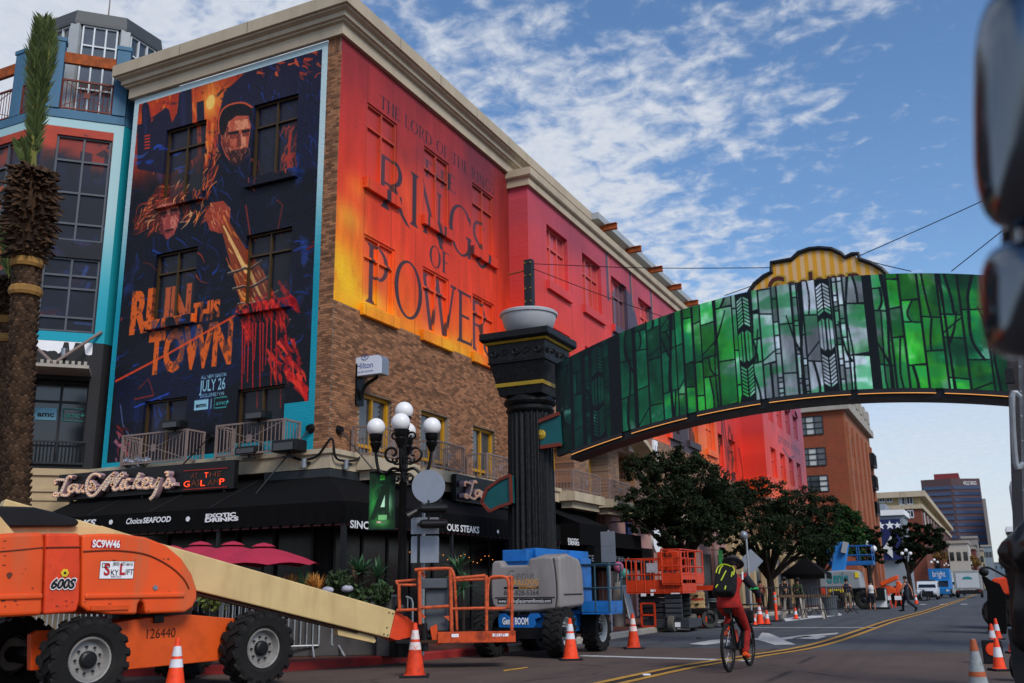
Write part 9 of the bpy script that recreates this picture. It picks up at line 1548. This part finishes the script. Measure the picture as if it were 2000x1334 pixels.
def boxtruck(label,x,y,m,wd,hh,front,txt=None,tm=None,dy=0.):
 p=gnd(x,y)+Vector((0,dy,0)); p. z=gz(p. y); t=thing('box_truck',label,'truck',p); b=MB()
 if front:b. bb(p. x-wd/2,p. x+wd/2,p. y+1.6,p. y+7.5,p. z+1.0,p. z+hh); b. build('cargo_box',m,t,bevel=.04); b=MB(); b. prism([(0,.4),(0,1.1),(.7,1.25),(1.0,2.1),(1.65,2.2),(1.65,.4)],(p. x-wd*.45,p. y,p. z),(0,1,0),Zv,(wd*.9,0,0)); b. build('cab',m,t,bevel=.05); b=MB(); b. add([(p. x-wd*.4,p. y+.70,p. z+1.28),(p. x+wd*.4,p. y+.70,p. z+1.28),(p. x+wd*.4,p. y+.97,p. z+2.05),(p. x-wd*.4,p. y+.97,p. z+2.05)],[(0,1,2,3)]); b. build('windscreen',M_['windscreen'],t); [MB(). box((p. x+sx*wd*.34,p. y-.02,p. z+.85),(.3,.06,.2)). build('headlight',M_['lamp_lens'],t)for sx in(-1,1)]
 else:b. bb(p. x-wd/2,p. x+wd/2,p. y,p. y+6,p. z+.95,p. z+hh); b. build('cargo_box',m,t,bevel=.06); MB(). bb(p. x-wd*.42,p. x+wd*.42,p. y-.03,p. y-.005,p. z+1.15,p. z+hh-.3). build('rear_door',M_['truck_white'],t); MB(). bb(p. x-wd*.45,p. x+wd*.45,p. y-.06,p. y+.1,p. z+.45,p. z+.9). build('rear_bumper',M_['black_paint'],t); [MB(). box((p. x+sx*wd*.4,p. y-.07,p. z+.75),(.2,.04,.12)). build('tail_lamp',M_['tail'],t)for sx in(-1,1)]
 for sx in(-1,1):
  for yy in(1.0,5.6):wheel(t,(p. x+sx*(wd/2-.15),p. y+yy,p. z+.42),(sx,0,0),.42,.25,M_['grey_metal'],None,0)
 if txt:text(t,txt,.75,(p. x,p. y+(1.59 if front else-.035),p. z+(hh-1.0 if front else hh-1.5)),(1,0,0),Zv,tm,width=wd*.6,center=True)
 return t,p
boxtruck('bright blue box truck facing the camera with a white word on its box',1838,1167,M_['truck_blue'],2.5,3.55,True,'bright',M_['white_print'])
boxtruck('white box truck parked just behind the blue one',1862,1165,M_['truck_white'],2.3,3.4,True,dy=14); t,p=boxtruck('grey box truck driving away with a green emblem on its rear door',1894,1168,M_['truck_grey'],2.9,3.1,False)
b=MB(); b. prism([(.55*math. cos(a),.32*math. sin(a))for a in np. linspace(0,math. pi,12)],(p. x,p. y-.04,p. z+2.1),(1,0,0),Zv,(0,-.01,0)); b. build('emblem',M_['teal_print'],t)
p=gnd(1803,1174); t=thing('motorcycle','dark motorcycle parked in front of the white utility vehicle','motorcycle',p)
for y in(0,1.35):b=MB(); c=p+Vector((.12*y,y*.6,.32)); b. tube([c+Vector((.45*math. cos(a)*.9,.3*math. cos(a),.3*math. sin(a)))*1.0 for a in np. linspace(0,6.283,21)[:-1]],.06,7,closed=True); b. build('wheel',M_['rubber'],t)
b=MB(); b. tube([p+Vector((-.1,0,.7)),p+Vector((.1,.4,.85)),p+Vector((.2,.8,.75))],[.08,.17,.12],10); b. build('tank_and_seat',M_['black_paint'],t,smooth=True); b=MB(); b. tube([p+Vector((-.4,.1,1.05)),p+Vector((.3,.1,1.08))],.02,6); b. tube([p+Vector((-.08,-.05,1.05)),p+Vector((-.1,-.2,.35))],.03,6); b. build('fork',M_['grey_metal'],t,kind='stuff')
def farlamp(hx,hy,dx,X,label,n=3):
 q=atX(hx,hy,X); t=thing('street_lamp',label,'street lamp',(q. x,q. y,gz(q. y)),group='far street lamps with globe clusters'); b=MB(); b. tube([(q. x,q. y,gz(q. y)),(q. x,q. y,q. z-.4)],.08,8); b. build('post',M_['iron'],t); u=dx*(q-CP). dot(FW)/FPX
 for k in(-1,0,1):c=Vector((q. x,q. y,q. z))+Vector((RT. x,RT. y,0))*u*k+Zv*(.0 if k else u*.75); b=MB(); b. sphere(c,u*.42,14,9); b. build('globe',M_['globe'],t,smooth=True); b=MB(); b. tube([c-Zv*u*.4,c-Zv*u*.9,Vector((q. x,q. y,q. z-u*1.1))],.04,6); b. build('arm',M_['iron'],t)
farlamp(1691,1072,15,-8.0,'three globe lamp behind the raised blue basket'); farlamp(1770,1081,8,-8.5,'three globe lamp before the broad dark tree'); farlamp(1825,1098,6,-8.2,'three globe lamp above the blue truck'); farlamp(1848,1104,4,-8,'smallest globe lamp farthest up the street')
# ------ right edge: mast, mirrors, black sheet, screen box
mp_,mq=atD(1992,1040,12.6),atD(1972,440,12.6); d=(mq-mp_). normalized(); t=thing('steel_mast','grey riveted steel mast with a grab handle at the right edge','mast',(mp_. x,mp_. y,0)); rt=Vector((RT. x,RT. y,0)). normalized(); c0,c1=mp_+rt*.1-d*2.1,mq+rt*.1+d*.8
b=MB(); b. bar(c0,c1,.27,.24,up=rt); b. bar(c0+rt*.34,c1+rt*.34,.25,.2,up=rt); b. build('column',mat('weathered aluminium','#70757b',.45,.6,var=.18,scale=4,dirt='#3f4246',dirtamt=.5),t); b=MB()
for k in range(26):p=c0+d*(.4+k*.32)-rt*.1-ey*.13; b. sphere(p,.018,6,4)
b. build('rivets',M_['galv'],t,kind='stuff'); h0,h1=atD(1984,905,12.3),atD(1977,775,12.3); b=MB(); b. tube(catmull([h0+rt*.1,h0-rt*.0,h1,h1+rt*.1],4),.035,8); b. build('grab_handle',M_['galv'],t); b=MB(); b. box(atD(1972,735,12.3),(.1,.1,.18)); b. build('clamp',M_['black_paint'],t)
tk=thing('truck_mirrors','two chrome truck mirrors on a dark arm close to the camera at the top right','mirror',(.3,1.5,1.4)); MD=1.75
def mirror(cx,cy,w,h,name):
 c=atD(cx,cy,MD); ww_,hh=w*MD/FPX,h*MD/FPX; b=MB(); n,m_=28,18
 U,V,Wn=RT,UP,FW; k0=0
 for i in range(m_+1):
  tt=math. pi*i/m_
  for j in range(n):
   a=2*math. pi*j/n; se=lambda q,e:math. copysign(abs(q)**e,q); x=se(math. sin(tt),.7)*se(math. cos(a),.55); y=se(math. sin(tt),.7)*se(math. sin(a),.55); z=-se(math. cos(tt),.6); b. v. append(c+U*x*ww_/2+V*y*hh/2+Wn*z*.09)
 for i in range(m_):
  for j in range(n):a_,c_=i*n,(i+1)*n; b. f. append([a_+j,a_+(j+1)%n,c_+(j+1)%n,c_+j])
 b. build('mirror_shell',M_['chrome'],tk,smooth=True); b=MB(); P=[c+U*(.0+.32*ww_*math. cos(a)+.22*ww_)+V*hh*.36*math. sin(a)-Wn*.088 for a in np. linspace(0,6.283,25)[:-1]]; b. tube(P,.009,6,closed=True); b. build('rim',M_['pale_metal'],tk); b=MB(); b. add([p+Wn*.004 for p in P],[tuple(range(24))]); b. build('glass',M_['dark_metal'],tk)
mirror(2025,205,210,490,'upper'); mirror(2030,585,190,235,'lower')
b=MB(); b. bar(atD(2006,-120,MD+.02)+RT*.01,atD(2040,900,MD+.02),.04,.05); b. tube([atD(1968,440,MD+.1),atD(1966,500,MD+.1)],.01,8); b. build('arm',M_['black_paint'],tk)
SY_=11.0; SQ=[(2010,1010),(1992,1022),(1975,1042),(1958,1060),(1950,1078),(1954,1098),(1968,1112),(1972,1150),(1969,1190),(1974,1225),(1978,1255),(1990,1271),(2010,1276)]
t=thing('covered_equipment','tall equipment wrapped in a glossy black plastic sheet at the right edge','covered equipment',(gnd(1995,1300). x,10.5,0)); b=MB(); cx0=2035; N1=40; rows=[]
for i in range(N1+1):
 f=i/N1*(len(SQ)-1); k=min(int(f),len(SQ)-2); u=f-k; x,y=SQ[k][0]*(1-u)+SQ[k+1][0]*u,SQ[k][1]*(1-u)+SQ[k+1][1]*u; e=atY(x,y,SY_); c=atY(cx0,y,SY_); r_=max(.05,c. x-e. x); row=[]
 for j in range(25):a=math. pi*(1+j/24); w=1+.05*math. sin(7*a+i*.25)+.035*math. sin(13*a-i*.4); row. append(Vector((c. x+r_*w*math. cos(a),SY_+min(r_,.5)*w*math. sin(a),e. z)))
 rows. append(row)
for row in rows:b. v+=row
for i in range(N1):
 for j in range(24):a=i*25+j; b. f. append([a,a+1,a+26,a+25])
b. build('plastic_sheet',M_['tarp'],t,smooth=True); p=atY(2030,1270,SY_); b=MB(); b. bb(p. x-.25,p. x+.5,SY_-.1,SY_+.4,0,p. z+.2); b. build('stand',M_['black_paint'],t)
p=gnd(1927,1238); Yb=p. y; bq=lambda x,y,Y=Yb:atY(1880+x/3.99,1000+y/3.99,Y); t=thing('screen_box','matt black screen box with a monitor arm before the coral hood','box',(p. x+.4,Yb,0)); P=[bq(*q)for q in((145,500),(185,505),(215,530),(290,560),(320,620),(340,650),(345,950),(200,945),(190,620))]; b=MB(); b. prism([(q. x,max(q. z,0.01))for q in P],(0,Yb,0),(1,0,0),Zv,(0,.7,0)); b. build('box_body',M_['black_fabric'],t,bevel=.02)
b=MB(); b. tube(catmull([bq(165,500),bq(168,440),bq(220,440),bq(375,525)],4),.03,7); b. sphere(bq(165,465),.13,10,7); b. tube([bq(168,440),bq(168,405)],.02,6); b. build('monitor_arm',M_['black_paint'],t,kind='stuff')
p=gnd(1960,1225); Yo=Yb+3; oq2=lambda x,y:atY(1880+x/3.99,1000+y/3.99,Yo); t=thing('boom_lift','coral orange lift hood half hidden by the black sheet','boom lift',(oq2(320,600). x,Yo,0)); P=[oq2(*q)for q in((225,525),(250,515),(375,498),(420,500),(420,650),(225,640))]; b=MB(); b. prism([(q. x,q. z)for q in P],(0,Yo,0),(1,0,0),Zv,(0,1.6,0)); b. build('engine_hood',M_['jlg_red'],t,bevel=.06,segs=3); b=MB(); A_,B_=oq2(230,640),oq2(420,640); b. bb(A_. x,B_. x,Yo+.2,Yo+1.5,.3,A_. z); b. build('chassis',M_['black_paint'],t)
for x in(260,400):wheel(t,(oq2(x,640). x,Yo+.1,.45),(0,-1,0),.45,.3,M_['dark_metal'],None,10)
p=gnd(1942,1296); t=thing('speaker_box','small black box with an orange disc between the cones','box',p); q=p; b=MB(); b. box(q+Zv*.2,(.32,.25,.4)); b. build('box_body',M_['black_paint'],t,bevel=.02); b=MB(); b. lathe([(.11,0),(.1,.02),(.01,.025)],q+Vector((0,-.126,.24)),20,Matrix. Rotation(R(90),3,'X')); b. build('disc',M_['cone'],t)
p=gnd(1992,1330); t=thing('wheel_chock','dark trolley wheel with a bright orange disc at the lower right corner','trolley wheel',p); b=MB(); m3=Matrix. Rotation(R(70),3,'Z')@Matrix. Rotation(R(90),3,'X'); b. lathe([(.17,-.06),(.19,-.03),(.19,.03),(.17,.06)],p+Zv*.19,24,m3); b. build('tyre',M_['black_paint'],t,smooth=True); b=MB(); b. lathe([(.15,.062),(.13,.075),(.01,.08)],p+Zv*.19,24,m3); b. build('disc',M_['cone'],t)
for q,l in(((1365,1247),'flattened dark can on the road left of the cyclist'),((1262,1319),'pale paper scrap on the road near the yellow line')):p=gnd(*q); o=MB(). box(p+Zv*.012,(.12,.08,.02),rz=.7). build('litter',M_['black_paint']if q[0]>1300 else M_['white_print'],None); tagit(o,l,'litter')
